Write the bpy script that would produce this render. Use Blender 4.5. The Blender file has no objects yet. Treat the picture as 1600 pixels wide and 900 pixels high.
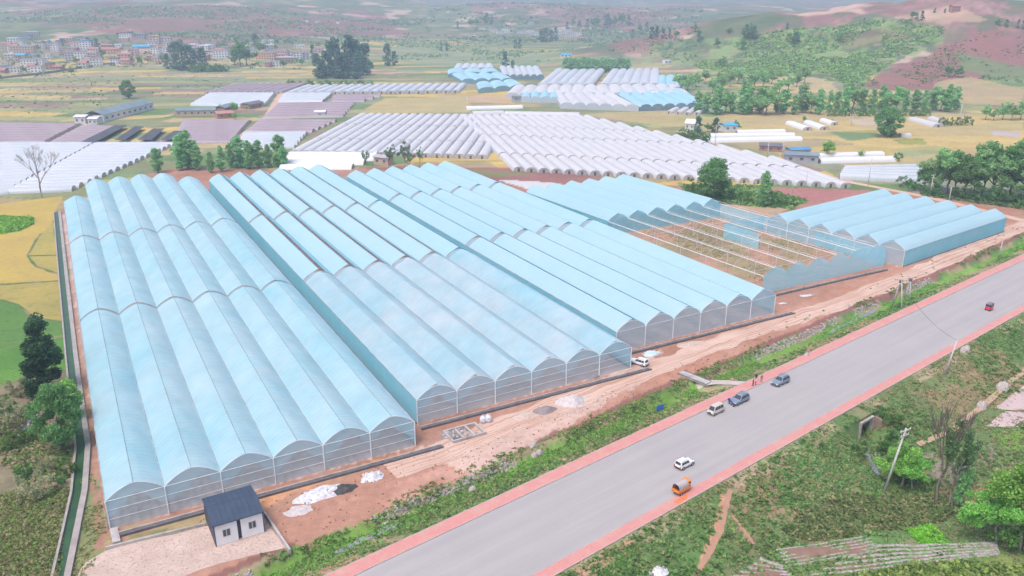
import bpy, bmesh, math, random
import numpy as np
from mathutils import Vector, Matrix
from mathutils.geometry import tessellate_polygon

# ------------------------------------------------------------------ camera, world, sun, exposure
SC = bpy.context.scene
COL = SC.collection
CAM_H = 85.0
FPX = 1270.0
PITCH = math.radians(19.7)
cam_d = bpy.data.cameras.new("camera")
cam_d.sensor_width = 36.0
cam_d.lens = FPX / 1600.0 * 36.0
cam_d.clip_start = 0.5
cam_d.clip_end = 30000.0
cam = bpy.data.objects.new("camera", cam_d)
COL.objects.link(cam)
cam.location = (0, 0, CAM_H)
cam.rotation_euler = (math.radians(90) - PITCH, 0, 0)
SC.camera = cam

SUN_EL, SUN_AZ = math.radians(64), math.radians(220)      # azimuth clockwise from +Y
world = bpy.data.worlds.new("World")
SC.world = world
world.use_nodes = True
wn = world.node_tree
wn.nodes.clear()
sky = wn.nodes.new("ShaderNodeTexSky")
sky.sky_type = 'NISHITA'
sky.sun_disc = False
sky.sun_elevation = SUN_EL
sky.sun_rotation = SUN_AZ
sky.air_density = 0.8
sky.dust_density = 5.0
sky.ozone_density = 1.0
bg = wn.nodes.new("ShaderNodeBackground")
bg.inputs[1].default_value = 0.15
wo = wn.nodes.new("ShaderNodeOutputWorld")
wn.links.new(sky.outputs[0], bg.inputs[0])
wn.links.new(bg.outputs[0], wo.inputs[0])

sun_d = bpy.data.lights.new("sun", 'SUN')
sun_d.energy = 1.05
sun_d.angle = math.radians(22)
sun_d.color = (1.0, 0.97, 0.95)
sun = bpy.data.objects.new("sun", sun_d)
COL.objects.link(sun)
sdir = Vector((math.sin(SUN_AZ) * math.cos(SUN_EL), math.cos(SUN_AZ) * math.cos(SUN_EL), math.sin(SUN_EL)))
sun.rotation_euler = sdir.to_track_quat('Z', 'Y').to_euler()
sun.location = (0, 0, 800)

SC.view_settings.view_transform = 'Standard'
SC.view_settings.look = 'None'
SC.view_settings.gamma = 1.0
SC.view_settings.use_curve_mapping = False
SC.view_settings.exposure = 0.76
SC.render.engine = 'CYCLES'
cy = SC.cycles
cy.max_bounces = 8
cy.diffuse_bounces = 3
cy.glossy_bounces = 2
cy.transmission_bounces = 4
cy.transparent_max_bounces = 24
cy.volume_bounces = 1
cy.use_denoising = True
try:
    cy.denoiser = 'OPENIMAGEDENOISE'
    cy.denoising_input_passes = 'RGB_ALBEDO_NORMAL'
except Exception:
    pass
cy.sample_clamp_indirect = 6.0
HAZE_DENSITY = 0.00028

# ------------------------------------------------------------------ numeric noise
_rng = np.random.RandomState(11)
_LAT = _rng.rand(8, 256, 256)
def vnoise(x, y, k=0):
    xi = np.floor(x).astype(np.int64); yi = np.floor(y).astype(np.int64)
    fx = x - xi; fy = y - yi
    fx = fx * fx * (3 - 2 * fx); fy = fy * fy * (3 - 2 * fy)
    L = _LAT[k % 8]
    a = L[xi & 255, yi & 255]; b = L[(xi + 1) & 255, yi & 255]
    c = L[xi & 255, (yi + 1) & 255]; d = L[(xi + 1) & 255, (yi + 1) & 255]
    return (a * (1 - fx) + b * fx) * (1 - fy) + (c * (1 - fx) + d * fx) * fy
def fbm(x, y, s, oct=4, k=0):
    x = np.asarray(x, float) / s; y = np.asarray(y, float) / s
    t = 0; a = 1.0; tot = 0
    for i in range(oct):
        t = t + a * vnoise(x * 2 ** i + 17.3 * i, y * 2 ** i + 5.1 * i, k + i); tot += a; a *= 0.5
    return t / tot
def ss(a, b, x):
    t = np.clip((x - a) / (b - a), 0, 1)
    return t * t * (3 - 2 * t)

# ------------------------------------------------------------------ road frame and terrain
ROAD_AZ = math.radians(51.1)
RD = np.array([math.sin(ROAD_AZ), math.cos(ROAD_AZ)])         # along the road
ND = np.array([-math.cos(ROAD_AZ), math.sin(ROAD_AZ)])        # towards the greenhouses
def rn(r, n):
    p = RD * r + ND * n
    return float(p[0]), float(p[1])
_stream = [(76.6, 156.4), (75.7, 150.3), (74.3, 139.3), (75.8, 127.6), (79.0, 120.0)]
_path = [(45.0, 172.0), (54.5, 171.0)]
HILLS = [(600, 1130, 54, 170, 165), (440, 1225, 36, 190, 150), (300, 1250, 22, 170, 130), (800, 1120, 30, 150, 170),
         (430, 930, 9, 120, 110), (180, 1230, 10, 130, 90)]
def seg_dist(x, y, pts):
    best = np.full(np.shape(x), 1e9)
    for (x0, y0), (x1, y1) in zip(pts[:-1], pts[1:]):
        dx, dy = x1 - x0, y1 - y0
        t = np.clip(((x - x0) * dx + (y - y0) * dy) / (dx * dx + dy * dy), 0, 1)
        best = np.minimum(best, np.hypot(x - x0 - t * dx, y - y0 - t * dy))
    return best
def terrain(x, y):
    x = np.asarray(x, float); y = np.asarray(y, float)
    R = x * RD[0] + y * RD[1]; N = x * ND[0] + y * ND[1]
    r = np.hypot(x, y)
    near = 1 - ss(420, 520, R)
    w = (fbm(x, y, 14, 3, 1) - 0.5) * 1.6
    z = -1.5 * near * ss(99.8, 104.0, N + w * 0.6) * (1 - ss(106.9, 108.2, N + w * 0.3))
    z = z - 4.5 * near * ss(0, 20, 76.2 - N)
    z = z + (fbm(x, y, 5, 3, 2) - 0.5) * 0.5 * near * (ss(0, 4, 76.2 - N) * ss(50, 60, N + .28 * (R - 80)) + ss(99.6, 101, N) * (1 - ss(107, 110, N)))
    sd = seg_dist(x, y, _stream)
    gul = np.minimum(z, -4.8 + np.maximum(0, sd - 1.7) * 0.8)
    z = np.where((sd < 8) & (N < 73.3), gul, z)
    z = np.where((np.abs(R - 157.4) < 2.3) & (N > 73.1) & (N < 77.6), -4.8, z)
    z = z * (1 - ss(2.4, 1.3, seg_dist(x, y, _path)))
    bm = fbm(x, y, 380, 4, 3)
    for cx, cy_, h, sx, sy in HILLS:
        g = np.exp(-((x - cx) / sx) ** 2 - ((y - cy_) / sy) ** 2)
        z = z + h * g * (0.80 + 0.24 * bm + 0.30 * (1 - np.abs(2 * fbm(x, y, 130, 4, 6) - 1)) * ss(6, 20, h * g))
    left = ss(-150, -420, x) if False else 1 - ss(-560, -150, x)
    z = z + left * 16 * ss(960, 1450, y) 
    z = z + ss(1350, 2700, r) * (12 + 75 * fbm(x, y, 620, 5, 4) ** 1.25)
    z = z + left * ss(1300, 1900, r) * 26 * fbm(x, y, 420, 4, 6)
    z = z + ss(3200, 7200, r) * 620 * (0.25 + 0.95 * (1 - np.abs(2 * fbm(x, y, 2300, 6, 5) - 1)) ** 1.4 * (.6 + .6 * fbm(x, y, 900, 4, 2)))
    return z
def tz(x, y):
    return float(terrain(np.array([x]), np.array([y]))[0])

CP, SP = math.cos(PITCH), math.sin(PITCH)
def ray(px, py):
    X = (px - 800) / FPX; Y = (py - 450) / FPX
    return np.array([X, CP - Y * SP, -SP - Y * CP])
def at(px, py, z=None):
    """ground point seen at a pixel of the 1600x900 photograph"""
    v = ray(px, py)
    if z is not None:
        t = (z - CAM_H) / v[2]
        return Vector((v[0] * t, v[1] * t, z))
    ts = np.geomspace(70, 9000, 1500)
    d = CAM_H + v[2] * ts - terrain(v[0] * ts, v[1] * ts)
    i = int(np.argmax(d < 0))
    if d[i] >= 0: i = len(ts) - 1
    lo, hi = ts[max(i - 1, 0)], ts[i]
    for _ in range(18):
        m = 0.5 * (lo + hi)
        if CAM_H + v[2] * m - tz(v[0] * m, v[1] * m) < 0: hi = m
        else: lo = m
    return Vector((v[0] * hi, v[1] * hi, tz(v[0] * hi, v[1] * hi)))
def depth(P):
    return P[1] * CP - (P[2] - CAM_H) * SP
def h_of(P, dpx):
    """height in metres of a thing standing at P that is dpx pixels tall in the photo"""
    zc = depth(P); yc = P[1] * SP + (P[2] - CAM_H) * CP
    t = (yc / zc * FPX + dpx) / FPX
    return (t * zc - yc) / (CP + t * SP)
def w_of(P, dpx):
    return dpx / FPX * depth(P)

# ------------------------------------------------------------------ object helpers
def link(o):
    COL.objects.link(o); return o
def tag(o, label=None, cat=None, group=None, kind=None):
    if label: o["label"] = label
    if cat: o["category"] = cat
    if group: o["group"] = group
    if kind: o["kind"] = kind
    return o
def thing(name, label, cat, loc=(0, 0, 0), rz=0.0, group=None):
    o = link(bpy.data.objects.new(name, None))
    o.empty_display_size = 0.5
    o.location = loc; o.rotation_euler = (0, 0, rz)
    return tag(o, label, cat, group)
def put(name, me, parent=None, mats=None, loc=None):
    o = link(bpy.data.objects.new(name, me))
    if parent is not None: o.parent = parent
    if loc is not None: o.location = loc
    if mats is not None and len(me.materials) == 0:
        for m in (mats if isinstance(mats, (list, tuple)) else [mats]): me.materials.append(m)
    return o
def children(o):
    return [c for c in bpy.data.objects if c.parent == o]
def copy_tree(o, kids, parent=None):
    c = link(o.copy())
    if parent is not None: c.parent = parent
    for ch, sub in kids:
        copy_tree(ch, sub, c)
    return c
def np_mesh(name, V, F, smooth=False, attr=None, uv=None):
    """V (n,3) array, F (m,4) or (m,3) int array"""
    V = np.asarray(V, np.float32); F = np.asarray(F, np.int32)
    me = bpy.data.meshes.new(name)
    k = F.shape[1]
    me.vertices.add(len(V)); me.vertices.foreach_set("co", V.ravel())
    me.loops.add(F.size); me.loops.foreach_set("vertex_index", F.ravel())
    me.polygons.add(len(F)); me.polygons.foreach_set("loop_start", np.arange(0, F.size, k, dtype=np.int32))
    if smooth: me.polygons.foreach_set("use_smooth", np.ones(len(F), bool))
    me.update(calc_edges=True)
    if attr is not None:
        a = me.color_attributes.new("cover", 'FLOAT_COLOR', 'POINT')
        c = np.ones((len(V), 4), np.float32); c[:, :3] = attr
        a.data.foreach_set("color", c.ravel())
    if uv is not None:
        l = me.uv_layers.new(name="UVMap")
        l.data.foreach_set("uv", np.asarray(uv, np.float32)[F.ravel()].ravel())
    return me
class MB:
    def __init__(s): s.v = []; s.f = []; s.m = []
    def add(s, vs, fs, mi=0):
        b = len(s.v); s.v += [tuple(p) for p in vs]
        for f in fs: s.f.append([b + i for i in f]); s.m.append(mi)
    def box(s, c, d, rz=0.0, mi=0, taper=1.0):
        x, y, z = d[0] / 2, d[1] / 2, d[2] / 2
        cs, sn = math.cos(rz), math.sin(rz)
        P = []
        for sz in (-1, 1):
            k = taper if sz > 0 else 1
            for sx, sy in ((-1, -1), (1, -1), (1, 1), (-1, 1)):
                a, b = sx * x * k, sy * y * k
                P.append((c[0] + a * cs - b * sn, c[1] + a * sn + b * cs, c[2] + sz * z))
        s.add(P, [(3, 2, 1, 0), (4, 5, 6, 7), (0, 1, 5, 4), (1, 2, 6, 5), (2, 3, 7, 6), (3, 0, 4, 7)], mi)
        return s
    def hexa(s, P, mi=0):
        s.add(P, [(3, 2, 1, 0), (4, 5, 6, 7), (0, 1, 5, 4), (1, 2, 6, 5), (2, 3, 7, 6), (3, 0, 4, 7)], mi); return s
    def tube(s, pts, r, n=6, mi=0, caps=True):
        pts = [Vector(p) for p in pts]
        rs = r if isinstance(r, (list, tuple)) else [r] * len(pts)
        b = len(s.v)
        for i, p in enumerate(pts):
            d = (pts[min(i + 1, len(pts) - 1)] - pts[max(i - 1, 0)]).normalized()
            a = d.cross(Vector((0, 0, 1)))
            if a.length < 1e-3: a = Vector((1, 0, 0))
            a.normalize(); c = a.cross(d)
            for k in range(n):
                t = 2 * math.pi * k / n
                s.v.append(tuple(p + (a * math.cos(t) + c * math.sin(t)) * rs[i]))
        for i in range(len(pts) - 1):
            for k in range(n):
                s.f.append([b + i * n + k, b + i * n + (k + 1) % n, b + (i + 1) * n + (k + 1) % n, b + (i + 1) * n + k]); s.m.append(mi)
        if caps:
            s.f.append([b + k for k in range(n)][::-1]); s.m.append(mi)
            e = b + (len(pts) - 1) * n
            s.f.append([e + k for k in range(n)]); s.m.append(mi)
        return s
    def lathe(s, prof, c=(0, 0, 0), axis='z', n=12, mi=0):
        b = len(s.v)
        for (r, h) in prof:
            for k in range(n):
                t = 2 * math.pi * k / n
                p = (r * math.cos(t), r * math.sin(t), h)
                if axis == 'y': p = (p[0], p[2], p[1])
                if axis == 'x': p = (p[2], p[0], p[1])
                s.v.append((c[0] + p[0], c[1] + p[1], c[2] + p[2]))
        for i in range(len(prof) - 1):
            for k in range(n):
                s.f.append([b + i * n + k, b + i * n + (k + 1) % n, b + (i + 1) * n + (k + 1) % n, b + (i + 1) * n + k]); s.m.append(mi)
        s.f.append([b + k for k in range(n)][::-1]); s.m.append(mi)
        e = b + (len(prof) - 1) * n
        s.f.append([e + k for k in range(n)]); s.m.append(mi)
        return s
    def mesh(s, name, smooth=False, bevel=0.0, fix=True):
        me = bpy.data.meshes.new(name)
        me.from_pydata(s.v, [], s.f)
        me.polygons.foreach_set("material_index", s.m)
        if fix or bevel:
            bm = bmesh.new(); bm.from_mesh(me)
            bmesh.ops.recalc_face_normals(bm, faces=bm.faces)
            if bevel:
                bmesh.ops.bevel(bm, geom=[e for e in bm.edges if len(e.link_faces) == 2 and e.calc_face_angle(0) > 0.5], offset=bevel, segments=2, affect='EDGES', profile=0.6)
            bm.to_mesh(me); bm.free()
        if smooth: me.polygons.foreach_set("use_smooth", [True] * len(me.polygons))
        me.update()
        return me
    def build(s, name, mats, parent=None, smooth=False, bevel=0.0, loc=None):
        return put(name, s.mesh(name, smooth, bevel), parent, mats, loc)

ORD = ["", "first", "second", "third", "fourth", "fifth", "sixth", "seventh", "eighth", "ninth", "tenth", "eleventh", "twelfth", "thirteenth",
       "fourteenth", "fifteenth", "sixteenth", "seventeenth", "eighteenth", "nineteenth", "twentieth"]
def ordw(i):
    if i <= 20: return ORD[i]
    tens = {2: "twenty", 3: "thirty", 4: "forty", 5: "fifty", 6: "sixty", 7: "seventy"}
    t, u = divmod(i, 10)
    return tens[t] + "-" + ORD[u] if u else tens[t][:-1] + "ieth"

# ------------------------------------------------------------------ materials
def newmat(name):
    m = bpy.data.materials.new(name); m.use_nodes = True
    nt = m.node_tree; nt.nodes.clear()
    out = nt.nodes.new("ShaderNodeOutputMaterial")
    return m, nt, out
def nd(nt, t, **kw):
    n = nt.nodes.new(t)
    for k, v in kw.items(): setattr(n, k, v)
    return n
def mixcol(nt, fac, a, b, blend='MIX'):
    n = nd(nt, "ShaderNodeMix", data_type='RGBA', blend_type=blend)
    for s, v in ((n.inputs[0], fac), (n.inputs[6], a), (n.inputs[7], b)):
        if hasattr(v, "is_output"): nt.links.new(v, s)
        else: s.default_value = v if not isinstance(v, tuple) else (*v, 1) if len(v) == 3 else v
    return n.outputs[2]
def math_(nt, op, a, b=0.0, c=0.0):
    n = nd(nt, "ShaderNodeMath", operation=op)
    for s, v in zip(n.inputs, (a, b, c)):
        if hasattr(v, "is_output"): nt.links.new(v, s)
        else: s.default_value = v
    return n.outputs[0]
def noise(nt, vec, scale, detail=4, rough=0.55):
    n = nd(nt, "ShaderNodeTexNoise")
    n.inputs["Scale"].default_value = scale; n.inputs["Detail"].default_value = detail; n.inputs["Roughness"].default_value = rough
    if vec is not None: nt.links.new(vec, n.inputs["Vector"])
    return n.outputs["Fac"]
def ramp(nt, fac, lo, hi):
    n = nd(nt, "ShaderNodeMapRange", clamp=True)
    n.inputs[1].default_value = lo; n.inputs[2].default_value = hi
    nt.links.new(fac, n.inputs[0]); return n.outputs[0]
def pm(name, c1, c2=None, scale=1.0, rough=0.8, bump=0.0, metallic=0.0, spec=0.3, contrast=(0.3, 0.7), c3=None, scale3=8.0, coat=0.0):
    m, nt, out = newmat(name)
    b = nd(nt, "ShaderNodeBsdfPrincipled")
    b.inputs["Roughness"].default_value = rough; b.inputs["Metallic"].default_value = metallic
    b.inputs["Specular IOR Level"].default_value = spec; b.inputs["Coat Weight"].default_value = coat
    tc = nd(nt, "ShaderNodeTexCoord")
    c2 = c2 or tuple(0.8 * v for v in c1)
    f = noise(nt, tc.outputs["Object"], scale)
    col = mixcol(nt, ramp(nt, f, *contrast), c1, c2)
    if c3:
        g = noise(nt, tc.outputs["Object"], scale3)
        col = mixcol(nt, ramp(nt, g, 0.5, 0.68), col, c3)
    nt.links.new(col, b.inputs["Base Color"])
    if bump:
        bp = nd(nt, "ShaderNodeBump"); bp.inputs["Strength"].default_value = bump; bp.inputs["Distance"].default_value = 0.1
        nt.links.new(noise(nt, tc.outputs["Object"], scale * 4), bp.inputs["Height"])
        nt.links.new(bp.outputs[0], b.inputs["Normal"])
    nt.links.new(b.outputs[0], out.inputs[0])
    return m
def film(name, pale, strong, alpha, trans=0.35, rib=1.0, ribamt=0.1, patch=0.06, lohi=(0.42, 0.62), avar=0.0, gloss=0.06):
    """translucent plastic film or insect net; UV.y runs along the tunnel in metres"""
    m, nt, out = newmat(name)
    tc = nd(nt, "ShaderNodeTexCoord")
    uv = nd(nt, "ShaderNodeSeparateXYZ"); nt.links.new(tc.outputs["UV"], uv.inputs[0])
    wob = noise(nt, tc.outputs["Object"], 0.35, 3)
    ph = math_(nt, 'ADD', math_(nt, 'MULTIPLY', uv.outputs[1], 2 * math.pi / rib), math_(nt, 'MULTIPLY', wob, 5.0))
    s = math_(nt, 'MULTIPLY_ADD', math_(nt, 'SINE', ph), 0.5, 0.5)
    cmb = nd(nt, "ShaderNodeCombineXYZ")
    nt.links.new(math_(nt, 'MULTIPLY', uv.outputs[0], 0.35), cmb.inputs[0]); nt.links.new(math_(nt, 'MULTIPLY', uv.outputs[1], 1.6), cmb.inputs[1])
    streak = noise(nt, cmb.outputs[0], 1.0, 3)
    big = noise(nt, tc.outputs["Object"], patch, 5, 0.65)
    f = math_(nt, 'ADD', math_(nt, 'MULTIPLY', big, 0.62), math_(nt, 'MULTIPLY', streak, 0.38))
    f = ramp(nt, f, *lohi)
    f = math_(nt, 'ADD', f, math_(nt, 'MULTIPLY', math_(nt, 'SUBTRACT', s, 0.5), ribamt))
    n = nd(nt, "ShaderNodeClamp"); nt.links.new(f, n.inputs[0])
    col = mixcol(nt, n.outputs[0], pale, strong)
    d = nd(nt, "ShaderNodeBsdfDiffuse"); t = nd(nt, "ShaderNodeBsdfTranslucent"); tr = nd(nt, "ShaderNodeBsdfTransparent")
    g = nd(nt, "ShaderNodeBsdfGlossy"); g.inputs["Roughness"].default_value = 0.45
    nt.links.new(col, d.inputs[0]); nt.links.new(col, t.inputs[0])
    m1 = nd(nt, "ShaderNodeMixShader"); m1.inputs[0].default_value = trans
    nt.links.new(d.outputs[0], m1.inputs[1]); nt.links.new(t.outputs[0], m1.inputs[2])
    m2 = nd(nt, "ShaderNodeMixShader"); m2.inputs[0].default_value = gloss
    nt.links.new(m1.outputs[0], m2.inputs[1]); nt.links.new(g.outputs[0], m2.inputs[2])
    m3 = nd(nt, "ShaderNodeMixShader")
    a = noise(nt, tc.outputs["Object"], 0.16, 3)
    av = math_(nt, 'MULTIPLY_ADD', math_(nt, 'SUBTRACT', a, 0.5), avar, alpha)
    cl = nd(nt, "ShaderNodeClamp"); nt.links.new(av, cl.inputs[0])
    nt.links.new(cl.outputs[0], m3.inputs[0])
    nt.links.new(tr.outputs[0], m3.inputs[1]); nt.links.new(m2.outputs[0], m3.inputs[2])
    bp = nd(nt, "ShaderNodeBump"); bp.inputs["Strength"].default_value = 0.35; bp.inputs["Distance"].default_value = 0.12
    nt.links.new(math_(nt, 'ADD', math_(nt, 'MULTIPLY', s, 0.5), streak), bp.inputs["Height"])
    for q in (d, t, g): nt.links.new(bp.outputs[0], q.inputs["Normal"])
    nt.links.new(m3.outputs[0], out.inputs[0])
    return m
def cover_mat(name, fine=0.6, amt=0.35, rough=0.95, bump=0.4):
    m, nt, out = newmat(name)
    b = nd(nt, "ShaderNodeBsdfPrincipled"); b.inputs["Roughness"].default_value = rough; b.inputs["Specular IOR Level"].default_value = 0.12
    at_ = nd(nt, "ShaderNodeAttribute", attribute_name="cover")
    tc = nd(nt, "ShaderNodeTexCoord")
    f1 = noise(nt, tc.outputs["Object"], fine, 5, 0.7)
    f2 = noise(nt, tc.outputs["Object"], fine * 0.09, 4, 0.6)
    f3 = noise(nt, tc.outputs["Object"], fine * 5, 4, 0.75)
    f = math_(nt, 'ADD', math_(nt, 'ADD', math_(nt, 'MULTIPLY', f1, 0.45), math_(nt, 'MULTIPLY', f3, 0.25)), math_(nt, 'MULTIPLY', f2, 0.30))
    v = math_(nt, 'MULTIPLY_ADD', math_(nt, 'SUBTRACT', f, 0.5), amt * 4, 1.0)
    hs = nd(nt, "ShaderNodeHueSaturation"); nt.links.new(at_.outputs["Color"], hs.inputs["Color"]); nt.links.new(v, hs.inputs["Value"])
    nt.links.new(hs.outputs[0], b.inputs["Base Color"])
    bp = nd(nt, "ShaderNodeBump"); bp.inputs["Strength"].default_value = bump; bp.inputs["Distance"].default_value = 0.3
    nt.links.new(f1, bp.inputs["Height"]); nt.links.new(bp.outputs[0], b.inputs["Normal"])
    nt.links.new(b.outputs[0], out.inputs[0])
    return m
def leaf_mat(name, trans=0.4):
    m, nt, out = newmat(name)
    at_ = nd(nt, "ShaderNodeAttribute", attribute_name="cover")
    oi = nd(nt, "ShaderNodeObjectInfo")
    hs = nd(nt, "ShaderNodeHueSaturation")
    nt.links.new(at_.outputs["Color"], hs.inputs["Color"])
    nt.links.new(math_(nt, 'MULTIPLY_ADD', oi.outputs["Random"], 0.5, 1.55), hs.inputs["Value"])
    nt.links.new(math_(nt, 'MULTIPLY_ADD', oi.outputs["Random"], 0.03, 0.485), hs.inputs["Hue"])
    d = nd(nt, "ShaderNodeBsdfDiffuse"); t = nd(nt, "ShaderNodeBsdfTranslucent")
    mx = nd(nt, "ShaderNodeMixShader"); mx.inputs[0].default_value = trans
    nt.links.new(hs.outputs[0], d.inputs[0]); nt.links.new(hs.outputs[0], t.inputs[0])
    nt.links.new(d.outputs[0], mx.inputs[1]); nt.links.new(t.outputs[0], mx.inputs[2])
    nt.links.new(mx.outputs[0], out.inputs[0])
    return m
M = {}
M['ground'] = cover_mat("ground_cover", 0.55, 0.46)
M['leaf'] = leaf_mat("foliage")
M['bark'] = pm("bark", (0.16, 0.12, 0.09), (0.28, 0.24, 0.2), 2.0, 0.95, 0.4)
M['pale_bark'] = pm("pale_bark", (0.42, 0.37, 0.34), (0.25, 0.2, 0.18), 3.0, 0.95, 0.3)
M['concrete'] = pm("concrete", (0.50, 0.46, 0.45), (0.38, 0.34, 0.33), 0.8, 0.9, 0.2, c3=(0.30, 0.27, 0.25), scale3=0.5)
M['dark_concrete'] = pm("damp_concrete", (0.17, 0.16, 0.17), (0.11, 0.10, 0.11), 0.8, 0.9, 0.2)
M['metal'] = pm("galvanised_pipe", (0.74, 0.74, 0.76), (0.6, 0.6, 0.63), 2.0, 0.45, metallic=0.3)
M['gutter'] = pm("gutter_metal", (0.36, 0.44, 0.48), (0.24, 0.24, 0.25), 0.35, 0.6)
M['dark_gutter'] = pm("vent_netting", (0.20, 0.15, 0.15), (0.33, 0.26, 0.25), 0.6, 0.9)
M['rubber'] = pm("rubber", (0.03, 0.03, 0.035), (0.05, 0.05, 0.05), 6, 0.85)
M['glass'] = pm("dark_glass", (0.03, 0.04, 0.05), (0.05, 0.06, 0.07), 1.0, 0.12, spec=0.6)
M['chrome'] = pm("wheel_alloy", (0.55, 0.55, 0.57), (0.4, 0.4, 0.42), 8, 0.35, metallic=0.6)
M['white_film'] = film("white_film", (0.74, 0.735, 0.76), (0.66, 0.655, 0.70), 0.97, 0.25, 1.2, 0.12, 0.05)
M['sheet_white'] = film("bright_white_sheet", (0.80, 0.80, 0.82), (0.75, 0.75, 0.78), 1.0, 0.15, 2.0, 0.05, 0.05)
M['haze_film'] = film("grey_white_film", (0.68, 0.70, 0.75), (0.57, 0.64, 0.71), 0.96, 0.25, 1.5, 0.1, 0.04)
M['mauve_film'] = film("mauve_shade_cover", (0.42, 0.34, 0.38), (0.33, 0.25, 0.28), 0.97, 0.15, 1.6, 0.35, 0.05)
M['far_blue'] = film("far_blue_film", (0.47, 0.72, 0.82), (0.36, 0.64, 0.78), 0.97, 0.25, 1.5, 0.1, 0.04)
M['end_film'] = film("tunnel_end_film", (0.66, 0.63, 0.60), (0.52, 0.48, 0.45), 0.9, 0.3, 0.8, 0.2, 0.3)
M['dark_net'] = pm("dark_shade_net", (0.055, 0.06, 0.075), (0.10, 0.10, 0.115), 0.25, 0.95)
# ------------------------------------------------------------------ terrain sheet
def in_poly(x, y, poly):
    poly = np.asarray(poly, float)
    r = np.zeros(x.shape, bool)
    x0, y0 = poly.min(0); x1, y1 = poly.max(0)
    idx = np.nonzero((x >= x0) & (x <= x1) & (y >= y0) & (y <= y1))[0]
    if len(idx) == 0: return r
    X, Y = x[idx], y[idx]; c = np.zeros(len(idx), bool)
    n = len(poly)
    for i in range(n):
        ax, ay = poly[i]; bx, by = poly[(i + 1) % n]
        if ay == by: continue
        hit = ((ay > Y) != (by > Y)) & (X < (bx - ax) * (Y - ay) / (by - ay) + ax)
        c ^= hit
    r[idx] = c
    return r
def pxpoly(pts, z=None):
    return [tuple(at(a, b, z)[:2]) for a, b in pts]

# greenhouse plan frames: origin, across vector, along vector
def azv(deg): return np.array([math.sin(math.radians(deg)), math.cos(math.radians(deg))])
UD, WD = azv(60.6), azv(-28.9)
def uw(u, w):
    p = UD * u + WD * w
    # UD and WD are within half a degree of square; treat u,w as projections
    k = float(UD @ WD); d = 1 - k * k
    a = (u - k * w) / d; b = (w - k * u) / d
    return np.array([UD[0] * a + WD[0] * b, UD[1] * a + WD[1] * b])
FOOT = {
    'A': [uw(-2.4, 134.5), uw(53.4, 134.5), uw(53.4, 408), uw(7.5, 408), uw(-2.4, 374)],
    'B': [uw(57.3, 143), uw(113.3, 143), uw(113.3, 390), uw(57.3, 390)],
    'C': [uw(116, 152.7), uw(171.2, 152.7), uw(169.5, 368), uw(115, 368)],
    'D': [uw(180.3, 166.5), uw(236.6, 166.5), uw(230, 299), uw(174.5, 299)],
    'E': [at(1410, 417, 0)[:2], at(1568, 362, 0)[:2], None, at(1197, 364, 0)[:2]],
}
e0, e1, _, e3 = [np.array(q) if q is not None else None for q in FOOT['E']]
FOOT['E'][2] = tuple(e1 + e3 - e0)

def L(r, g, b): return np.array([r, g, b])
C_TAN = L(.40, .31, .17); C_YEL = L(.50, .36, .12); C_GRN = L(.13, .20, .075); C_GRY = L(.24, .25, .17); C_BRN = L(.26, .18, .145)
C_RED = L(.25, .115, .105); C_SOIL = L(.40, .215, .155); C_PALE = L(.56, .42, .36); C_LUSH = L(.10, .21, .05); C_OLV = L(.21, .22, .11); C_DARK = L(.075, .12, .05)
C_MAUVE = L(.36, .25, .26)
PALETTE = np.array([C_TAN, C_YEL, C_YEL * .92, C_GRN, C_GRY, C_OLV, C_TAN * .85, C_BRN, L(.19, .25, .12), L(.45, .36, .16), C_OLV * 1.15, L(.30, .29, .14)])

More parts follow.
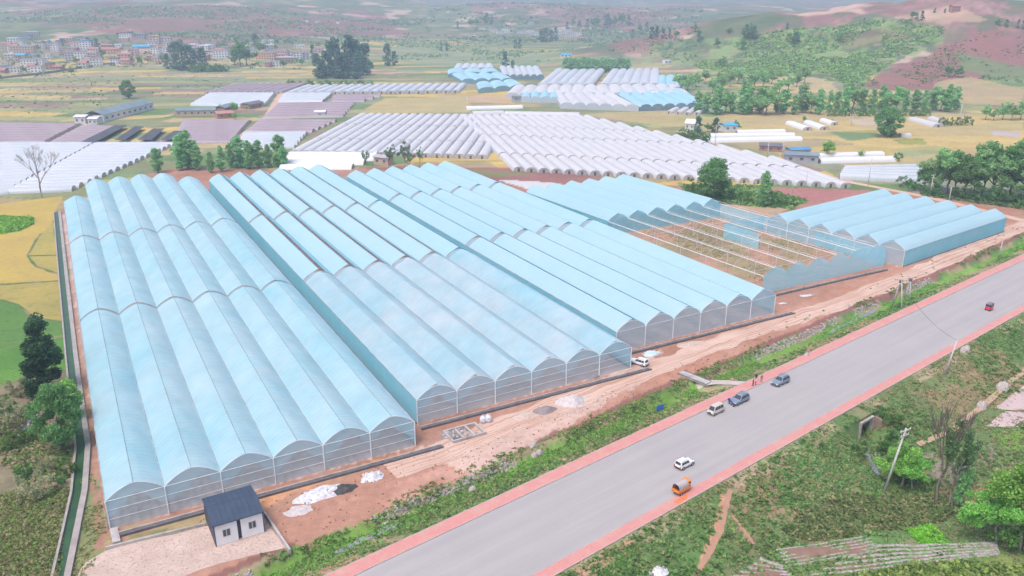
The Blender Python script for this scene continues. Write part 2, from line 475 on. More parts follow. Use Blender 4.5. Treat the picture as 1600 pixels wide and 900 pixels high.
def build_ground():
    na, nr = 900, 900
    ang = np.radians(np.linspace(-62, 62, na))
    rad = 62 * np.exp(np.linspace(0, math.log(11500 / 62), nr))
    AA, RR = np.meshgrid(ang, rad)
    x = (RR * np.sin(AA)).ravel(); y = (RR * np.cos(AA) - 40).ravel()
    z = terrain(x, y)
    R = x * RD[0] + y * RD[1]; N = x * ND[0] + y * ND[1]
    r = np.hypot(x, y)
    n1 = fbm(x, y, 9, 4, 1); n2 = fbm(x, y, 40, 4, 2); n3 = fbm(x, y, 3.2, 3, 3); n4 = fbm(x, y, 160, 4, 4)
    C = np.zeros((len(x), 3))
    def blend(mask, col):
        m = np.clip(mask, 0, 1)[:, None]
        C[:] = C * (1 - m) + col * m
    # --- the plain: a patchwork of long narrow plots
    ca, sa = math.cos(0.12), math.sin(0.12)
    wx = x + (fbm(x, y, 120, 3, 5) - .5) * 90; wy = y + (fbm(x, y, 150, 3, 6) - .5) * 75
    p = wx * ca + wy * sa; q = -wx * sa + wy * ca
    row = np.floor(q / 21.0); off = vnoise(row * 3.7, row * 0 + 2.2, 1) * 300
    colw = 45 + 80 * vnoise(row * 1.3, row * 0 + 9.1, 2)
    cell = np.floor((p + off) / colw)
    h = (np.sin(row * 127.1 + cell * 311.7) * 43758.5453) % 1.0
    C[:] = PALETTE[np.clip((h * len(PALETTE)).astype(int), 0, len(PALETTE) - 1)]
    fr = np.abs((q / 21.0) % 1 - .5); blend((fr > .47) * .6, C_GRN * .9)
    C *= (0.8 + 0.4 * n1)[:, None]
    # --- green valley further back
    g = ss(1250, 1700, r) * .75
    blend(g * ss(.4, .6, n4), L(.15, .21, .10)); blend(g * ss(.55, .7, n2) * .8, C_DARK * 1.3)
    # --- hills: red soil, scrub, terraces
    hl = np.maximum(ss(5, 14, z), ss(1500, 2100, r))
    terr = ((z / 3.2 + n2 * 2.5) % 1.0)
    hn = fbm(x, y, 210, 5, 3)
    hc = np.where((hn > .5)[:, None], C_RED * .95 + n2[:, None] * .08, L(.19, .20, .11))
    blend(hl, hc * (.55 + .9 * fbm(x, y, 24, 5, 1))[:, None])
    blend(hl * ss(.44, .58, fbm(x, y, 75, 6, 6)) * .85, L(.105, .15, .075))
    blend(hl * ss(.52, .62, fbm(x, y, 30, 5, 2)) * .7, L(.085, .125, .065))
    blend(hl * (terr > .78) * .5 * (1 - ss(1800, 2400, r)), L(.10, .15, .06))
    blend(hl * ss(.64, .72, fbm(x, y, 60, 3, 7)) * .8, L(.55, .38, .30))
    far = ss(2600, 4200, r)
    blend(far * .7, L(.12, .16, .125))
    # hand placed hill patches
    def patch(pts, col, amt=1.0, jit=10, z_=None):
        P = pxpoly(pts, z_)
        jx = x + (n2 - .5) * jit * 2 + (n1 - .5) * jit * .5; jy = y + (fbm(x, y, 42, 4, 5) - .5) * jit * 2
        blend(in_poly(jx, jy, P) * amt, col)
    def green_hill(pts, amt=.9):
        P = pxpoly(pts)
        jx = x + (n2 - .5) * 40; jy = y + (fbm(x, y, 42, 4, 5) - .5) * 40
        m = in_poly(jx, jy, P) * amt
        tex = fbm(x, y, 16, 4, 6)
        col = L(.20, .29, .10)[None] * (1 - ss(.45, .6, tex))[:, None] + L(.085, .14, .06)[None] * ss(.45, .6, tex)[:, None]
        blend(m, col); blend(m * (terr > .8) * .6, L(.34, .30, .17))
    green_hill([(1120, 68), (1240, 42), (1420, 28), (1480, 45), (1400, 95), (1335, 132), (1210, 118), (1110, 100)])
    green_hill([(1000, 70), (1120, 66), (1110, 100), (1000, 92)], .6)
    patch([(1337, 134), (1400, 104), (1470, 72), (1545, 45), (1600, 60), (1600, 98), (1520, 128), (1470, 138), (1400, 142)], C_RED * 1.02, .95, 8)
    jm = ((z / 2.2 + n2 * 2) % 1.0 > .72) * ss(.42, .55, fbm(x, y, 50, 3, 2))
    blend(in_poly(x, y, pxpoly([(1337, 134), (1400, 104), (1470, 72), (1540, 60), (1540, 120), (1400, 140)])) * jm * .8, L(.12, .17, .07))
    patch([(1495, 78), (1545, 92), (1590, 105), (1560, 122), (1500, 110)], L(.14, .21, .08), .8, 10)
    patch([(1460, 128), (1515, 118), (1600, 140), (1600, 165), (1450, 160)], L(.40, .31, .17), .8, 6)
    patch([(1190, 128), (1225, 118), (1300, 126), (1310, 142), (1220, 145)], C_TAN * 1.1, .9, 6)
    patch([(1300, 55), (1410, 45), (1420, 62), (1320, 78)], C_RED * .9, .45, 14)
    patch([(1400, 25), (1500, 12), (1540, 30), (1480, 40)], L(.44, .30, .2), .7, 10)
    for pts in ([(400, 30), (600, 22), (640, 50), (420, 62)], [(840, 22), (960, 12), (1060, 25), (960, 42)], [(120, 20), (420, 10), (440, 45), (150, 55)],
                [(1000, 50), (1080, 45), (1090, 62), (1010, 66)], [(960, 66), (1040, 60), (1030, 76), (960, 80)]):
        patch(pts, C_RED * 1.0, .7, 40)
    patch([(600, 72), (760, 70), (880, 92), (700, 104), (600, 96)], L(.21, .26, .15), .7, 20)
    # --- the middle ground between the white tunnels
    for pts, col in (([(600, 153), (735, 152), (735, 176), (555, 178)], L(.40, .33, .16)), ([(735, 150), (800, 150), (800, 162), (735, 160)], L(.46, .32, .2)),
                     ([(900, 178), (1060, 172), (1300, 172), (1600, 180), (1600, 235), (1440, 262), (1330, 262), (1100, 205)], L(.47, .36, .17)),
                     ([(1060, 168), (1160, 166), (1190, 180), (1100, 182)], L(.16, .23, .11)), ([(1000, 200), (1090, 196), (1090, 214), (1030, 216)], C_OLV),
                     ([(1120, 222), (1290, 216), (1340, 224), (1200, 238)], L(.25, .23, .19)), ([(1290, 205), (1370, 202), (1380, 215), (1330, 219)], L(.14, .22, .10)),
                     ([(1330, 186), (1400, 183), (1400, 193), (1340, 195)], L(.42, .36, .36)), ([(1400, 218), (1440, 216), (1450, 226), (1410, 226)], C_LUSH),
                     ([(1395, 232), (1470, 228), (1480, 240), (1400, 246)], L(.25, .29, .15)), ([(1550, 204), (1600, 206), (1600, 214), (1556, 211)], L(.42, .36, .36)),
                     ([(1120, 178), (1300, 172), (1310, 186), (1130, 190)], L(.42, .32, .17))):
        patch(pts, col, .95 if len(pts) < 6 else .62, 5)
        blend(in_poly(x, y, pxpoly(pts)) * ss(.52, .66, fbm(x * .35, y, 22, 4, 1)) * .45, C_YEL * .95)
    # --- red earth behind and around the greenhouses
    P = pxpoly([(270, 262), (480, 268), (560, 262), (700, 255), (830, 275), (1100, 292), (1250, 296), (1430, 300), (1600, 318), (1600, 400), (900, 640), (170, 840), (90, 330), (240, 270)])
    blend(in_poly(x + (n1 - .5) * 8, y + (n2 - .5) * 8, P), C_SOIL * .9 + (n1[:, None] - .5) * .12)
    patch([(560, 262), (830, 262), (1000, 284), (1080, 300), (830, 292), (700, 275)], C_RED, .8, 4)
    patch([(770, 280), (850, 284), (930, 294), (840, 300)], L(.55, .54, .55), .95, 2)
    patch([(640, 258), (780, 268), (830, 272), (760, 276)], L(.14, .22, .07), .6, 6)
    patch([(1060, 285), (1180, 290), (1265, 312), (1240, 330), (1120, 318), (1090, 306)], L(.16, .23, .08), .95, 6)
    patch([(1200, 292), (1360, 296), (1290, 318), (1200, 306)], L(.36, .16, .15), .95, 4)
    patch([(1120, 315), (1240, 325), (1200, 350), (1120, 325)], L(.45, .32, .22), .8, 4)
    # greenhouse floors
    for k, P in FOOT.items():
        P = np.array(P); c = P.mean(0); Q = c + (P - c) * 1.0
        m = in_poly(x, y, Q)
        u_ = x * UD[0] + y * UD[1]
        st = (np.sin(u_ * 2 * math.pi / 1.55) > 0.1)
        fl = np.where(st[:, None], L(.58, .39, .34), L(.42, .28, .25)) * (.85 + .3 * n3)[:, None]
        if k == 'D':
            w_ = x * WD[0] + y * WD[1]
            st = np.sin(w_ * 2 * math.pi / 4.2) > -.15
            grass = ss(.42, .6, fbm(x, y, 11, 4, 3))
            fl = np.where(st[:, None], L(.38, .25, .17), C_SOIL * 1.0)
            fl = fl * (1 - grass[:, None] * .38) + (C_GRN * 1.15) * grass[:, None] * .38
            fl = fl * (.8 + .4 * n3)[:, None]
        C[m] = fl[m]
    # --- strip along the road: red bank, track shoulder, ditch and verge
    near = (R > -150) & (R < 430)
    nb = N + (n1 - .5) * 3.0 + (n2 - .5) * 2.4
    band = near & (nb > 98) & (nb < 121)
    blend(band & (nb > 109.5), C_SOIL * 1.02 + (n3[:, None] - .5) * .1)
    blend((near & (nb > 108.4) & (nb < 110.6)) * .8, C_RED * .82)
    veg = ss(.40, .58, fbm(x, y, 7, 4, 6))
    vb = np.where((veg > .5)[:, None], C_GRN * 1.0, L(.30, .25, .15))
    blend(near & (N > 98.5) & (nb < 108.6), vb * (.8 + .4 * n3)[:, None])
    blend((near & (nb > 99.4) & (nb < 103.2)) * ss(.48, .62, fbm(x, y, 16, 4, 2)) * .9, C_SOIL * 1.1)
    blend((near & (nb > 103.9) & (nb < 107.2)) * .9, L(.16, .29, .06) * (.7 + .6 * n3)[:, None])
    # --- right of the road
    rt = near & (N < 77.5)
    g1 = fbm(x, y, 13, 5, 4); g2 = fbm(x, y, 5, 4, 5)
    vr = (C_GRN * .95 * ss(.34, .50, g1)[:, None] + L(.26, .22, .13) * (1 - ss(.34, .50, g1))[:, None]) * (.7 + .6 * g2)[:, None]
    blend(rt, vr)
    blend(rt * ss(.58, .68, fbm(x, y, 17, 4, 6)) * .7, L(.33, .21, .14))
    blend(rt * ss(.60, .68, g2) * .7, L(.10, .20, .06))
    blend((rt & (N > 73.5)) * ss(.35, .6, n1) * .8, L(.40, .31, .22))
    def near_patch(pts, col, amt=.95, jit=1.2, z_=None):
        P = pxpoly(pts, z_)
        blend(in_poly(x + (n3 - .5) * jit * 2, y + (n1 - .5) * jit * 2, P) * amt, col)
    near_patch([(1225, 830), (1270, 790), (1330, 768), (1470, 775), (1500, 800), (1455, 820), (1360, 830), (1260, 845)], L(.14, .14, .075) , .85, 2)
    near_patch([(1330, 768), (1385, 750), (1470, 778), (1380, 785)], L(.14, .23, .07), .9, 2)
    near_patch([(1145, 768), (1138, 775), (1128, 820), (1100, 890), (1088, 890), (1115, 820), (1128, 775)], L(.52, .27, .18), .95, .4)
    near_patch([(1150, 812), (1180, 850), (1176, 852), (1144, 815)], L(.45, .27, .19), .9, .3)
    near_patch([(880, 900), (930, 870), (990, 840), (1000, 850), (960, 900)], L(.48, .26, .18), .6, 2)
    near_patch([(1340, 740), (1352, 742), (1312, 700), (1300, 690)], L(.42, .26, .2), .9, .5)
    near_patch([(1345, 690), (1372, 700), (1385, 750), (1372, 752), (1352, 725)], L(.40, .38, .36), .8, 1)
    near_patch([(1430, 712), (1540, 690), (1578, 735), (1470, 757)], L(.30, .24, .2), .9, 1)
    near_patch([(1492, 762), (1548, 755), (1562, 800), (1512, 802)], L(.42, .22, .16), .95, 1)
    near_patch([(1548, 674), (1600, 670), (1600, 706), (1562, 702)], L(.17, .30, .06), .95, 1)
    near_patch([(1470, 690), (1520, 668), (1548, 705), (1480, 715)], L(.15, .24, .12), .9, 1)
    near_patch([(1380, 860), (1600, 872), (1600, 900), (1330, 900)], L(.20, .24, .08), .9, 2)
    # --- left of the greenhouses
    lf = in_poly(x, y, pxpoly([(-260, 330), (92, 330), (100, 500), (108, 640), (80, 900), (20, 960), (-420, 960)]))
    lv = np.where((fbm(x, y, 6, 4, 2) > .5)[:, None], L(.12, .17, .06), L(.22, .19, .12)) * (.7 + .6 * n3)[:, None]
    blend(lf * 1.0, lv)
    near_patch([(36, 610), (80, 600), (95, 720), (60, 735), (40, 680)], L(.24, .15, .13), .9, 2)
    near_patch([(60, 760), (112, 640), (120, 660), (112, 745), (96, 790)], L(.34, .22, .17), .7, 1.5)
    near_patch([(0, 785), (104, 762), (84, 960), (-200, 960)], L(.17, .185, .085), .75, 2)
    near_patch([(122, 650), (140, 700), (160, 826), (170, 860), (130, 900), (108, 900), (128, 760)], L(.20, .22, .10), .9, 2)
    near_patch([(132, 640), (144, 700), (168, 826), (172, 855), (150, 860), (146, 780)], C_SOIL * .85, .9, 1)
    # --- earth in front of the greenhouses
    near_patch([(175, 833), (655, 705), (700, 690), (760, 720), (690, 770), (470, 860), (300, 800), (180, 850)], C_SOIL + 0 * C_SOIL, .9, 1.5)
    near_patch([(300, 800), (450, 760), (640, 706), (600, 720), (430, 780), (410, 800)], L(.55, .28, .15), .85, 1.5)
    near_patch([(655, 700), (985, 575), (1030, 545), (1000, 600), (740, 740), (690, 720)], L(.55, .40, .34), .8, 2)
    blend(near * in_poly(x, y, pxpoly([(400, 830), (690, 730), (740, 740), (520, 860), (440, 900), (380, 870)])) * ss(.45, .6, n1) * .6, L(.52, .30, .24))
    C = np.clip(C, .02, .95)
    # --- split into plain and hills
    i, j = np.meshgrid(np.arange(nr - 1), np.arange(na - 1), indexing='ij')
    a = (i * na + j).ravel()
    F = np.stack([a, a + 1, a + na + 1, a + na], 1)
    V = np.stack([x, y, z], 1)
    hm = ((z > 7) | (r > 1500))[F].all(1)
    for nm, mk in (("ground", ~hm), ("hills", hm)):
        FF = F[mk]; used = np.unique(FF); remap = np.full(len(V), -1); remap[used] = np.arange(len(used))
        me = np_mesh(nm, V[used], remap[FF], True, C[used])
        tag(put(nm, me, None, M['ground']), kind='structure')
build_ground()

def haze():
    m, nt, out = newmat("air")
    v = nd(nt, "ShaderNodeVolumePrincipled")
    v.inputs["Color"].default_value = (0.64, 0.79, 1.0, 1)
    v.inputs["Density"].default_value = HAZE_DENSITY
    v.inputs["Anisotropy"].default_value = 0.2
    nt.links.new(v.outputs[0], out.inputs["Volume"])
    mb = MB(); mb.box((0, 5600, 360), (24000, 13000, 740))
    o = mb.build("haze", m); tag(o, kind='stuff')
haze()

# ------------------------------------------------------------------ sheets laid on the ground
def jag(P, step=2.0, amp=0.4, seed=0):
    """resample a closed outline and roughen it"""
    out = []
    n = len(P)
    for i in range(n):
        a = np.array(P[i][:2]); b = np.array(P[(i + 1) % n][:2])
        k = max(1, int(np.linalg.norm(b - a) / step))
        for t in range(k): out.append(a + (b - a) * t / k)
    out = np.array(out)
    dx = (fbm(out[:, 0] + seed * 31, out[:, 1], step * 2.2, 3, 1) - .5) * 2 * amp
    dy = (fbm(out[:, 0], out[:, 1] + seed * 17, step * 2.2, 3, 4) - .5) * 2 * amp
    out[:, 0] += dx; out[:, 1] += dy
    return out
def sheet(name, P, mat, dz=0.03, step=2.0, amp=0.4, seed=0, kind='structure', thick=0.0):
    Q = jag(P, step, amp, seed)
    z = terrain(Q[:, 0], Q[:, 1]) + dz
    tri = tessellate_polygon([[Vector((a, b, 0)) for a, b in Q]])
    V = np.column_stack([Q, z]); F = np.array(tri)
    v0, v1, v2 = V[F[:, 0]], V[F[:, 1]], V[F[:, 2]]
    fl = np.cross(v1 - v0, v2 - v0)[:, 2] < 0
    F[fl] = F[fl][:, ::-1]
    o = put(name, np_mesh(name, V, F), None, mat)
    return tag(o, kind=kind)
def strip(name, line, half, mat, dz=0.03, step=2.0, wob=0.3, seed=1, kind='structure'):
    """a ribbon following a world polyline on the ground"""
    pts = []
    for (a, b) in zip(line[:-1], line[1:]):
        a = np.array(a[:2]); b = np.array(b[:2]); k = max(1, int(np.linalg.norm(b - a) / step))
        for t in range(k): pts.append(a + (b - a) * t / k)
    pts.append(np.array(line[-1][:2])); pts = np.array(pts)
    d = np.gradient(pts, axis=0); d /= np.linalg.norm(d, axis=1)[:, None]
    nrm = np.stack([-d[:, 1], d[:, 0]], 1)
    h = half + (fbm(pts[:, 0] + seed * 9, pts[:, 1], step * 3, 3, seed) - .5) * 2 * wob
    h2 = half + (fbm(pts[:, 0], pts[:, 1] + seed * 9, step * 3, 3, seed + 1) - .5) * 2 * wob
    A = pts + nrm * h[:, None]; B = pts - nrm * h2[:, None]; Cn = pts
    V = np.vstack([np.column_stack([q, terrain(q[:, 0], q[:, 1]) + dz]) for q in (A, Cn, B)])
    n = len(pts); i = np.arange(n - 1)
    F = np.vstack([np.stack([i + n, i + n + 1, i + 1, i], 1), np.stack([i + 2 * n, i + 2 * n + 1, i + n + 1, i + n], 1)])
    L_ = np.concatenate([[0], np.cumsum(np.linalg.norm(np.diff(pts, axis=0), axis=1))])
    uv = np.vstack([np.column_stack([np.full(n, s), L_]) for s in (1.0, .5, 0.0)])
    return tag(put(name, np_mesh(name, V, F, True, uv=uv), None, mat), kind=kind)

def field_mat(name, c1, c2, c3, ang=0.2, row=1.2, rowamt=.25, patch=.05):
    m, nt, out = newmat(name)
    b = nd(nt, "ShaderNodeBsdfPrincipled"); b.inputs["Roughness"].default_value = .95; b.inputs["Specular IOR Level"].default_value = .1
    tc = nd(nt, "ShaderNodeTexCoord")
    mp = nd(nt, "ShaderNodeMapping"); mp.inputs["Rotation"].default_value = (0, 0, ang); nt.links.new(tc.outputs["Object"], mp.inputs["Vector"])
    wv = nd(nt, "ShaderNodeTexWave", bands_direction='Y'); wv.inputs["Scale"].default_value = 1 / row * .314 * 1.0
    wv.inputs["Distortion"].default_value = 2.5; wv.inputs["Detail"].default_value = 3; wv.inputs["Detail Scale"].default_value = 1.5
    nt.links.new(mp.outputs[0], wv.inputs["Vector"])
    col = mixcol(nt, ramp(nt, noise(nt, tc.outputs["Object"], patch, 5, .6), .35, .65), c1, c2)
    col = mixcol(nt, ramp(nt, noise(nt, tc.outputs["Object"], .45, 4, .7), .52, .75), col, c3)
    col = mixcol(nt, math_(nt, 'MULTIPLY', wv.outputs[0], rowamt), col, c3)
    nt.links.new(col, b.inputs["Base Color"])
    bp = nd(nt, "ShaderNodeBump"); bp.inputs["Strength"].default_value = .6; bp.inputs["Distance"].default_value = .3
    nt.links.new(noise(nt, tc.outputs["Object"], 1.8, 4, .7), bp.inputs["Height"]); nt.links.new(bp.outputs[0], b.inputs["Normal"])
    nt.links.new(b.outputs[0], out.inputs[0])
    return m
M['rice'] = field_mat("golden_rice", (.50, .36, .095), (.43, .31, .10), (.32, .27, .10), .3)
M['rice_pale'] = field_mat("ripening_rice", (.44, .34, .10), (.33, .29, .09), (.22, .22, .08), .3)
M['rice_mix'] = field_mat("patchy_rice", (.45, .34, .10), (.30, .26, .09), (.19, .20, .07), .1)
M['green_crop'] = field_mat("green_crop", (.105, .21, .06), (.14, .25, .06), (.06, .13, .04), .1, .9, .35)
M['veg_crop'] = field_mat("leafy_crop", (.15, .30, .06), (.09, .21, .05), (.055, .13, .035), .5, .9, .35)
M['fallow_pink'] = field_mat("pink_fallow", (.55, .43, .42), (.50, .38, .38), (.44, .35, .33), .9, 2.0, .2)

sheet("rice_field", pxpoly([(-30, 322), (0, 319), (98, 306), (86, 334), (79, 358), (62, 366), (42, 398), (56, 418), (92, 430), (95, 438), (0, 444), (-60, 446)]), M['rice'], .03, 3, .8, 1)
sheet("rice_field", pxpoly([(64, 368), (83, 346), (90, 398), (45, 399)]), M['rice_pale'], .05, 3, .5, 2)
sheet("rice_field", pxpoly([(46, 401), (91, 400), (92, 427), (58, 416)]), M['rice_pale'], .05, 3, .5, 3)
sheet("rice_field", pxpoly([(-70, 448), (0, 446), (94, 440), (101, 502), (50, 494), (30, 476), (0, 468), (-70, 462)]), M['rice_mix'], .03, 3, .7, 4)
sheet("green_field", pxpoly([(-70, 464), (0, 470), (28, 478), (48, 497), (101, 505), (104, 522), (0, 543), (-100, 545)]), M['green_crop'], .03, 3, .5, 5)
sheet("green_field", pxpoly([(-100, 549), (0, 546), (104, 526), (112, 575), (60, 586), (0, 602), (-120, 610)]), M['veg_crop'], .03, 3, .5, 6)
sheet("green_field", pxpoly([(-40, 338), (0, 336), (52, 340), (54, 350), (30, 362), (0, 366), (-50, 370)]), M['veg_crop'], .06, 3, .5, 7)
sheet("fallow_field", pxpoly([(1553, 637), (1600, 602), (1640, 590), (1640, 640), (1566, 640)]), M['fallow_pink'], .05, 2, .2, 8)
sheet("fallow_field", pxpoly([(1541, 666), (1570, 642), (1640, 643), (1640, 670)]), M['fallow_pink'], .05, 2, .2, 9)

# ------------------------------------------------------------------ road, kerbs, pavements
M['road'] = None
def road_mat():
    m, nt, out = newmat("worn_road")
    b = nd(nt, "ShaderNodeBsdfPrincipled"); b.inputs["Roughness"].default_value = .9; b.inputs["Specular IOR Level"].default_value = .2
    tc = nd(nt, "ShaderNodeTexCoord"); uv = nd(nt, "ShaderNodeSeparateXYZ"); nt.links.new(tc.outputs["UV"], uv.inputs[0])
    cmb = nd(nt, "ShaderNodeCombineXYZ")
    nt.links.new(math_(nt, 'MULTIPLY', uv.outputs[0], .5), cmb.inputs[0]); nt.links.new(math_(nt, 'MULTIPLY', uv.outputs[1], .012), cmb.inputs[1])
    streak = noise(nt, cmb.outputs[0], 1.0, 5, .6)
    cmb2 = nd(nt, "ShaderNodeCombineXYZ")
    nt.links.new(math_(nt, 'MULTIPLY', uv.outputs[0], 1.3), cmb2.inputs[0]); nt.links.new(math_(nt, 'MULTIPLY', uv.outputs[1], .05), cmb2.inputs[1])
    s2 = noise(nt, cmb2.outputs[0], 1.0, 4, .6)
    big = noise(nt, tc.outputs["Object"], .06, 5, .6); fine = noise(nt, tc.outputs["Object"], 2.5, 5, .7)
    f = math_(nt, 'ADD', math_(nt, 'MULTIPLY', streak, .5), math_(nt, 'ADD', math_(nt, 'MULTIPLY', big, .3), math_(nt, 'MULTIPLY', s2, .2)))
    col = mixcol(nt, ramp(nt, f, .32, .68), (.41, .38, .375), (.33, .31, .315))
    col = mixcol(nt, math_(nt, 'MULTIPLY', ramp(nt, fine, .5, .8), .5), col, (.33, .305, .30))
    nt.links.new(col, b.inputs["Base Color"]); nt.links.new(b.outputs[0], out.inputs[0])
    return m
M['road'] = road_mat()
def pave_mat():
    m, nt, out = newmat("red_paving")
    b = nd(nt, "ShaderNodeBsdfPrincipled"); b.inputs["Roughness"].default_value = .85; b.inputs["Specular IOR Level"].default_value = .2
    tc = nd(nt, "ShaderNodeTexCoord")
    br = nd(nt, "ShaderNodeTexBrick"); br.inputs["Scale"].default_value = 1.2
    br.inputs["Color1"].default_value = (.60, .265, .25, 1); br.inputs["Color2"].default_value = (.54, .235, .215, 1); br.inputs["Mortar"].default_value = (.55, .25, .22, 1)
    mp = nd(nt, "ShaderNodeMapping"); mp.inputs["Rotation"].default_value = (0, 0, ROAD_AZ); nt.links.new(tc.outputs["Object"], mp.inputs[0])
    nt.links.new(mp.outputs[0], br.inputs[0])
    col = mixcol(nt, ramp(nt, noise(nt, tc.outputs["Object"], .35, 5, .7), .46, .72), br.outputs[0], (.52, .34, .28))
    nt.links.new(col, b.inputs["Base Color"]); nt.links.new(b.outputs[0], out.inputs[0])
    return m
M['pave'] = pave_mat()
M['wet_pave'] = pm("orange_spill", (.70, .17, .06), (.74, .24, .12), .8, .5)
M['kerb'] = pm("kerb_stone", (.50, .40, .38), (.38, .30, .29), .6, .9)
def ribbon(name, n0, n1, z, mat, r0=-260, r1=760, step=4.0, kind='structure'):
    k = int((r1 - r0) / step) + 1
    rr = np.linspace(r0, r1, k)
    V = []; UV = []
    for nn in (n0, n1):
        p = rr[:, None] * RD[None] + nn * ND[None]
        V.append(np.column_stack([p, np.full(k, z)])); UV.append(np.column_stack([np.full(k, nn), rr]))
    i = np.arange(k - 1)
    F = np.stack([i, i + 1, i + k + 1, i + k], 1)
    return tag(put(name, np_mesh(name, np.vstack(V), F, uv=np.vstack(UV)), None, mat), kind=kind)
def kerb(n0, n1, z0, z1, r0=-260, r1=760):
    mb = MB()
    P = [rn(r0, n0), rn(r1, n0), rn(r1, n1), rn(r0, n1)]
    mb.hexa([(*q, z0) for q in P] + [(*q, z1) for q in P])
    return tag(mb.build("kerb", M['kerb']), kind='structure')
Z_ROAD = 0.06
ribbon("road", 79.15, 96.45, Z_ROAD, M['road'])
ribbon("sidewalk", 96.6, 99.2, .19, M['pave'])
ribbon("sidewalk", 77.0, 79.0, .19, M['pave'])
kerb(96.45, 96.6, -.2, .197); kerb(79.0, 79.15, -.2, .197); kerb(99.2, 99.38, -.3, .2); kerb(76.82, 77.0, -.4, .2)
def spill(pts):
    P = [np.array(at(a, b, .2)[:2]) for a, b in pts]
    Q = jag(P, .7, .18, 3)
    n_ = Q @ ND
    Q = Q - ND[None] * (np.maximum(n_ - 78.96, 0) - np.maximum(77.04 - n_, 0))[:, None]
    tri = tessellate_polygon([[Vector((a, b, 0)) for a, b in Q]])
    tag(put("stain", np_mesh("stain", np.column_stack([Q, np.full(len(Q), .1945)]), np.array(tri)), None, M['wet_pave']), kind='structure')
spill([(1052, 784), (1076, 771), (1074, 780), (1060, 788)])

# dirt track with ruts
def track_mat():
    m, nt, out = newmat("rutted_dirt")
    b = nd(nt, "ShaderNodeBsdfPrincipled"); b.inputs["Roughness"].default_value = .95; b.inputs["Specular IOR Level"].default_value = .1
    tc = nd(nt, "ShaderNodeTexCoord"); uv = nd(nt, "ShaderNodeSeparateXYZ"); nt.links.new(tc.outputs["UV"], uv.inputs[0])
    wob = noise(nt, tc.outputs["Object"], .07, 3)
    u2 = math_(nt, 'ADD', uv.outputs[0], math_(nt, 'MULTIPLY', math_(nt, 'SUBTRACT', wob, .5), .55))
    cmb = nd(nt, "ShaderNodeCombineXYZ"); nt.links.new(math_(nt, 'MULTIPLY', u2, 15), cmb.inputs[0]); nt.links.new(math_(nt, 'MULTIPLY', uv.outputs[1], .025), cmb.inputs[1])
    s = noise(nt, cmb.outputs[0], 1.0, 4, .65)
    big = noise(nt, tc.outputs["Object"], .09, 5, .6)
    col = mixcol(nt, ramp(nt, big, .35, .65), (.62, .46, .385), (.52, .345, .275))
    col = mixcol(nt, ramp(nt, s, .50, .60), col, (.42, .24, .17))
    col = mixcol(nt, ramp(nt, noise(nt, tc.outputs["Object"], 1.2, 5, .7), .55, .8), col, (.50, .36, .30))
    nt.links.new(col, b.inputs["Base Color"])
    bp = nd(nt, "ShaderNodeBump"); bp.inputs["Strength"].default_value = .5; bp.inputs["Distance"].default_value = .2
    nt.links.new(s, bp.inputs["Height"]); nt.links.new(bp.outputs[0], b.inputs["Normal"])
    nt.links.new(b.outputs[0], out.inputs[0])
    return m
M['track'] = track_mat()
strip("dirt_track", [rn(66, 119), rn(80, 118), rn(100, 118.5), rn(130, 118), rn(170, 117.5), rn(215, 114), rn(255, 113), rn(330, 114.5), rn(480, 118)], 3.6, M['track'], .05, 2.0, 1.4, 2)
M['gravel'] = pm("pale_gravel", (.58, .455, .395), (.47, .35, .29), .3, .95, .6, c3=(.40, .295, .245), scale3=2.2)
sheet("gravel_yard", pxpoly([(165, 861), (320, 823), (410, 806), (447, 856), (412, 862), (365, 874), (310, 892), (260, 912), (100, 925), (134, 880)]), M['gravel'], .05, 1.5, .5, 11)
strip("path", [at(a, b) for a, b in ((1434, 696), (1490, 672), (1530, 640), (1562, 612), (1605, 578), (1660, 540))], .55, pm("trodden_earth", (.48, .33, .22), (.38, .28, .18), .5), .25, 2, .15, 3)
TRAIL = [tuple(at(a, b)[:2]) for a, b in ((1142, 766), (1136, 785), (1128, 820), (1112, 858), (1092, 892), (1080, 915))]
TRAIL2 = [tuple(at(a, b)[:2]) for a, b in ((1143, 806), (1160, 826), (1178, 851))]
M['trail'] = pm("red_trail", (.46, .25, .17), (.36, .22, .15), .6, .95, .5)
strip("path", TRAIL, .5, M['trail'], .1, .6, .32, 9)
strip("path", TRAIL2, .25, M['trail'], .1, .6, .16, 10)
# red earth lane on the far side
strip("dirt_lane", [at(a, b) for a, b in ((1060, 205), (1130, 228), (1230, 258), (1330, 285), (1450, 308), (1600, 345))], 2.2, pm("red_lane", (.60, .42, .34), (.52, .34, .26), .1), .06, 6, .5, 4)
strip("dirt_lane", [at(a, b) for a, b in ((370, 218), (415, 185), (437, 150), (447, 143))], 2.4, pm("red_lane_b", (.60, .42, .34), (.52, .34, .26), .1), .06, 6, .5, 5)
strip("dirt_lane", [at(a, b) for a, b in ((62, 232), (110, 207), (138, 193))], 2.0, M['track'], .06, 6, .5, 6)
strip("dirt_lane", [at(a, b) for a, b in ((806, 262), (775, 215), (738, 176))], 2.0, M['track'], .06, 6, .4, 7)
M['water'] = pm("ditch_water", (.20, .22, .24), (.30, .31, .33), .4, .15, spec=.5)
sheet("water", [rn(a, b) for a, b in ((48, 104.4), (60, 104.8), (60, 106), (47, 105.8))], M['water'], .12, 1, .3, 5)
sheet("water", [rn(a, b) for a, b in ((196, 104.6), (208, 105), (222, 105.2), (222, 106.2), (196, 105.9))], M['water'], .12, 1, .3, 6)
sheet("stream", pxpoly([(1346, 700), (1356, 698), (1364, 722), (1379, 742), (1372, 745), (1356, 727)]), M['water'], .08, 1, .3, 7)
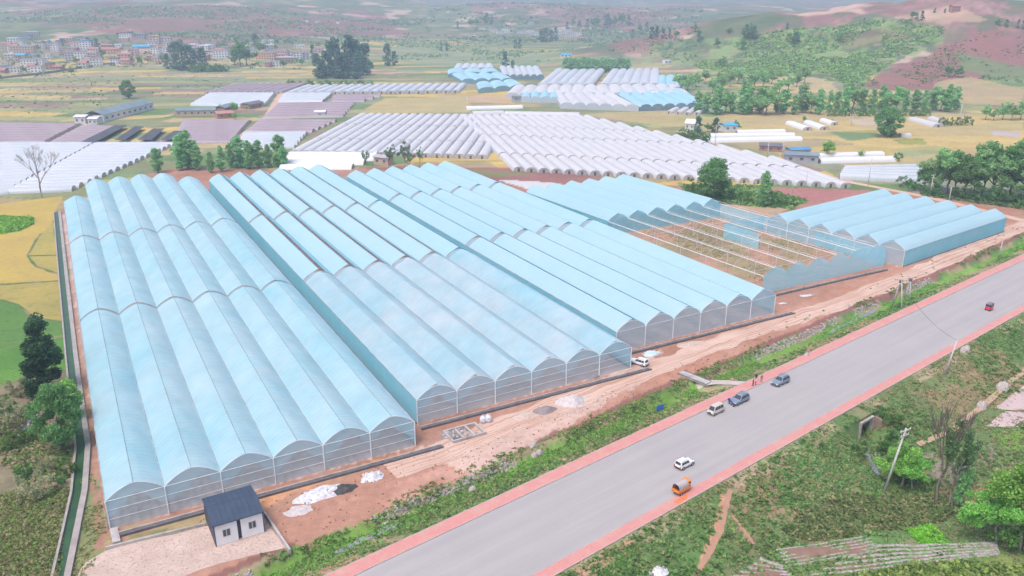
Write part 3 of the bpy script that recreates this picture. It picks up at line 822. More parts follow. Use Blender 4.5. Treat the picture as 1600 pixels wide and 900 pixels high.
# ------------------------------------------------------------------ blue multi-span greenhouses
M['roof_a'] = film("blue_film_streaked", (0.57, 0.80, 0.88), (0.34, 0.71, 0.83), 0.88, 0.38, 1.3, 0.28, 0.05, (0.42, 0.70), 0.26)
M['roof_a2'] = film("blue_film_shade_lift", (0.62, 0.83, 0.90), (0.38, 0.73, 0.84), 0.88, 0.38, 1.3, 0.28, 0.06, (0.40, 0.66), 0.26)  # right-slope film, its colour lightened to offset the darker shading there
M['roof_b'] = film("pale_blue_film", (0.55, 0.78, 0.86), (0.45, 0.74, 0.85), 0.91, 0.36, 1.6, 0.34, 0.03, (0.40, 0.7), 0.04)
M['roof_b2'] = film("cyan_vent_net", (0.30, 0.73, 0.86), (0.25, 0.69, 0.84), 0.92, 0.3, 1.0, 0.1, 0.05)
M['roof_new'] = film("slack_milky_film", (0.66, 0.79, 0.86), (0.43, 0.74, 0.85), 0.83, 0.4, 1.3, 0.1, 0.05, (0.40, 0.6), 0.3)
M['joint'] = film("grey_joint_film", (0.40, 0.50, 0.56), (0.34, 0.45, 0.52), 0.9, 0.3, 1.0, 0.05, 0.1)
M['net_front'] = film("front_insect_net", (0.70, 0.81, 0.86), (0.58, 0.76, 0.83), 0.38, 0.35, 0.9, 0.2, 0.1, avar=.15, gloss=.02)
M['net_dense'] = film("dense_front_net", (0.66, 0.74, 0.78), (0.56, 0.69, 0.75), 0.62, 0.4, 0.9, 0.2, 0.1, avar=.1, gloss=.02)
M['net_side'] = film("side_insect_net", (0.32, 0.78, 0.90), (0.26, 0.73, 0.87), 0.78, 0.4, 0.9, 0.1, 0.1, gloss=.02)
M['net_curtain'] = film("gable_curtain_film", (0.62, 0.80, 0.86), (0.50, 0.76, 0.84), 0.72, 0.4, 1.2, 0.1, 0.1, avar=.3)
M['net_open'] = film("open_frame_net", (0.46, 0.83, 0.95), (0.38, 0.80, 0.93), 0.74, 0.4, 0.9, 0.15, 0.1, gloss=.02)
M['white_pipe'] = pm("white_pipe", (.80, .80, .81), (.7, .7, .72), 1.0, .5)
M['rib_dark'] = pm("dark_cord", (.20, .26, .30), (.30, .40, .45), .3, .8)
EAVE, RISE = 5.5, 2.35
PROF = [1.9, 0.86]
def arch(s): return RISE * (1 - abs(2 * s - 1) ** PROF[0]) ** PROF[1]
class Frame:
    def __init__(s, o, U, W, nspan, span):
        s.o = np.array(o, float)[:2]; s.U = np.array(U, float); s.W = np.array(W, float); s.n = nspan; s.span = span
    def p(s, u, w, h):                     # local to the greenhouse origin
        return (s.U[0] * u + s.W[0] * w, s.U[1] * u + s.W[1] * w, h)
FLIP = [False]
def surf(name, fn, nu, nv, mat, parent, uvscale, smooth=True):
    V = []; UV = []
    for j in range(nv + 1):
        for i in range(nu + 1):
            a, b = i / nu, j / nv
            V.append(fn(a, b)); UV.append((a * uvscale[0], b * uvscale[1]))
    i, j = np.meshgrid(np.arange(nu), np.arange(nv)); q = (j * (nu + 1) + i).ravel()
    F = np.stack([q, q + 1, q + nu + 2, q + nu + 1], 1)
    if FLIP[0]: F = F[:, ::-1]
    return put(name, np_mesh(name, V, F, smooth, uv=UV), parent, mat)
def roof_piece(name, fr, k, w0, w1, s0, s1, mat, parent, lift=0.0, sag=0.06, nu=7, seed=0, lift_edge=None):
    ln = w1 - w0; nv = max(2, int(ln / 1.6))
    rs = np.random.RandomState(seed + k * 7 + int(w0))
    ph = rs.rand(6) * 6.28
    def fn(a, b):
        s = s0 + (s1 - s0) * a; w = w0 + ln * b
        e = math.sin(math.pi * a) * math.sin(math.pi * min(1, b * 6) / 2 if b < .08 else 1.57)
        d = sag * e * (math.sin(w * 1.9 + ph[0] + 2.0 * a) * .5 + math.sin(w * .37 + ph[1] + 5 * a) + .6 * math.sin(w * .93 + ph[2] - 7 * a))
        lf = lift * (ss(.55, 1.0, np.array(a)) if lift_edge != 'all' else 1.0)
        return fr.p((k + s) * fr.span, w, EAVE + arch(s) + float(lf) + d)
    return surf(name, fn, nu, nv, mat, parent, (abs(s1 - s0) * fr.span, ln))
def gable(name, fr, k, w, mat, parent, h0=0.0, top=True, out=0.0):
    n = 12
    def fn(a, b):
        t = EAVE + arch(a) if top else EAVE
        return fr.p((k + a) * fr.span, w + out, h0 + (t - h0) * b)
    return surf(name, fn, n, 5, mat, parent, (fr.span, 6.0), False)
def curtain(fr, k, w, parent, seed):
    """the milky film hanging inside the gable, its lower edge drawn up in folds"""
    rs = random.Random(seed)
    kind = rs.random()
    c = rs.uniform(.35, .65); hb = rs.uniform(.2, .9)
    def low(a):
        base = EAVE - .1 - 3.4 * abs(a - c) / max(c, 1 - c)
        return base + .15 * math.sin(a * 9 + seed) + hb * .9 * math.exp(-((a - c) / .22) ** 2)
    def fn(a, b):
        t = EAVE + arch(a) - .03; l = min(low(a), t - .1)
        return fr.p((k + a) * fr.span, w + .18, l + (t - l) * b)
    return surf("gable_film", fn, 14, 4, M['net_curtain'], parent, (fr.span, 3.0), False)
def tubepart(name, pts, r, mat, parent, n=5):
    mb = MB(); mb.tube(pts, r, n); return mb.build(name, mat, parent)
def greenhouse(name, label, o, U, W, nspan, span, sections, style, far_extra=None, walls=('left', 'right'), near_posts=True, group=None):
    fr = Frame(o, U, W, nspan, span)
    root = thing(name, label, "greenhouse", (fr.o[0], fr.o[1], 0.0), 0, group)
    total = sections[-1][1]; M_ = style == 'closed' or 'milky film' in label
    for si, (w0, w1, m1, m2, slot) in enumerate(sections):
        for k in range(nspan):
            a0, a1 = w0, w1
            if si == len(sections) - 1 and far_extra: a1 = far_extra[k]
            if style == 'closed':
                roof_piece("roof_film", fr, k, a0, a1, 0.0, .497, m1, root, .06, .09, 7, si * 31)
                roof_piece("roof_film", fr, k, a0, a1, .503, 1.0, m2, root, 0, .10, 7, si * 37 + 5)
            else:
                roof_piece("roof_film", fr, k, a0 + (0 if si == 0 else 0), a1, 0.0, .53, m1, root, .42, .15 if m1 is M['roof_new'] else .05, 8, si * 31)
                roof_piece("vent_film", fr, k, a0, a1, .53 + slot, 1.0, m2, root, 0, .06, 6, si * 37 + 5)
            if style != 'closed':
                mb = MB(); mb.tube([fr.p((k + .53 + slot) * span, a0, EAVE + arch(.53 + slot)), fr.p((k + .53 + slot) * span, a1, EAVE + arch(.53 + slot))], .05, 4)
                mb.build("vent_rail", M['gutter'], root)
            else:
                tubepart("ridge_cord", [fr.p((k + .5) * span, a0, EAVE + RISE + .05), fr.p((k + .5) * span, a1, EAVE + RISE + .05)], .07, M['rib_dark'], root, 4)
        # grey strip of film closing the gap between two lengths of roof
        if si + 1 < len(sections):
            g0, g1 = w1, sections[si + 1][0]
            for k in range(nspan):
                roof_piece("joint_film", fr, k, g0, g1, 0, 1, M['joint'], root, -.22, 0, 12, 3, 'all')
    for k in range(nspan + 1):
        e = total if not far_extra else far_extra[min(max(k - 1, 0), nspan - 1)] if k else far_extra[0]
        tubepart("gutter", [fr.p(k * span, -.1, EAVE - .02), fr.p(k * span, e, EAVE - .02)], .13, M['gutter'], root, 5)
    for k in range(nspan):
        gable("front_net", fr, k, -.06, M['net_front'] if (style == 'closed' or 'milky film' in label) else M['net_dense'], root)
        if style == 'closed' or 'milky film' in label: curtain(fr, k, 0.0, root, k * 5 + 3)
        e = far_extra[k] if far_extra else total
        gable("back_net", fr, k, e + .06, M['net_side'], root)
        tubepart("end_hoop", [fr.p((k + i / 10) * span, -.1, EAVE + arch(i / 10)) for i in range(11)], .06, M['white_pipe'], root, 5)
        for hz in (1.9, 3.7, 5.5) if M_ else (5.5,):
            tubepart("front_rail", [fr.p(k * span, -.12, hz), fr.p((k + 1) * span, -.12, hz)], .03 if hz < 5 else .05, M['white_pipe'], root, 4)
    for side in walls:
        u = -.08 if side == 'left' else nspan * span + .08
        e = (far_extra[0] if side == 'left' else far_extra[-1]) if far_extra else total
        surf("side_net", lambda a, b, u=u, e=e: fr.p(u, e * b, EAVE * a), 3, max(4, int(e / 4)), M['net_side'], root, (EAVE, e), False)
        tubepart("base_board", [fr.p(u - .1, 0, .15), fr.p(u - .1, e, .15)], .18, M['dark_concrete'], root, 4)
    if near_posts:
        for k in range(nspan + 1):
            if style == 'closed' or True:
                tubepart("post", [fr.p(k * span, -.18, 0), fr.p(k * span, -.18, EAVE)], .11, M['white_pipe'], root, 6)
        for k in range(1, nspan):
            for w in (9, 18, 27):
                tubepart("inner_post", [fr.p(k * span, w, 0), fr.p(k * span, w, EAVE)], .08, M['metal'], root, 5)
    return root, fr
RA = (M['roof_a'], M['roof_a2']); RB = (M['roof_b'], M['roof_b2'])
PROF[:] = [1.65, .97]
greenhouse("film_greenhouse", "closed six-span pale blue film greenhouse nearest the small white cabin", uw(-2.4, 134.5), UD, WD, 6, 9.3,
           [(0, 91.2, *RA, 0), (92.8, 171.2, *RA, 0), (172.8, 262, *RA, 0)], 'closed', [240, 272, 273, 274, 272, 258])
PROF[:] = [1.75, 0.92]
greenhouse("film_greenhouse", "six-span blue greenhouse in the middle, its near third under slack milky film", uw(57.3, 143), UD, WD, 6, 9.33,
           [(0, 85.0, M['roof_new'], M['roof_new'], .012), (87.4, 160.4, *RB, .22), (162.8, 247, *RB, .21)], 'vent', None)
PROF[:] = [1.9, 0.86]
greenhouse("film_greenhouse", "six-span blue greenhouse with open ridge slots, between the milky one and the bare frame", uw(115.6, 152.7), UD, WD, 6, 9.25,
           [(0, 84.5, *RB, .22), (87.3, 157.5, *RB, .16), (160, 215, *RB, .14)], 'vent', None)
# unfinished house: covered at the far end, bare frame and net walls at the near end
Do, Df = uw(180.3, 166.5), uw(174.4, 299.0)
Dw = (Df - Do) / np.linalg.norm(Df - Do)
def unfinished():
    fr = Frame(Do, UD, Dw, 6, 9.35)
    root = thing("film_greenhouse", "half built six-span greenhouse, bare pipe frame in front of its blue covered part", "greenhouse", (Do[0], Do[1], 0))
    c0, c1 = 75.5, 132.5
    for k in range(6):
        roof_piece("roof_film", fr, k, c0, c1, 0, .53, M['roof_b'], root, .42, .05, 8, 3)
        roof_piece("vent_film", fr, k, c0, c1, .60, 1, M['roof_b2'], root, 0, .05, 6, 9)
        gable("gable_net", fr, k, c0 - .06, M['net_open'], root)
        gable("back_net", fr, k, c1 + .06, M['net_side'], root)
        gable("front_net", fr, k, -.05, M['net_open'], root)
        for w in range(0, 75, 6):
            tubepart("hoop", [fr.p((k + i / 8) * fr.span, w + .4, EAVE + arch(i / 8)) for i in range(9)], .03, M['metal'], root, 4)
        tubepart("ridge_pipe", [fr.p((k + .5) * fr.span, 0, EAVE + RISE), fr.p((k + .5) * fr.span, c0, EAVE + RISE)], .05, M['metal'], root, 4)
    for k in range(7):
        tubepart("gutter", [fr.p(k * fr.span, 0, EAVE), fr.p(k * fr.span, c0, EAVE)], .125, M['white_pipe'], root, 5)
        tubepart("gutter", [fr.p(k * fr.span, c0, EAVE), fr.p(k * fr.span, c1, EAVE)], .13, M['gutter'], root, 5)
        for w in range(0, 76, 12):
            tubepart("post", [fr.p(k * fr.span, w + .2, 0), fr.p(k * fr.span, w + .2, EAVE)], .06, M['metal'], root, 5)
        for w in range(6, 76, 24):
            if k < 6: tubepart("tie_rod", [fr.p(k * fr.span, w, EAVE - .3), fr.p((k + 1) * fr.span, w, EAVE - .3)], .04, M['metal'], root, 4)
    u = 6 * fr.span + .06
    surf("side_net", lambda a, b: fr.p(u, c1 * b, EAVE * a), 3, 30, M['net_open'], root, (EAVE, c1), False)
    surf("side_net", lambda a, b: fr.p(-.06, c0 + (c1 - c0) * b, EAVE * a), 3, 15, M['net_side'], root, (EAVE, c1 - c0), False)
    a, b = fr.span * 3.35, fr.span * 5.95
    surf("inner_net", lambda s, t: fr.p(fr.span * 3.75 + .1, 35 + 17 * t, EAVE * s), 3, 6, M['net_open'], root, (EAVE, 17), False)
    surf("inner_net", lambda s, t: fr.p(fr.span * (3.75 + 2.2 * t), 52, EAVE * s), 3, 6, M['net_open'], root, (EAVE, 20), False)
unfinished()
Eo = np.array(FOOT['E'][3]); En = np.array(FOOT['E'][0]); Ef = np.array(FOOT['E'][1])
Eu = (Eo - En); Ew = (Ef - En); FLIP[0] = True
greenhouse("film_greenhouse", "low six-span blue greenhouse lying parallel to the road beyond the bare frame", En, Eu / np.linalg.norm(Eu), Ew / np.linalg.norm(Ew), 6, float(np.linalg.norm(Eu)) / 6,
           [(0, float(np.linalg.norm(Ew)), *RB, .18)], 'vent', None)
FLIP[0] = False

# ------------------------------------------------------------------ white tunnels
def tunnel_mesh(wd, ln, ht, rs, segs=8):
    nv = max(3, int(ln / 2.6)); V = []; UV = []
    for j in range(nv + 1):
        k = 1 + .018 * math.sin(j * 2.1) + rs.uniform(-.012, .012)
        for i in range(segs + 1):
            t = math.pi * i / segs
            c = math.cos(t); sgn = 1 if c >= 0 else -1
            V.append((-sgn * abs(c) ** .75 * wd / 2, ln * j / nv, math.sin(t) ** .8 * ht * k)); UV.append((wd * i / segs, ln * j / nv))
    i, j = np.meshgrid(np.arange(segs), np.arange(nv)); q = (j * (segs + 1) + i).ravel()
    F = np.stack([q, q + 1, q + segs + 2, q + segs + 1], 1)
    return np_mesh("cover", V, F, True, uv=UV)
def tunnel_end(wd, ht, y, segs=8):
    V = [(0, y, 0)]; UV = [(0, 0)]
    for i in range(segs + 1):
        t = math.pi * i / segs; c = math.cos(t); sgn = 1 if c >= 0 else -1
        V.append((-sgn * abs(c) ** .75 * wd / 2 * .985, y, math.sin(t) ** .8 * ht * .985)); UV.append((V[-1][0], V[-1][2]))
    F = [(0, i + 1, i + 2) for i in range(segs)]
    return np_mesh("end_wall", V, F, False, uv=UV)
M['door_dark'] = pm("tunnel_doorway", (.10, .09, .085), (.18, .15, .13), 1.5, .95)
TUNNELS = 0
_tm = {}
def tunnel(o, az_vec, wd, ln, ht, label, group, mat, parts=True, rs=random.Random(5), cat="tunnel greenhouse", doors=True):
    """a film tunnel starting at o and running along az_vec"""
    global TUNNELS; TUNNELS += 1
    rz = math.atan2(az_vec[1], az_vec[0]) - math.pi / 2
    key = (round(wd, 1), round(ln * 2) / 2, round(ht, 1), mat.name, parts)
    if key not in _tm:
        c = tunnel_mesh(wd, key[1], ht, rs); c.materials.append(mat)
        e0 = e1 = d = None
        if parts:
            e0 = tunnel_end(wd, ht, .05); e1 = tunnel_end(wd, ht, key[1] - .05)
            for q in (e0, e1): q.materials.append(M['end_film'])
            mb = MB(); mb.box((0, -.02, ht * .33), (wd * .2, .08, ht * .66)); d = mb.mesh("door"); d.materials.append(M['door_dark'])
        _tm[key] = (c, e0, e1, d)
    c, e0, e1, d = _tm[key]
    z = tz(o[0], o[1])
    if not parts:
        ob = put("tunnel_greenhouse", c); ob.location = (o[0], o[1], z); ob.rotation_euler = (0, 0, rz)
        return tag(ob, label, cat, group)
    root = thing("tunnel_greenhouse", label, cat, (o[0], o[1], z), rz, group)
    put("cover", c, root); put("end_wall", e0, root); put("end_wall", e1, root)
    if doors: put("door", d, root)
    return root
def xsect(p, d, a, b):
    """distance along ray p+t*d to the line through a,b"""
    e = b - a; den = d[0] * e[1] - d[1] * e[0]
    if abs(den) < 1e-9: return 1e9
    return ((a[0] - p[0]) * e[1] - (a[1] - p[1]) * e[0]) / den
def tunnel_field(where, group, F0, F1, az, spacing, joints, limit, mat, ht=2.6, gap=.93, rows=None, parts=True, shift=None, minlen=6, jgap=1.5, cap=None):
    F0 = np.array(F0[:2]); F1 = np.array(F1[:2]); d = azv(az)
    n = max(1, int(round(np.linalg.norm(F1 - F0) / spacing)))
    rs = random.Random(hash(where) % 1000 if False else len(where))
    rows = rows or ["front", "second", "third", "fourth", "fifth", "sixth"]
    per = []
    for i in range(n):
        c = F0 + (F1 - F0) * (i + .5) / n
        end = min(xsect(c, d, np.array(a[:2]), np.array(b[:2])) for a, b in limit)
        js = [j + (shift(i / n) if shift else 0) for j in joints]
        cuts = [0] + [j for j in js if j < end - minlen] + [end]
        for r in range(len(cuts) - 1):
            per.append((r, i, c, cuts[r], cuts[r + 1]))
    wd_eff = spacing * abs(math.cos(math.atan2(*(F1 - F0)) - math.radians(az) - math.pi / 2)) if True else spacing
    cnt = {}
    for r, i, c, a, b in per:
        if b - a < minlen: continue
        cnt[r] = cnt.get(r, 0) + 1
        p = c + d * (a + .2)
        nm = "%s from the left in the %s row of %s" % (ordw(cnt[r]), rows[r], where)
        tunnel(p, d, wd_eff * gap, b - a - jgap, ht, nm, group, mat, parts, rs)
    return n
def W_(px, py): return np.array(at(px, py, 0)[:2])
def len_to(px0, px1, d):
    return float((W_(*px1) - W_(*px0)) @ d)
# field left of the lane
az1 = 4.5; d1 = azv(az1)
f0, f1 = W_(452, 241), W_(762, 249)
tunnel_field("the smaller white tunnel field", "white tunnels of the smaller field", f0, f1, az1, 6.3,
             [len_to((452, 241), (484, 221), d1), len_to((452, 241), (521, 198), d1)], [(W_(551, 181), W_(735, 183)), (W_(735, 183), W_(772, 238))], M['white_film'], 2.7)
az2 = -11.3; d2 = azv(az2)
f0, f1 = W_(801, 268), W_(1333, 295)
tunnel_field("the wide white tunnel field", "white tunnels of the wide field", f0, f1, az2, 6.6,
             [len_to((801, 268), (794, 244), d2), len_to((801, 268), (767, 214), d2), len_to((801, 268), (754, 198), d2)],
             [(W_(738, 183), W_(905, 184)), (W_(905, 182), W_(1292, 270))], M['white_film'], 2.7, shift=lambda t: 0)
# long cross tunnels along the far edge of the wide field
for (a, b), lab in ((((738, 179), (786, 178)), "short white tunnel lying across the far left end of the wide white field"), (((789, 179), (905, 181)), "long white tunnel lying across the far end of the wide white field")):
    p, q = W_(*a), W_(*b); dd = (q - p) / np.linalg.norm(q - p)
    tunnel(p, dd, 8, float(np.linalg.norm(q - p)), 2.6, lab, None, M['white_film'])
# bright flat-roofed sheets behind the blue houses: four long low tunnels
for k, (x0, x1, y) in enumerate(((452, 590, 243.5), (448, 588, 249.5), (444, 570, 256), (440, 552, 263))):
    p, q = W_(x0, y), W_(x1, y - .3); dd = (q - p) / np.linalg.norm(q - p)
    tunnel(p, dd, 9.5, float(np.linalg.norm(q - p)), 2.2, "bright white low tunnel, %s behind the blue greenhouse ridges" % ["farthest of four", "second farthest of four", "second nearest of four", "nearest of four"][k], "bright low tunnels behind the blue greenhouses", M['sheet_white'])
def row_patch(where, group, quad, n, mat, ht, split=None, parts=True, cols=("",)):
    """rows of tunnels filling a quad: near-left, near-right, far-right, far-left (photo pixels); n rows from near to far"""
    A, B, Cc, D = [np.array(at(*q)[:2]) for q in quad]
    for i in range(n):
        t = (i + .5) / n
        l = A + (D - A) * t; r = B + (Cc - B) * t
        dd = r - l; ln = np.linalg.norm(dd); dd = dd / ln
        depth_ = np.linalg.norm(D - A) / n * abs(np.cross(dd, (D - A) / np.linalg.norm(D - A)))
        tunnel(l, dd, depth_ * .86, float(ln) - .3, ht, "%s row from the front of %s" % (ordw(i + 1), where), group, mat, parts)
row_patch("the white tunnels left of the zigzag joint", "white tunnels at the left edge", ((-60, 312), (8, 304), (150, 226), (-60, 226)), 17, M['haze_film'], 2.2)
row_patch("the white tunnels right of the zigzag joint", "white tunnels beside the far end of the closed greenhouse", ((10, 304), (110, 300), (277, 226), (152, 226)), 17, M['haze_film'], 2.2)
row_patch("the mauve shade tunnels at the left edge", "mauve shade tunnels", ((-70, 226), (72, 224), (126, 196), (-70, 193)), 8, M['mauve_film'], 2.0)
row_patch("the mauve shade tunnels beside the pale lane", "mauve shade tunnels", ((80, 226), (132, 226), (190, 200), (133, 198)), 7, M['mauve_film'], 2.0)
row_patch("the mauve shade tunnels behind the poplars", "mauve shade tunnels", ((272, 225), (362, 224), (391, 191), (290, 189)), 9, M['mauve_film'], 2.0)
row_patch("the white tunnels right of the poplars", "white tunnels beside the smaller field", ((372, 236), (458, 232), (482, 209), (382, 210)), 5, M['haze_film'], 2.4)
row_patch("the mauve shade tunnels nearest the smaller white field", "mauve shade tunnels", ((386, 208), (486, 208), (530, 189), (408, 189)), 5, M['mauve_film'], 2.0)
row_patch("the mauve shade tunnels right of the red lane", "mauve shade tunnels", ((412, 186), (536, 184), (555, 161), (437, 163)), 6, M['mauve_film'], 2.0)
row_patch("the mauve shade tunnels under the far white row", "mauve shade tunnels", ((520, 160), (566, 160), (600, 149), (522, 150)), 3, M['mauve_film'], 2.0)
row_patch("the pale tunnels right of the red lane", "pale tunnels beside the red lane", ((437, 161), (505, 161), (521, 148), (446, 148)), 4, M['haze_film'], 2.8)
row_patch("the pale tunnels left of the red lane", "pale tunnels left of the red lane", ((300, 166), (414, 168), (431, 148), (330, 148)), 6, M['haze_film'], 2.8)
f0, f1 = W_(443, 149), W_(718, 146)
tunnel_field("the far row beside the tan field", "white tunnels of the far row", f0, f1, 3.0, 8.3, [], [(W_(449, 137), W_(718, 134))], M['haze_film'], 3.4, .9)
f0, f1 = W_(318, 147), W_(442, 146)
tunnel_field("the far mauve shade row", "mauve shade tunnels", f0, f1, 2.0, 8.3, [], [(W_(350, 132), W_(447, 132))], M['mauve_film'], 2.4, .9)
# single tunnels scattered over the plain
SINGLE = [((728, 171), (816, 169), 7, "white tunnel alone in the tan field with a pole at its end", 'sheet_white'),
          ((1104, 222), (1250, 219), 7, "longest white tunnel of the three beside the dark trees, nearest", 'sheet_white'),
          ((1108, 214.5), (1240, 213), 6, "middle white tunnel of the three beside the dark trees", 'sheet_white'),
          ((1150, 209), (1225, 207.5), 6, "shortest white tunnel of the three beside the dark trees", 'sheet_white'),
          ((1278, 254), (1395, 251), 7, "white tunnel with grey side wall below the bushy tree", 'sheet_white'),
          ((1262, 247), (1378, 243), 6, "white tunnel behind the grey walled one below the bushy tree", 'sheet_white'),
          ((1262, 204), (1234, 194), 7, "leftmost of three short white tunnels by the farm heap", 'sheet_white'),
          ((1288, 203), (1262, 193), 7, "middle of three short white tunnels by the farm heap", 'sheet_white'),
          ((1304, 196), (1286, 190), 6, "rightmost of three short white tunnels by the farm heap", 'sheet_white'),
          ((1466, 199), (1426, 188), 8, "nearer of two white tunnels beside the dark round bushes", 'white_film'),
          ((1474, 193), (1456, 187), 7, "farther of two white tunnels beside the dark round bushes", 'white_film'),
          ((1405, 214), (1420, 213.5), 5, "stubby white tunnel beside the big round tree", 'white_film'),
          ((1045, 178), (1058, 171), 5, "leftmost low tunnel of the cluster before the far blue house", 'white_film'),
          ((1059, 179), (1072, 171), 5, "second low tunnel of the cluster before the far blue house", 'white_film'),
          ((1073, 180), (1086, 171.5), 5, "third low tunnel of the cluster before the far blue house", 'white_film'),
          ((1088, 180), (1099, 172), 5, "rightmost low tunnel of the cluster before the far blue house", 'white_film'),
          ((1093, 172), (1128, 172), 6, "low grey tunnel running towards the poplar belt", 'haze_film')]
for a, b, wd, lab, mt in SINGLE:
    p, q = np.array(at(*a)[:2]), np.array(at(*b)[:2]); dd = (q - p) / np.linalg.norm(q - p)
    tunnel(p, dd, wd, float(np.linalg.norm(q - p)), 2.5, lab, None, M[mt])
row_patch("the broad grey white tunnels beyond the right end", "grey white tunnels by the right copse", ((1310, 281), (1480, 291), (1452, 262), (1318, 266)), 5, M['haze_film'], 3.0)

# ------------------------------------------------------------------ far multi-span houses
def far_multi(label, quad, n, mat, eave=3.2, rise=2.2, end=None, cat="greenhouse", name="multispan_greenhouse", group=None):
    """quad: near-left, near-right, far-right, far-left; spans side by side, tunnels run near to far"""
    A, B, Cc, D = [np.array(at(*q)[:2]) for q in quad]
    root = thing(name, label, cat, (A[0], A[1], tz(A[0], A[1])), 0, group)
    for k in range(n):
        n0 = A + (B - A) * k / n - A; n1 = A + (B - A) * (k + 1) / n - A
        f0 = D + (Cc - D) * k / n - A; f1 = D + (Cc - D) * (k + 1) / n - A
        def fn(a, b):
            l = n0 + (f0 - n0) * b; r = n1 + (f1 - n1) * b; q = l + (r - l) * a
            return (q[0], q[1], eave + rise * max(0, 1 - abs(2 * a - 1) ** 2.1) ** .7 * (1 + .03 * math.sin(b * 23 + k)))
        ln = float(np.linalg.norm(f0 - n0))
        surf("roof_film", fn, 8, max(2, int(ln / 8)), mat, root, (8, ln))
        def ge(a, b):
            q = n0 + (n1 - n0) * a
            return (q[0], q[1], (eave + rise * max(0, 1 - abs(2 * a - 1) ** 2.1) ** .7) * b)
        surf("end_wall", ge, 8, 2, end or M['haze_film'], root, (8, 5), False)
    for P, Q in ((A, D), (B, Cc)):
        surf("side_wall", lambda a, b, P=P, Q=Q: (*(P + (Q - P) * b - A), eave * a), 1, 6, end or M['haze_film'], root, (eave, 40), False)
    return root
M['far_end_blue'] = film("far_blue_net", (0.30, 0.48, 0.58), (0.24, 0.42, 0.52), 0.9, 0.3, 1.0, .1, .1)
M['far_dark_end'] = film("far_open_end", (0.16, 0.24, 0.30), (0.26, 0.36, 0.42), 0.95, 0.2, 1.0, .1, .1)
far_multi("far milky white six-span greenhouse left of the blue open-ended one", ((876, 170), (998, 174), (950, 149), (862, 149)), 6, M['white_film'])
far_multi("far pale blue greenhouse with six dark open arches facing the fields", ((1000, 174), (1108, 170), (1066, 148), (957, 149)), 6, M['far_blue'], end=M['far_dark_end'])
far_multi("far white greenhouse strip of many scallops crossing behind the blue arches", ((790, 154), (1080, 154), (1060, 139), (802, 141)), 14, M['white_film'])
far_multi("far blue low greenhouse between the white roofs and the sheds", ((814, 160), (874, 161), (872, 150), (816, 150)), 4, M['far_blue'])
far_multi("far pale green-white six-span greenhouse, left of the two in the hindmost rank", ((838, 139), (925, 139), (945, 113), (868, 113)), 6, M['haze_film'])
far_multi("far pale grey six-span greenhouse, right of the two in the hindmost rank", ((936, 138), (1030, 138), (1030, 112), (955, 113)), 6, M['haze_film'])
far_multi("far blue three-span greenhouse at the right end of the hindmost rank", ((1026, 140), (1070, 141), (1066, 124), (1028, 124)), 3, M['far_blue'])
far_multi("far blue greenhouse, foremost of three stepped ones beside the red bank", ((748, 146), (820, 140), (806, 131), (744, 136)), 3, M['far_blue'], end=M['far_end_blue'])
far_multi("far blue greenhouse, middle of three stepped ones beside the red bank", ((722, 131), (804, 130), (786, 120), (706, 121)), 4, M['far_blue'], end=M['far_end_blue'])
far_multi("far blue greenhouse, hindmost of three stepped ones beside the red bank", ((700, 121), (780, 119), (776, 113), (700, 114)), 3, M['far_blue'], end=M['far_end_blue'])
far_multi("far white five-span greenhouse above the stepped blue ones", ((708, 113), (772, 112), (770, 105), (712, 105)), 5, M['haze_film'])
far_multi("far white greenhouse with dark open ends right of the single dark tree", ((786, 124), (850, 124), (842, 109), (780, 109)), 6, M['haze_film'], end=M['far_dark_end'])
# ------------------------------------------------------------------ trees
def leaf_mesh(name, Cn, size, tint, rs, updown=0.35, aspect=1.0):
    """many small leaf-spray faces; Cn (n,3), size (n,), tint (n,3)"""
    n = len(Cn)
    nrm = rs.normal(size=(n, 3)); nrm[:, 2] = np.abs(nrm[:, 2]) * (1.0 if updown > .2 else .8) + updown; nrm /= np.linalg.norm(nrm, axis=1)[:, None]
    a = np.cross(nrm, rs.normal(size=(n, 3))); a /= np.linalg.norm(a, axis=1)[:, None]
    b = np.cross(nrm, a)
    s = size[:, None] * .5
    V = np.stack([Cn - a * s - b * s * .35 * aspect, Cn + b * s * -aspect * .2 + a * s * .1 - b * s * .6 * aspect, Cn + a * s + b * s * .25 * aspect, Cn + b * s * .8 * aspect - a * s * .2], 1).reshape(-1, 3)
    F = np.arange(4 * n).reshape(n, 4)
    me = np_mesh(name, V, F, False, np.repeat(tint, 4, 0)); me.materials.append(M['leaf'])
    return me
GREENS = {'round': ((.13, .25, .09), (.085, .18, .065)), 'poplar': ((.20, .36, .15), (.14, .27, .12)), 'broad': ((.12, .23, .075), (.075, .16, .055)), 'dark': ((.085, .165, .115), (.06, .12, .09)), 'pampas': ((.27, .26, .16), (.19, .20, .11)),
          'light': ((.20, .37, .09), (.13, .26, .06)), 'airy': ((.12, .19, .085), (.07, .12, .05)), 'bush': ((.10, .19, .055), (.06, .12, .04)),
          'hedge': ((.11, .21, .055), (.07, .14, .045)), 'willow': ((.21, .35, .14), (.145, .26, .11)), 'conifer': ((.045, .10, .045), (.025, .06, .03))}
_lib = {}
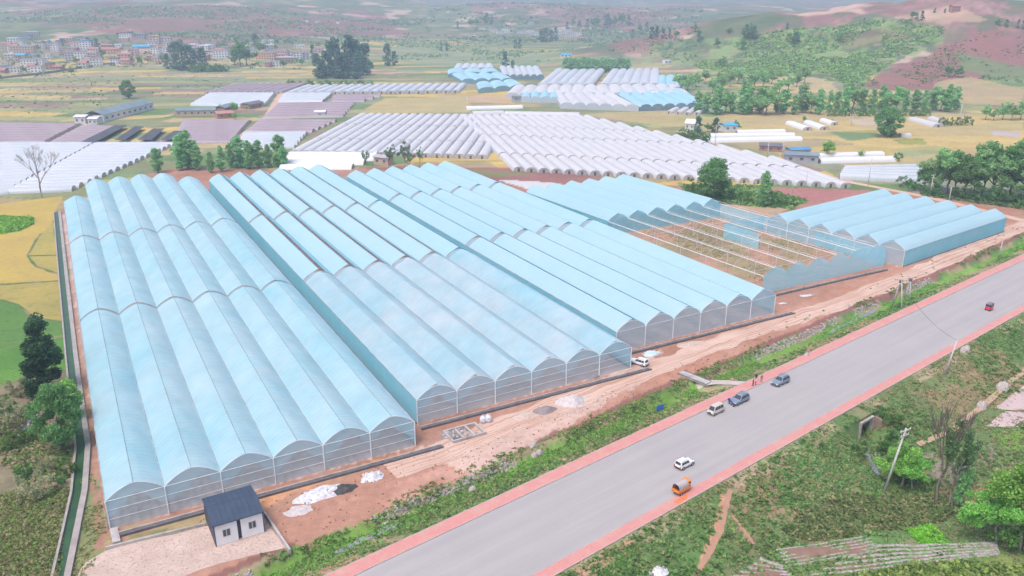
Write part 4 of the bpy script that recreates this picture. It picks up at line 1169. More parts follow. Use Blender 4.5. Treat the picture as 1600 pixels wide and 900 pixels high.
def tree_lib(kind, var, n_leaf):
    """unit-height tree: (trunk mesh, crown mesh)"""
    key = (kind, var, n_leaf)
    if key in _lib: return _lib[key]
    rs = np.random.RandomState(sum(map(ord, kind)) * 13 + var * 101 + n_leaf)
    r1 = random.Random(var * 7 + len(kind))
    mb = MB(); clumps = []
    def trunk(h, r, lean=.03):
        pts = [(0, 0, -.03)]; x = y = 0
        for i in range(1, 6):
            x += r1.uniform(-lean, lean); y += r1.uniform(-lean, lean); pts.append((x, y, h * i / 5))
        mb.tube(pts, [r * (1.25 if i == 0 else 1 - .75 * i / 5) for i in range(6)], 6); return pts
    if kind == 'poplar':
        pts = trunk(.9, .014)
        for i in range(84):
            t = r1.uniform(.07, 1.0); rad = .17 * math.sin(math.pi * min(1, (t * .92 + .06))) ** .7
            a = r1.uniform(0, 6.28); q = r1.uniform(.2, 1) * rad
            clumps.append((q * math.cos(a), q * math.sin(a), t * .95 + .02, r1.uniform(.04, .08)))
    elif kind in ('dark', 'conifer'):
        pts = trunk(.92, .017)
        for i in range(70):
            t = r1.uniform(.06, 1.0); rad = (.24 if kind == 'dark' else .26) * (1 - t * .8) ** .7 * (1 if t > .2 else t * 5)
            a = r1.uniform(0, 6.28); q = rad * r1.uniform(.35, 1)
            clumps.append((q * math.cos(a), q * math.sin(a), t * .95, r1.uniform(.04, .085)))
    elif kind == 'round':
        pts = trunk(.5, .03)
        for i in range(95):
            a = r1.uniform(0, 6.28); z = r1.uniform(-1, 1); q = math.sqrt(1 - z * z) * r1.uniform(.5, 1)
            clumps.append((q * .40 * math.cos(a) * r1.uniform(.85, 1.1), q * .40 * math.sin(a), .54 + z * .40, r1.uniform(.055, .11)))
    elif kind in ('bush', 'hedge', 'pampas'):
        pts = trunk(.5, .03)
        for i in range(30):
            a = r1.uniform(0, 6.28); q = .62 * math.sqrt(r1.random()); z = r1.uniform(.12, .88) * math.sqrt(max(.05, 1 - (q / .72) ** 2))
            clumps.append((q * math.cos(a), q * math.sin(a), z, r1.uniform(.09, .17)))
    else:
        th = .42 if kind != 'airy' else .5
        pts = trunk(th, .024 if kind != 'airy' else .02, .02)
        nb = 7
        for i in range(nb):
            a = 6.28 * i / nb + r1.uniform(-.4, .4); el = r1.uniform(.35, 1.2); ln = r1.uniform(.28, .48)
            s = Vector(pts[-1]) * r1.uniform(.6, 1)
            s = Vector((s[0], s[1], th * r1.uniform(.55, 1)))
            e = s + Vector((math.cos(a) * math.cos(el), math.sin(a) * math.cos(el), math.sin(el))) * ln
            mb.tube([s, (s + e) / 2 + Vector((r1.uniform(-.02, .02), r1.uniform(-.02, .02), .02)), e], [.012, .008, .003], 4)
            for k in range(6 if kind != 'airy' else 4):
                f = r1.uniform(.45, 1.05); p = s + (e - s) * f
                clumps.append((p[0] + r1.uniform(-.09, .09), p[1] + r1.uniform(-.09, .09), p[2] + r1.uniform(-.06, .09), r1.uniform(.06, .12) * (1 if kind != 'airy' else .75)))
        for k in range(8 if kind != 'airy' else 3):
            clumps.append((r1.uniform(-.16, .16), r1.uniform(-.16, .16), r1.uniform(.5, .93), r1.uniform(.07, .12)))
    Cn = []; T = []; S = []
    c1, c2 = [np.array(c) for c in GREENS[kind]]
    per = max(4, int(n_leaf * 2.2) // len(clumps))
    for (x, y, z, rr) in clumps:
        p = rs.normal(size=(per, 3)); p /= np.linalg.norm(p, axis=1)[:, None]
        p *= (rs.rand(per, 1) ** .45) * rr; p[:, 2] *= .8
        p += (x, y, z); Cn.append(p)
        k = rs.rand(); T.append((c1 * k + c2 * (1 - k))[None] * rs.uniform(.75, 1.25, (per, 1)))
        S.append(rr * rs.uniform(.5, 1.0, per) * (22 / per) ** .40)
    Cn = np.vstack(Cn); T = np.vstack(T); S = np.concatenate(S)
    Cn[:, 2] = np.maximum(Cn[:, 2], .01)
    top = np.percentile(Cn[:, 2], 99.5); Cn[:, 2] /= top
    crown = leaf_mesh("crown", Cn, S, T, rs, .12)
    tm = mb.mesh("trunk", True, fix=False); tm.materials.append(M['pale_bark'] if kind in ('poplar', 'airy', 'light') else M['bark'])
    _lib[key] = (tm, crown)
    return _lib[key]
NAMES = {'pampas': 'pampas_grass', 'round': 'round_tree', 'poplar': 'poplar_tree', 'broad': 'broadleaf_tree', 'dark': 'dark_evergreen_tree', 'light': 'young_tree', 'airy': 'sparse_tree', 'bush': 'shrub', 'hedge': 'shrub', 'willow': 'willow_tree', 'conifer': 'conifer_tree'}
_tv = [0]
def tree(px, pyb, pyt, kind, label, group=None, width=1.0, leaves=900, world_=None, rot=None):
    P = at(px, pyb) if world_ is None else Vector((world_[0], world_[1], tz(world_[0], world_[1])))
    h = h_of(P, pyb - pyt) if pyt is not None else world_[2]
    _tv[0] += 1
    tm, cr = tree_lib(kind, _tv[0] % 3, leaves)
    o = thing(NAMES[kind], label, "shrub" if kind in ('bush', 'hedge') else "grass clump" if kind == 'pampas' else "tree", P, (_tv[0] * 2.4) % 6.28 if rot is None else rot, group)
    s = h * (1.0 if kind not in ('bush', 'hedge') else 1.0)
    o.scale = (s * width, s * width, s)
    put("trunk", tm, o); put("crown", cr, o)
    return o
# near left
tree(78, 612, 498, 'conifer', "tall dark conifer beside the canal, the darkest tree left of the greenhouses", None, 1.15, 7000)
tree(66, 622, 540, 'conifer', "lower dark conifer leaning against the tallest one by the canal", None, 1.3, 2200)
tree(98, 700, 604, 'round', "round deep green tree below the dark conifers at the canal", None, .95, 7000)
tree(112, 655, 596, 'light', "light green bushy tree between the round tree and the canal", None, 1.1, 2000)
for i, (x, b, t) in enumerate(((20, 668, 618), (30, 616, 590), (56, 775, 738), (75, 735, 712))):
    tree(x, b, t, 'pampas', "pale feathery grass clump, %s from the left in the scrub by the canal" % ["first", "second", "third", "fourth"][i], "pale grass clumps by the canal", 1.0, 1500)
for i, (x, b, t) in enumerate(((45, 690, 668), (18, 700, 676), (105, 740, 716), (40, 745, 724), (8, 650, 622), (92, 760, 742))):
    tree(x, b, t, 'bush', "green weed bush, number %d among the litter left of the canal" % (i + 1), "weed bushes left of the canal", .9, 900)
# behind the closed greenhouse
for i, (x, b, t, w) in enumerate(((247, 270, 232, 1.5), (283, 266, 212, 1.2), (295, 264, 204, 1.5), (309, 266, 226, 1.3), (330, 270, 238, 1.1), (347, 268, 228, 1.2), (362, 262, 224, 1.2), (374, 262, 213, 1.5),
                                  (390, 264, 220, 1.3), (405, 262, 220, 1.3), (420, 262, 226, 1.2), (438, 260, 211, 1.6), (443, 262, 228, 1.2))):
    tree(x, b, t, 'poplar', "fresh green poplar, %s from the left in the row behind the closed greenhouse" % ordw(i + 1), "poplars behind the closed greenhouse", w * 1.0, 3200)
for i, (x, b, t, w) in enumerate(((572, 262, 236, .8), (610, 264, 226, .9), (632, 262, 222, .8), (640, 266, 240, .9), (656, 262, 230, .7))):
    tree(x, b, t, 'airy', "thin airy tree, %s from the left between the blue roofs and smaller white field" % ordw(i + 1), "thin trees behind the middle greenhouse", w, 420)
tree(201, 154, 126, 'round', "lone round tree in the middle of the yellow patchwork fields", None, 1.15, 2600)
# dark stand in the centre distance
for i, (x, b, t, w) in enumerate(((497, 122, 84, 1.2), (503, 123, 92, 1.5), (512, 122, 80, 1.2), (518, 120, 64, .8), (527, 119, 60, .9), (530, 123, 86, 1.4), (540, 123, 82, 1.3), (548, 118, 56, 1.0), (556, 117, 62, 1.1), (558, 123, 84, 1.4), (564, 118, 70, 1.2), (573, 116, 68, .9))):
    tree(x, b, t, 'dark', "tall dark evergreen, %s from the left in the dense stand beyond the far white row" % ordw(i + 1), "dark stand beyond the far white row", w * 1.15, 700)
for i, (x, b, t, w, lab) in enumerate(((606, 103, 68, 1.0, "dark evergreen with paired spires just right of the dense stand, taller one"), (616, 102, 80, 1.2, "dark evergreen with paired spires just right of the dense stand, lower one"),
                               (489, 92, 70, 1.0, "small dark evergreen left of the dense stand, beside pale houses"), (789, 108, 81, 1.0, "single dark evergreen rising behind the far white greenhouse tops"),
                               (801, 112, 94, 1.0, "squat dark evergreen against the far white greenhouse, right of a taller one"), (690, 80, 66, 1.0, "little dark evergreen pair standing in the pale green valley, left"), (698, 80, 66, .9, "little dark evergreen pair standing in the pale green valley, right"))):
    tree(x, b, t, 'dark', lab, None, w * 1.1, 500)
for i, (x, b, t, w) in enumerate(((846, 66, 46, 1.2), (853, 66, 44, 1.1), (861, 65, 46, 1.0), (868, 64, 42, .8), (805, 76, 62, .9), (812, 76, 60, .9))):
    tree(x, b, t, 'dark', "dark evergreen, %s from the left among the distant white hamlet" % ordw(i + 1), "dark trees by the distant hamlet", w * 1.3, 300)
# village trees
for i, (x, b, t, k, w) in enumerate(((120, 102, 88, 'broad', 1.1), (152, 78, 60, 'dark', 1.4), (160, 92, 78, 'broad', 1.2), (112, 117, 104, 'broad', 1), (38, 115, 102, 'broad', 1), (218, 102, 88, 'broad', 1.3), (205, 100, 88, 'broad', 1.2), (254, 98, 84, 'broad', 1.1),
                                     (274, 108, 66, 'dark', 1.3), (284, 110, 64, 'dark', 1.3), (296, 110, 70, 'dark', 1.5), (306, 110, 76, 'dark', 1.5), (318, 108, 74, 'dark', 1.2), (262, 108, 84, 'dark', 1.2),
                                     (376, 104, 68, 'broad', 1.2), (386, 102, 66, 'broad', 1.1), (366, 102, 84, 'broad', 1.2), (400, 76, 52, 'dark', 1.3), (406, 84, 62, 'broad', 1.3), (441, 106, 92, 'broad', 1), (472, 104, 92, 'broad', 1.1), (60, 80, 70, 'broad', 1.2), (98, 72, 60, 'dark', 1.0), (180, 84, 74, 'broad', 1.1), (236, 92, 80, 'broad', 1.3), (350, 78, 66, 'broad', 1.3), (370, 74, 62, 'broad', 1.2), (430, 78, 68, 'broad', 1.1))):
    tree(x, b, t, k, "%s tree, number %d counted from the near left among the village houses" % ({'broad': 'bushy green', 'dark': 'dark tall'}[k], i + 1), "trees among the village houses", w, 420)
for i in range(9):
    tree(304 + i * 6, 112.5 - i * .1, 99 + (i % 3), 'hedge', "round bright shrub, %s from the left in the thicket before the village" % ordw(i + 1), "thicket before the village", 1.2, 260)
# hedge below the dense stand and hedge by the far greenhouses
for i in range(14):
    tree(452 + i * 9.6, 132.5, 124 + (i % 3), 'hedge', "low shrub, %s from the left in the hedge under the dense dark stand" % ordw(i + 1), "hedge under the dark stand", 1.5, 220)
for i in range(15):
    tree(884 + i * 6.9, 114 - .1 * i, 89 + (i * 5 % 4), 'poplar', "young tree, %s from the left in the block behind the hindmost far greenhouses" % ordw(i + 1), "young tree block behind the far greenhouses", 1.7, 420)
# poplar belt on the right
_rb = random.Random(4)
belt = [(1072, 128), (1084, 126), (1096, 135), (1108, 133)]
for i in range(31):
    x = 1092 + i * 13.4; b = 176 + (i % 3) * 1.5 - (0 if x < 1300 else 4); t = b - _rb.uniform(30, 46) + (14 if 1195 < x < 1290 and i % 2 else 0)
    if 1425 < x < 1450: t += 8
    tree(x + _rb.uniform(-3, 3), b, t, 'poplar' if i % 5 != 3 else 'willow', "green poplar, %s from the left in the belt at the foot of the green hill" % ordw(i + 1), "poplar belt at the foot of the hill", _rb.uniform(1.15, 1.75), 1600)
for i in range(16):
    x = 1062 + i * 13; b = 146 - (i % 4) * 5; t = b - _rb.uniform(22, 32)
    tree(x, b, t, 'willow', "pale green tree, %s from the left in the rank behind the poplar belt" % ordw(i + 1), "pale trees behind the poplar belt", 1.3, 600)
for i in range(17):
    tree(1298 + i * 9.3, 181.5 - (i % 2) * .7, 169.5 + (i % 3) * .6, 'hedge', "clipped round shrub, %s from the left in the bright hedge before the poplars" % ordw(i + 1), "bright hedge before the poplars", 1.05, 300)
for i, (x, b, t) in enumerate(((1540, 187, 164), (1552, 188, 168), (1566, 187, 160), (1580, 188, 163), (1594, 187, 158), (1612, 188, 160))):
    tree(x, b, t, 'willow', "thin green tree, %s from the left at the right edge below the tan slope" % ordw(i + 1), "thin trees at the right edge", 1.1, 500)
tree(1385, 214, 168, 'round', "big round tree standing alone in the fields before the poplar belt", None, 1.25, 2400)
tree(1386, 212, 180, 'bush', "dense foliage at the foot of the big round field tree", None, .75, 900)
for i, (x, b, t, w) in enumerate(((1474, 197, 184, 1.2), (1486, 196, 184, 1.2), (1497, 196, 183, 1.0), (1512, 196, 182, 1.3))):
    tree(x, b, t, 'bush', "dark round bush, %s from the left beside the paired white tunnels" % ordw(i + 1), "dark bushes beside the paired tunnels", w * .8, 400)
for x, b, t, k, w, lab in ((1090, 207, 182, 'dark', 1.4, "dark evergreen left of the pair behind the three white tunnels"), (1117, 207, 184, 'dark', 1.7, "broad dark evergreen behind the three white tunnels"), (1150, 204, 188, 'broad', 1.2, "small round dark tree right of the evergreens by the tunnels"),
                           (1105, 206, 192, 'broad', 1.2, "small green tree between the two evergreens by the tunnels"), (1292, 246, 221, 'light', 1.6, "bushy light tree above the grey walled tunnel"), (1402, 252, 238, 'bush', .8, "dark bush at the end of the grey walled tunnel"), (1345, 246, 234, 'light', 1.3, "small light tree over the middle of the grey walled tunnel"),
                           (1256, 191, 181, 'light', 1.2, "little green tree behind the three short white tunnels"), (1300, 192, 186, 'light', 1.2, "tiny tree beside the farm heap")):
    tree(x, b, t, k, lab, None, w, 600)
for i in range(7):
    tree(1066 + i * 6.5, 214 + i * 1.4, 200 + i * 1.4, 'bush', "dark shrub, %s from the left in the clump at the lane before the three tunnels" % ordw(i + 1), "dark shrubs at the lane", .9, 300)
# copse on the right
for i, (x, b, t, k, w) in enumerate(((1444, 298, 258, 'broad', 1.2), (1462, 300, 238, 'willow', 1.3), (1478, 303, 234, 'willow', 1.3), (1490, 306, 240, 'broad', 1.2), (1506, 304, 248, 'broad', 1.3), (1520, 306, 250, 'willow', 1.2), (1534, 306, 226, 'broad', 1.1), (1548, 309, 226, 'willow', 1.2),
                                     (1562, 309, 232, 'broad', 1.2), (1576, 311, 226, 'broad', 1.2), (1592, 311, 222, 'willow', 1.2), (1606, 313, 224, 'broad', 1.3), (1622, 315, 228, 'broad', 1.3))):
    tree(x, b, t, k, "full green tree, %s from the left in the copse behind the low blue greenhouse" % ordw(i + 1), "copse at the right edge", w, 3600)
for i, (x, b, t) in enumerate(((1455, 304, 284), (1500, 310, 290), (1525, 312, 290), (1550, 314, 290), (1575, 317, 292), (1598, 319, 292), (1412, 292, 276), (1430, 297, 280))):
    tree(x, b, t, 'bush', "dark undergrowth shrub, %s from the left at the foot of the copse" % ordw((7, 7)[0] if False else i + 1), "undergrowth at the foot of the copse", 1.2, 600)
# between the bare frame and the wide white field
tree(1116, 312, 250, 'broad', "spreading open crowned tree before the wide white tunnel field", None, 1.6, 4500)
tree(1193, 322, 268, 'poplar', "slim upright tree right of the spreading one, among scrub", None, 1.2, 1200)
for i, (x, b, t, w) in enumerate(((1080, 300, 280, 1.3), (1098, 310, 286, 1.4), (1132, 312, 288, 1.4), (1150, 312, 296, 1.2), (1170, 316, 300, 1.0), (1208, 320, 298, 1.1), (1222, 322, 304, 1.1), (1240, 322, 310, 1.0))):
    tree(x, b, t, 'bush', "green scrub bush, %s from the left in the thicket behind the bare frame" % ordw(i + 1), "thicket behind the bare frame", w * .8, 800)
# bottom right
tree(1408, 760, 694, 'light', "bright green leafy tree at the stream behind the leaning power pole", None, 1.1, 6000)
tree(1425, 765, 715, 'light', "smaller bright green tree crowding the one behind the power pole", None, 1.2, 5000)
tree(1482, 792, 668, 'airy', "slender ivy clad tree beside the bare one at the stream", None, .55, 1400)
tree(1497, 790, 690, 'poplar', "second slender leafy tree right of the bare one at the stream", None, .7, 1300)
tree(1556, 850, 752, 'light', "large fresh green tree in the lower right corner, inner one", None, .95, 8000)
tree(1592, 860, 728, 'light', "largest fresh green tree, cut by the right edge in the lower corner", None, .95, 9000)
tree(1578, 852, 800, 'bush', "light shrub at the feet of the corner trees", None, 1.0, 1200)
for i, (x, b, t) in enumerate(((1343, 712, 690), (1378, 708, 692), (1398, 738, 716), (1384, 700, 682), (1392, 690, 672), (1405, 745, 724), (1386, 660, 640), (1402, 668, 648), (1376, 648, 634))):
    tree(x, b, t, 'bush', "lush stream-side shrub, %s counted outward from the culvert mouth" % ordw(i + 1), "shrubs at the culvert stream", .95, 900)
# bare trees
def bare_tree(px, pyb, pyt, label, seed, spread=.55, mat='pale_bark', depth_=5):
    P = at(px, pyb); h = h_of(P, pyb - pyt); r = random.Random(seed)
    root = thing("bare_tree", label, "tree", P)
    tk = MB(); br = MB()
    def grow(p, d, ln, rad, lv):
        e = p + d * ln; rad = max(rad, .045); m = (p + e) / 2 + Vector((r.uniform(-1, 1), r.uniform(-1, 1), 0)) * ln * .05
        (tk if lv == 0 else br).tube([p, m, e], [rad, rad * .85, rad * .68], 5 if lv < 2 else 3, caps=False)
        if lv >= depth_: return
        for k in range(3 if lv else 4):
            a = r.uniform(0, 6.28); t = Vector((math.cos(a), math.sin(a), 0)) * r.uniform(.3, 1) * spread
            nd_ = (d * 1.0 + t + Vector((0, 0, .15))).normalized()
            grow(p + (e - p) * r.uniform(.65, 1), nd_, ln * r.uniform(.58, .78), rad * .55, lv + 1)
    grow(Vector((0, 0, -.1)), Vector((.03, 0, 1)), h * .36, h * .016, 0)
    tk.build("trunk", M[mat], root, True); b = br.build("crown", M[mat], root, True)
    return root
bare_tree(66, 310, 222, "leafless pale tree standing before the white tunnels at the left edge", 3, .75)
bare_tree(1462, 786, 636, "tall leafless grey tree at the stream, taller than the power pole", 8, .38, 'bark')

# scattered trees and scrub on the hills
_rh = random.Random(21)
hill_spots = [(1165, 60, 38), (1172, 62, 36), (1178, 61, 40), (1425, 30, 18), (1432, 31, 20), (1440, 32, 17), (1460, 20, 12), (1476, 20, 13), (1240, 68, 46), (1245, 66, 50), (1312, 66, 50), (1160, 78, 62), (1230, 46, 36), (1140, 52, 42),
              (1350, 36, 28), (1380, 36, 30), (1130, 104, 88), (1120, 76, 60), (1092, 64, 48), (1086, 50, 36), (1018, 60, 42), (1026, 58, 40), (1036, 60, 44), (1000, 52, 38), (1010, 50, 34), (988, 60, 46), (960, 42, 24), (948, 44, 22), (972, 42, 20), (982, 40, 22), (930, 46, 28),
              (918, 44, 30), (905, 46, 32), (895, 44, 30), (886, 48, 34), (760, 36, 20), (757, 38, 24), (768, 38, 26), (745, 40, 28), (735, 42, 30), (715, 44, 34), (1046, 58, 46), (1056, 60, 48), (1300, 100, 90), (1240, 110, 100), (1560, 40, 28), (1572, 42, 30), (1590, 44, 30), (1598, 46, 32)]
for i, (x, b, t) in enumerate(sorted(hill_spots)):
    tree(x, b, t, _rh.choice(['dark', 'broad']), "dark hillside tree, %s counting left to right over the distant slopes" % ordw(i + 1) if i < 59 else None, "trees dotted over the hills", _rh.uniform(1.1, 1.6), 220)
tree(1482, 121, 104, 'broad', "left of two dark round trees on the red terraced slope", None, 1.2, 500)
tree(1498, 121, 103, 'broad', "right of two dark round trees on the red terraced slope", None, 1.3, 500)

# ------------------------------------------------------------------ undergrowth: stuff nobody could count
def tufts(name, P, size, cols, seed, per=9, flat=.5, lab=None):
    rs = np.random.RandomState(seed); n = len(P)
    z = terrain(P[:, 0], P[:, 1])
    C0 = np.column_stack([P, z])
    sz = rs.uniform(*size, n)
    off = rs.normal(size=(n, per, 3)); off /= np.linalg.norm(off, axis=2)[:, :, None]
    off *= rs.rand(n, per, 1) ** .5 * sz[:, None, None] * .55; off[:, :, 2] = np.abs(off[:, :, 2]) * flat + .05
    Cn = (C0[:, None, :] + off).reshape(-1, 3)
    ci = rs.randint(0, len(cols), n); c = np.array(cols)[ci] * rs.uniform(.75, 1.25, (n, 1))
    T = np.repeat(c, per, 0) * rs.uniform(.8, 1.2, (n * per, 1))
    S = np.repeat(sz, per) * rs.uniform(.28, .55, n * per)
    o = put(name, leaf_mesh(name, Cn, S, T, rs, .5))
    return tag(o, kind='stuff')
def poly_pts(pts, n, seed, z=None, thr=None, s=6, k=2):
    Q = np.array(pxpoly(pts, z)); rs = np.random.RandomState(seed)
    P = rs.uniform(Q.min(0), Q.max(0), (n * 3, 2)); P = P[in_poly(P[:, 0], P[:, 1], Q)][:n]
    if thr: P = P[fbm(P[:, 0], P[:, 1], s, 4, k) > thr]
    return P
def band_pts(n, r0, r1, n0, n1, seed, thr=.48, s=9, k=3):
    rs = np.random.RandomState(seed); R = rs.uniform(r0, r1, n); N = rs.uniform(n0, n1, n)
    P = R[:, None] * RD + N[:, None] * ND
    return P[(fbm(P[:, 0], P[:, 1], s, 4, k) > thr) & (seg_dist(P[:, 0], P[:, 1], [(40.4, 176.8)] + _path) > 2.0) & (seg_dist(P[:, 0], P[:, 1], TRAIL) > .8) & (seg_dist(P[:, 0], P[:, 1], TRAIL2) > .5)]
G1 = [(.09, .18, .055), (.115, .21, .065), (.065, .135, .045), (.14, .20, .08)]
G2 = [(.24, .23, .12), (.21, .20, .11), (.16, .19, .08)]
tufts("weeds", band_pts(2800, 10, 340, 99.8, 104.2, 1, .54), (.5, 1.5), G1, 1)
tufts("weeds", band_pts(3800, 10, 340, 99.7, 104.5, 2, .42, 14, 5), (.4, 1.0), G2 + G1[:1], 2)
tufts("grass", band_pts(6000, 10, 340, 104.0, 107.0, 3, .47, 18), (.4, .9), [(.13, .27, .055), (.16, .29, .065), (.10, .21, .05)], 3, 7, .4)
tufts("weeds", band_pts(1700, 10, 340, 107.6, 110.5, 4, .53), (.4, 1.2), G1 + G2, 4)
tufts('weeds', band_pts(3200, 5, 125, 99.7, 108.2, 27, .47, 7, 6), (.4, 1.2), G1 + G2[:1], 27)
tufts('grass', band_pts(4600, 0, 125, 102.6, 108.6, 31, .44, 9, 6), (.35, .9), [(.13, .26, .055), (.15, .28, .065), (.10, .20, .05), (.2, .22, .1)], 31, 7, .5)
tufts('weeds', poly_pts([(1230, 720), (1300, 690), (1340, 745), (1330, 770), (1260, 800), (1210, 790)], 1500, 34, None, .3), (.35, 1.1), G1 + G2[1:], 34, 8, .5)
tufts('grass', poly_pts([(1290, 690), (1345, 672), (1400, 700), (1470, 770), (1380, 770), (1320, 760)], 2600, 32), (.3, .9), G1 + G2[1:], 32, 7, .5)
tufts('grass', band_pts(2400, 90, 165, 103.0, 109.5, 35, .25, 9, 2), (.35, .9), [(.12, .23, .055), (.14, .25, .065), (.2, .2, .1)], 35, 7, .5)
tufts('grass', band_pts(1500, 5, 340, 99.25, 100.0, 28, .46, 5, 2), (.2, .55), G1 + G2, 28)
tufts('grass', band_pts(1700, 40, 340, 75.6, 76.95, 29, .46, 5, 3), (.2, .6), G1 + G2, 29)
tufts("weeds", band_pts(20000, 40, 340, 30, 76, 5, .5, 12, 4), (.5, 1.5), G1 + G2[2:], 5)
tufts("weeds", band_pts(15000, 40, 340, 30, 76, 6, .5, 16, 6), (.4, 1.0), G2 + [(.27, .22, .13)], 6)
tufts("grass", band_pts(32000, 50, 300, 34, 76.5, 30, .36, 10, 1), (.25, .7), G1 + G2[1:], 30, 6, .4)
tufts("weeds", band_pts(1500, 50, 340, 74.2, 76.6, 7, .5, 8, 2), (.3, .8), G2 + G1, 7)
tufts("dry_stalks", poly_pts([(-60, 785), (104, 762), (84, 960), (-160, 960)], 6500, 8), (.6, 1.4), [(.17, .18, .08), (.13, .16, .06), (.22, .19, .11), (.12, .20, .05)], 8, 9, .8)
tufts("weeds", poly_pts([(-80, 600), (60, 590), (110, 640), (112, 745), (60, 770), (-80, 790)], 3800, 9, None, .44), (.6, 1.7), [(.09, .17, .05), (.13, .22, .06), (.22, .2, .11), (.30, .26, .17)], 9)
tufts("weeds", poly_pts([(126, 660), (140, 700), (166, 830), (140, 900), (112, 900), (128, 770)], 1500, 10, None, .42), (.3, .9), [(.13, .20, .07), (.22, .21, .1)], 10)
tufts("undergrowth", poly_pts([(1225, 830), (1270, 790), (1330, 772), (1470, 775), (1500, 800), (1455, 818), (1360, 830), (1260, 845)], 4200, 11, None, .36, 8), (.6, 1.5), [(.10, .14, .05), (.14, .155, .07), (.07, .11, .04), (.17, .165, .085)], 11, 10, .9)
tufts("undergrowth", poly_pts([(1350, 896), (1430, 882), (1500, 879), (1600, 886), (1600, 960), (1300, 945)], 1900, 12), (.7, 1.6), [(.15, .20, .05), (.2, .23, .08), (.09, .13, .04)], 12, 10, .9)
tufts("weeds", poly_pts([(880, 900), (1090, 800), (1110, 900), (1080, 960), (860, 960)], 1600, 13, None, .46), (.5, 1.4), G1, 13)
tufts("leafy_crop", poly_pts([(1415, 828), (1455, 820), (1482, 850), (1440, 853)], 500, 14), (.6, 1.1), [(.16, .36, .04), (.12, .28, .04)], 14, 6, .5)
tufts("scrub", poly_pts([(1062, 290), (1180, 290), (1262, 314), (1240, 328), (1120, 318), (1092, 306)], 2200, 15, None, .4), (1.0, 2.6), G1 + [(.2, .24, .1)], 15, 6, .8)
tufts("scrub", poly_pts([(1440, 300), (1640, 316), (1640, 334), (1440, 306)], 900, 16), (1.0, 2.6), [(.07, .12, .045), (.10, .16, .06)], 16, 6, .9)
tufts("crop_rows", poly_pts([(0, 338), (50, 340), (52, 350), (28, 362), (0, 366)], 700, 17), (1.2, 2.4), [(.13, .27, .05), (.17, .32, .06)], 17, 6, .8)
tufts("hill_scrub", poly_pts([(1110, 70), (1240, 44), (1420, 30), (1480, 45), (1400, 95), (1335, 132), (1210, 120), (1080, 105)], 5000, 18, None, .44, 40, 5), (2.5, 7), [(.14, .23, .07), (.18, .28, .08), (.10, .16, .06)], 18, 7, .6)
tufts("hill_scrub", poly_pts([(1340, 132), (1470, 74), (1545, 48), (1600, 60), (1600, 130), (1500, 120), (1400, 142)], 1100, 19, None, .5, 30, 5), (1.8, 5), [(.08, .13, .05), (.12, .18, .06)], 19, 5, .6)
def far_scrub(name, pts, n, seed, size, cols):
    tufts(name, poly_pts(pts, n, seed, None, .5, 90, 6), size, cols, seed, 4, .6)
far_scrub("hill_scrub", [(0, 20), (470, 15), (640, 30), (640, 60), (470, 75), (250, 58), (0, 55)], 7000, 20, (4, 13), [(.10, .15, .09), (.14, .19, .10)])
far_scrub("hill_scrub", [(600, 58), (760, 52), (1000, 45), (1100, 66), (1080, 100), (980, 82), (760, 100), (600, 92)], 4000, 21, (3, 10), [(.11, .18, .09), (.15, .22, .10)])
far_scrub("hill_scrub", [(600, 15), (1100, 12), (1100, 45), (620, 48)], 3500, 22, (6, 16), [(.10, .15, .09), (.14, .19, .10)])
tufts("field_edges", poly_pts([(0, 118), (250, 104), (480, 112), (480, 150), (120, 190), (0, 192)], 700, 23, None, .5, 60, 3), (1.5, 4), [(.08, .13, .05), (.12, .17, .06)], 23, 5, .6)
tufts("field_edges", poly_pts([(0, 60), (250, 56), (470, 60), (470, 112), (250, 102), (0, 122)], 800, 24, None, .45, 60, 3), (4, 9), [(.07, .12, .055), (.11, .16, .07)], 24, 5, .8)
tufts("weeds", poly_pts([(1060, 585), (1130, 545), (1300, 470), (1500, 390), (1600, 350), (1600, 372), (1300, 500), (1140, 575)], 900, 25, None, .5), (.4, 1.1), G1 + G2, 25)
tufts("frame_weeds", poly_pts([(1000, 362), (1120, 345), (1200, 365), (1380, 410), (1210, 448)], 2600, 26, None, .47, 14, 3), (.4, 1.0), [(.13, .20, .07), (.2, .22, .1), (.26, .22, .12)], 26, 5, .6)
# ------------------------------------------------------------------ village houses
WALLC = {'white': (.74, .72, .73), 'cream': (.66, .58, .50), 'grey': (.42, .41, .44), 'pink': (.60, .38, .34), 'brick': (.44, .24, .19), 'tan': (.56, .42, .33), 'pale': (.66, .64, .68), 'orange': (.66, .38, .25)}
ROOFC = {'grey': (.46, .45, .47), 'red': (.42, .20, .17), 'blue': (.10, .30, .55), 'white': (.78, .78, .8), 'dark': (.17, .17, .2), 'cyan': (.06, .42, .68)}
for k, v in WALLC.items(): M['wall_' + k] = pm("wall_" + k, v, tuple(.85 * q for q in v), .25, .9)
for k, v in ROOFC.items(): M['roof_' + k] = pm("housetop_" + k, v, tuple(.8 * q for q in v), .2, .85)
M['pane'] = pm("window_pane", (.07, .08, .10), (.11, .12, .14), 1, .3)
M['frame'] = pm("window_frame", (.6, .58, .58), (.5, .48, .48), 1, .6)
_mb = MB(); _mb.box((0, 0, 0), (1, .12, 1)); WIN = _mb.mesh("window"); WIN.materials.append(M['pane'])
_hs = {}
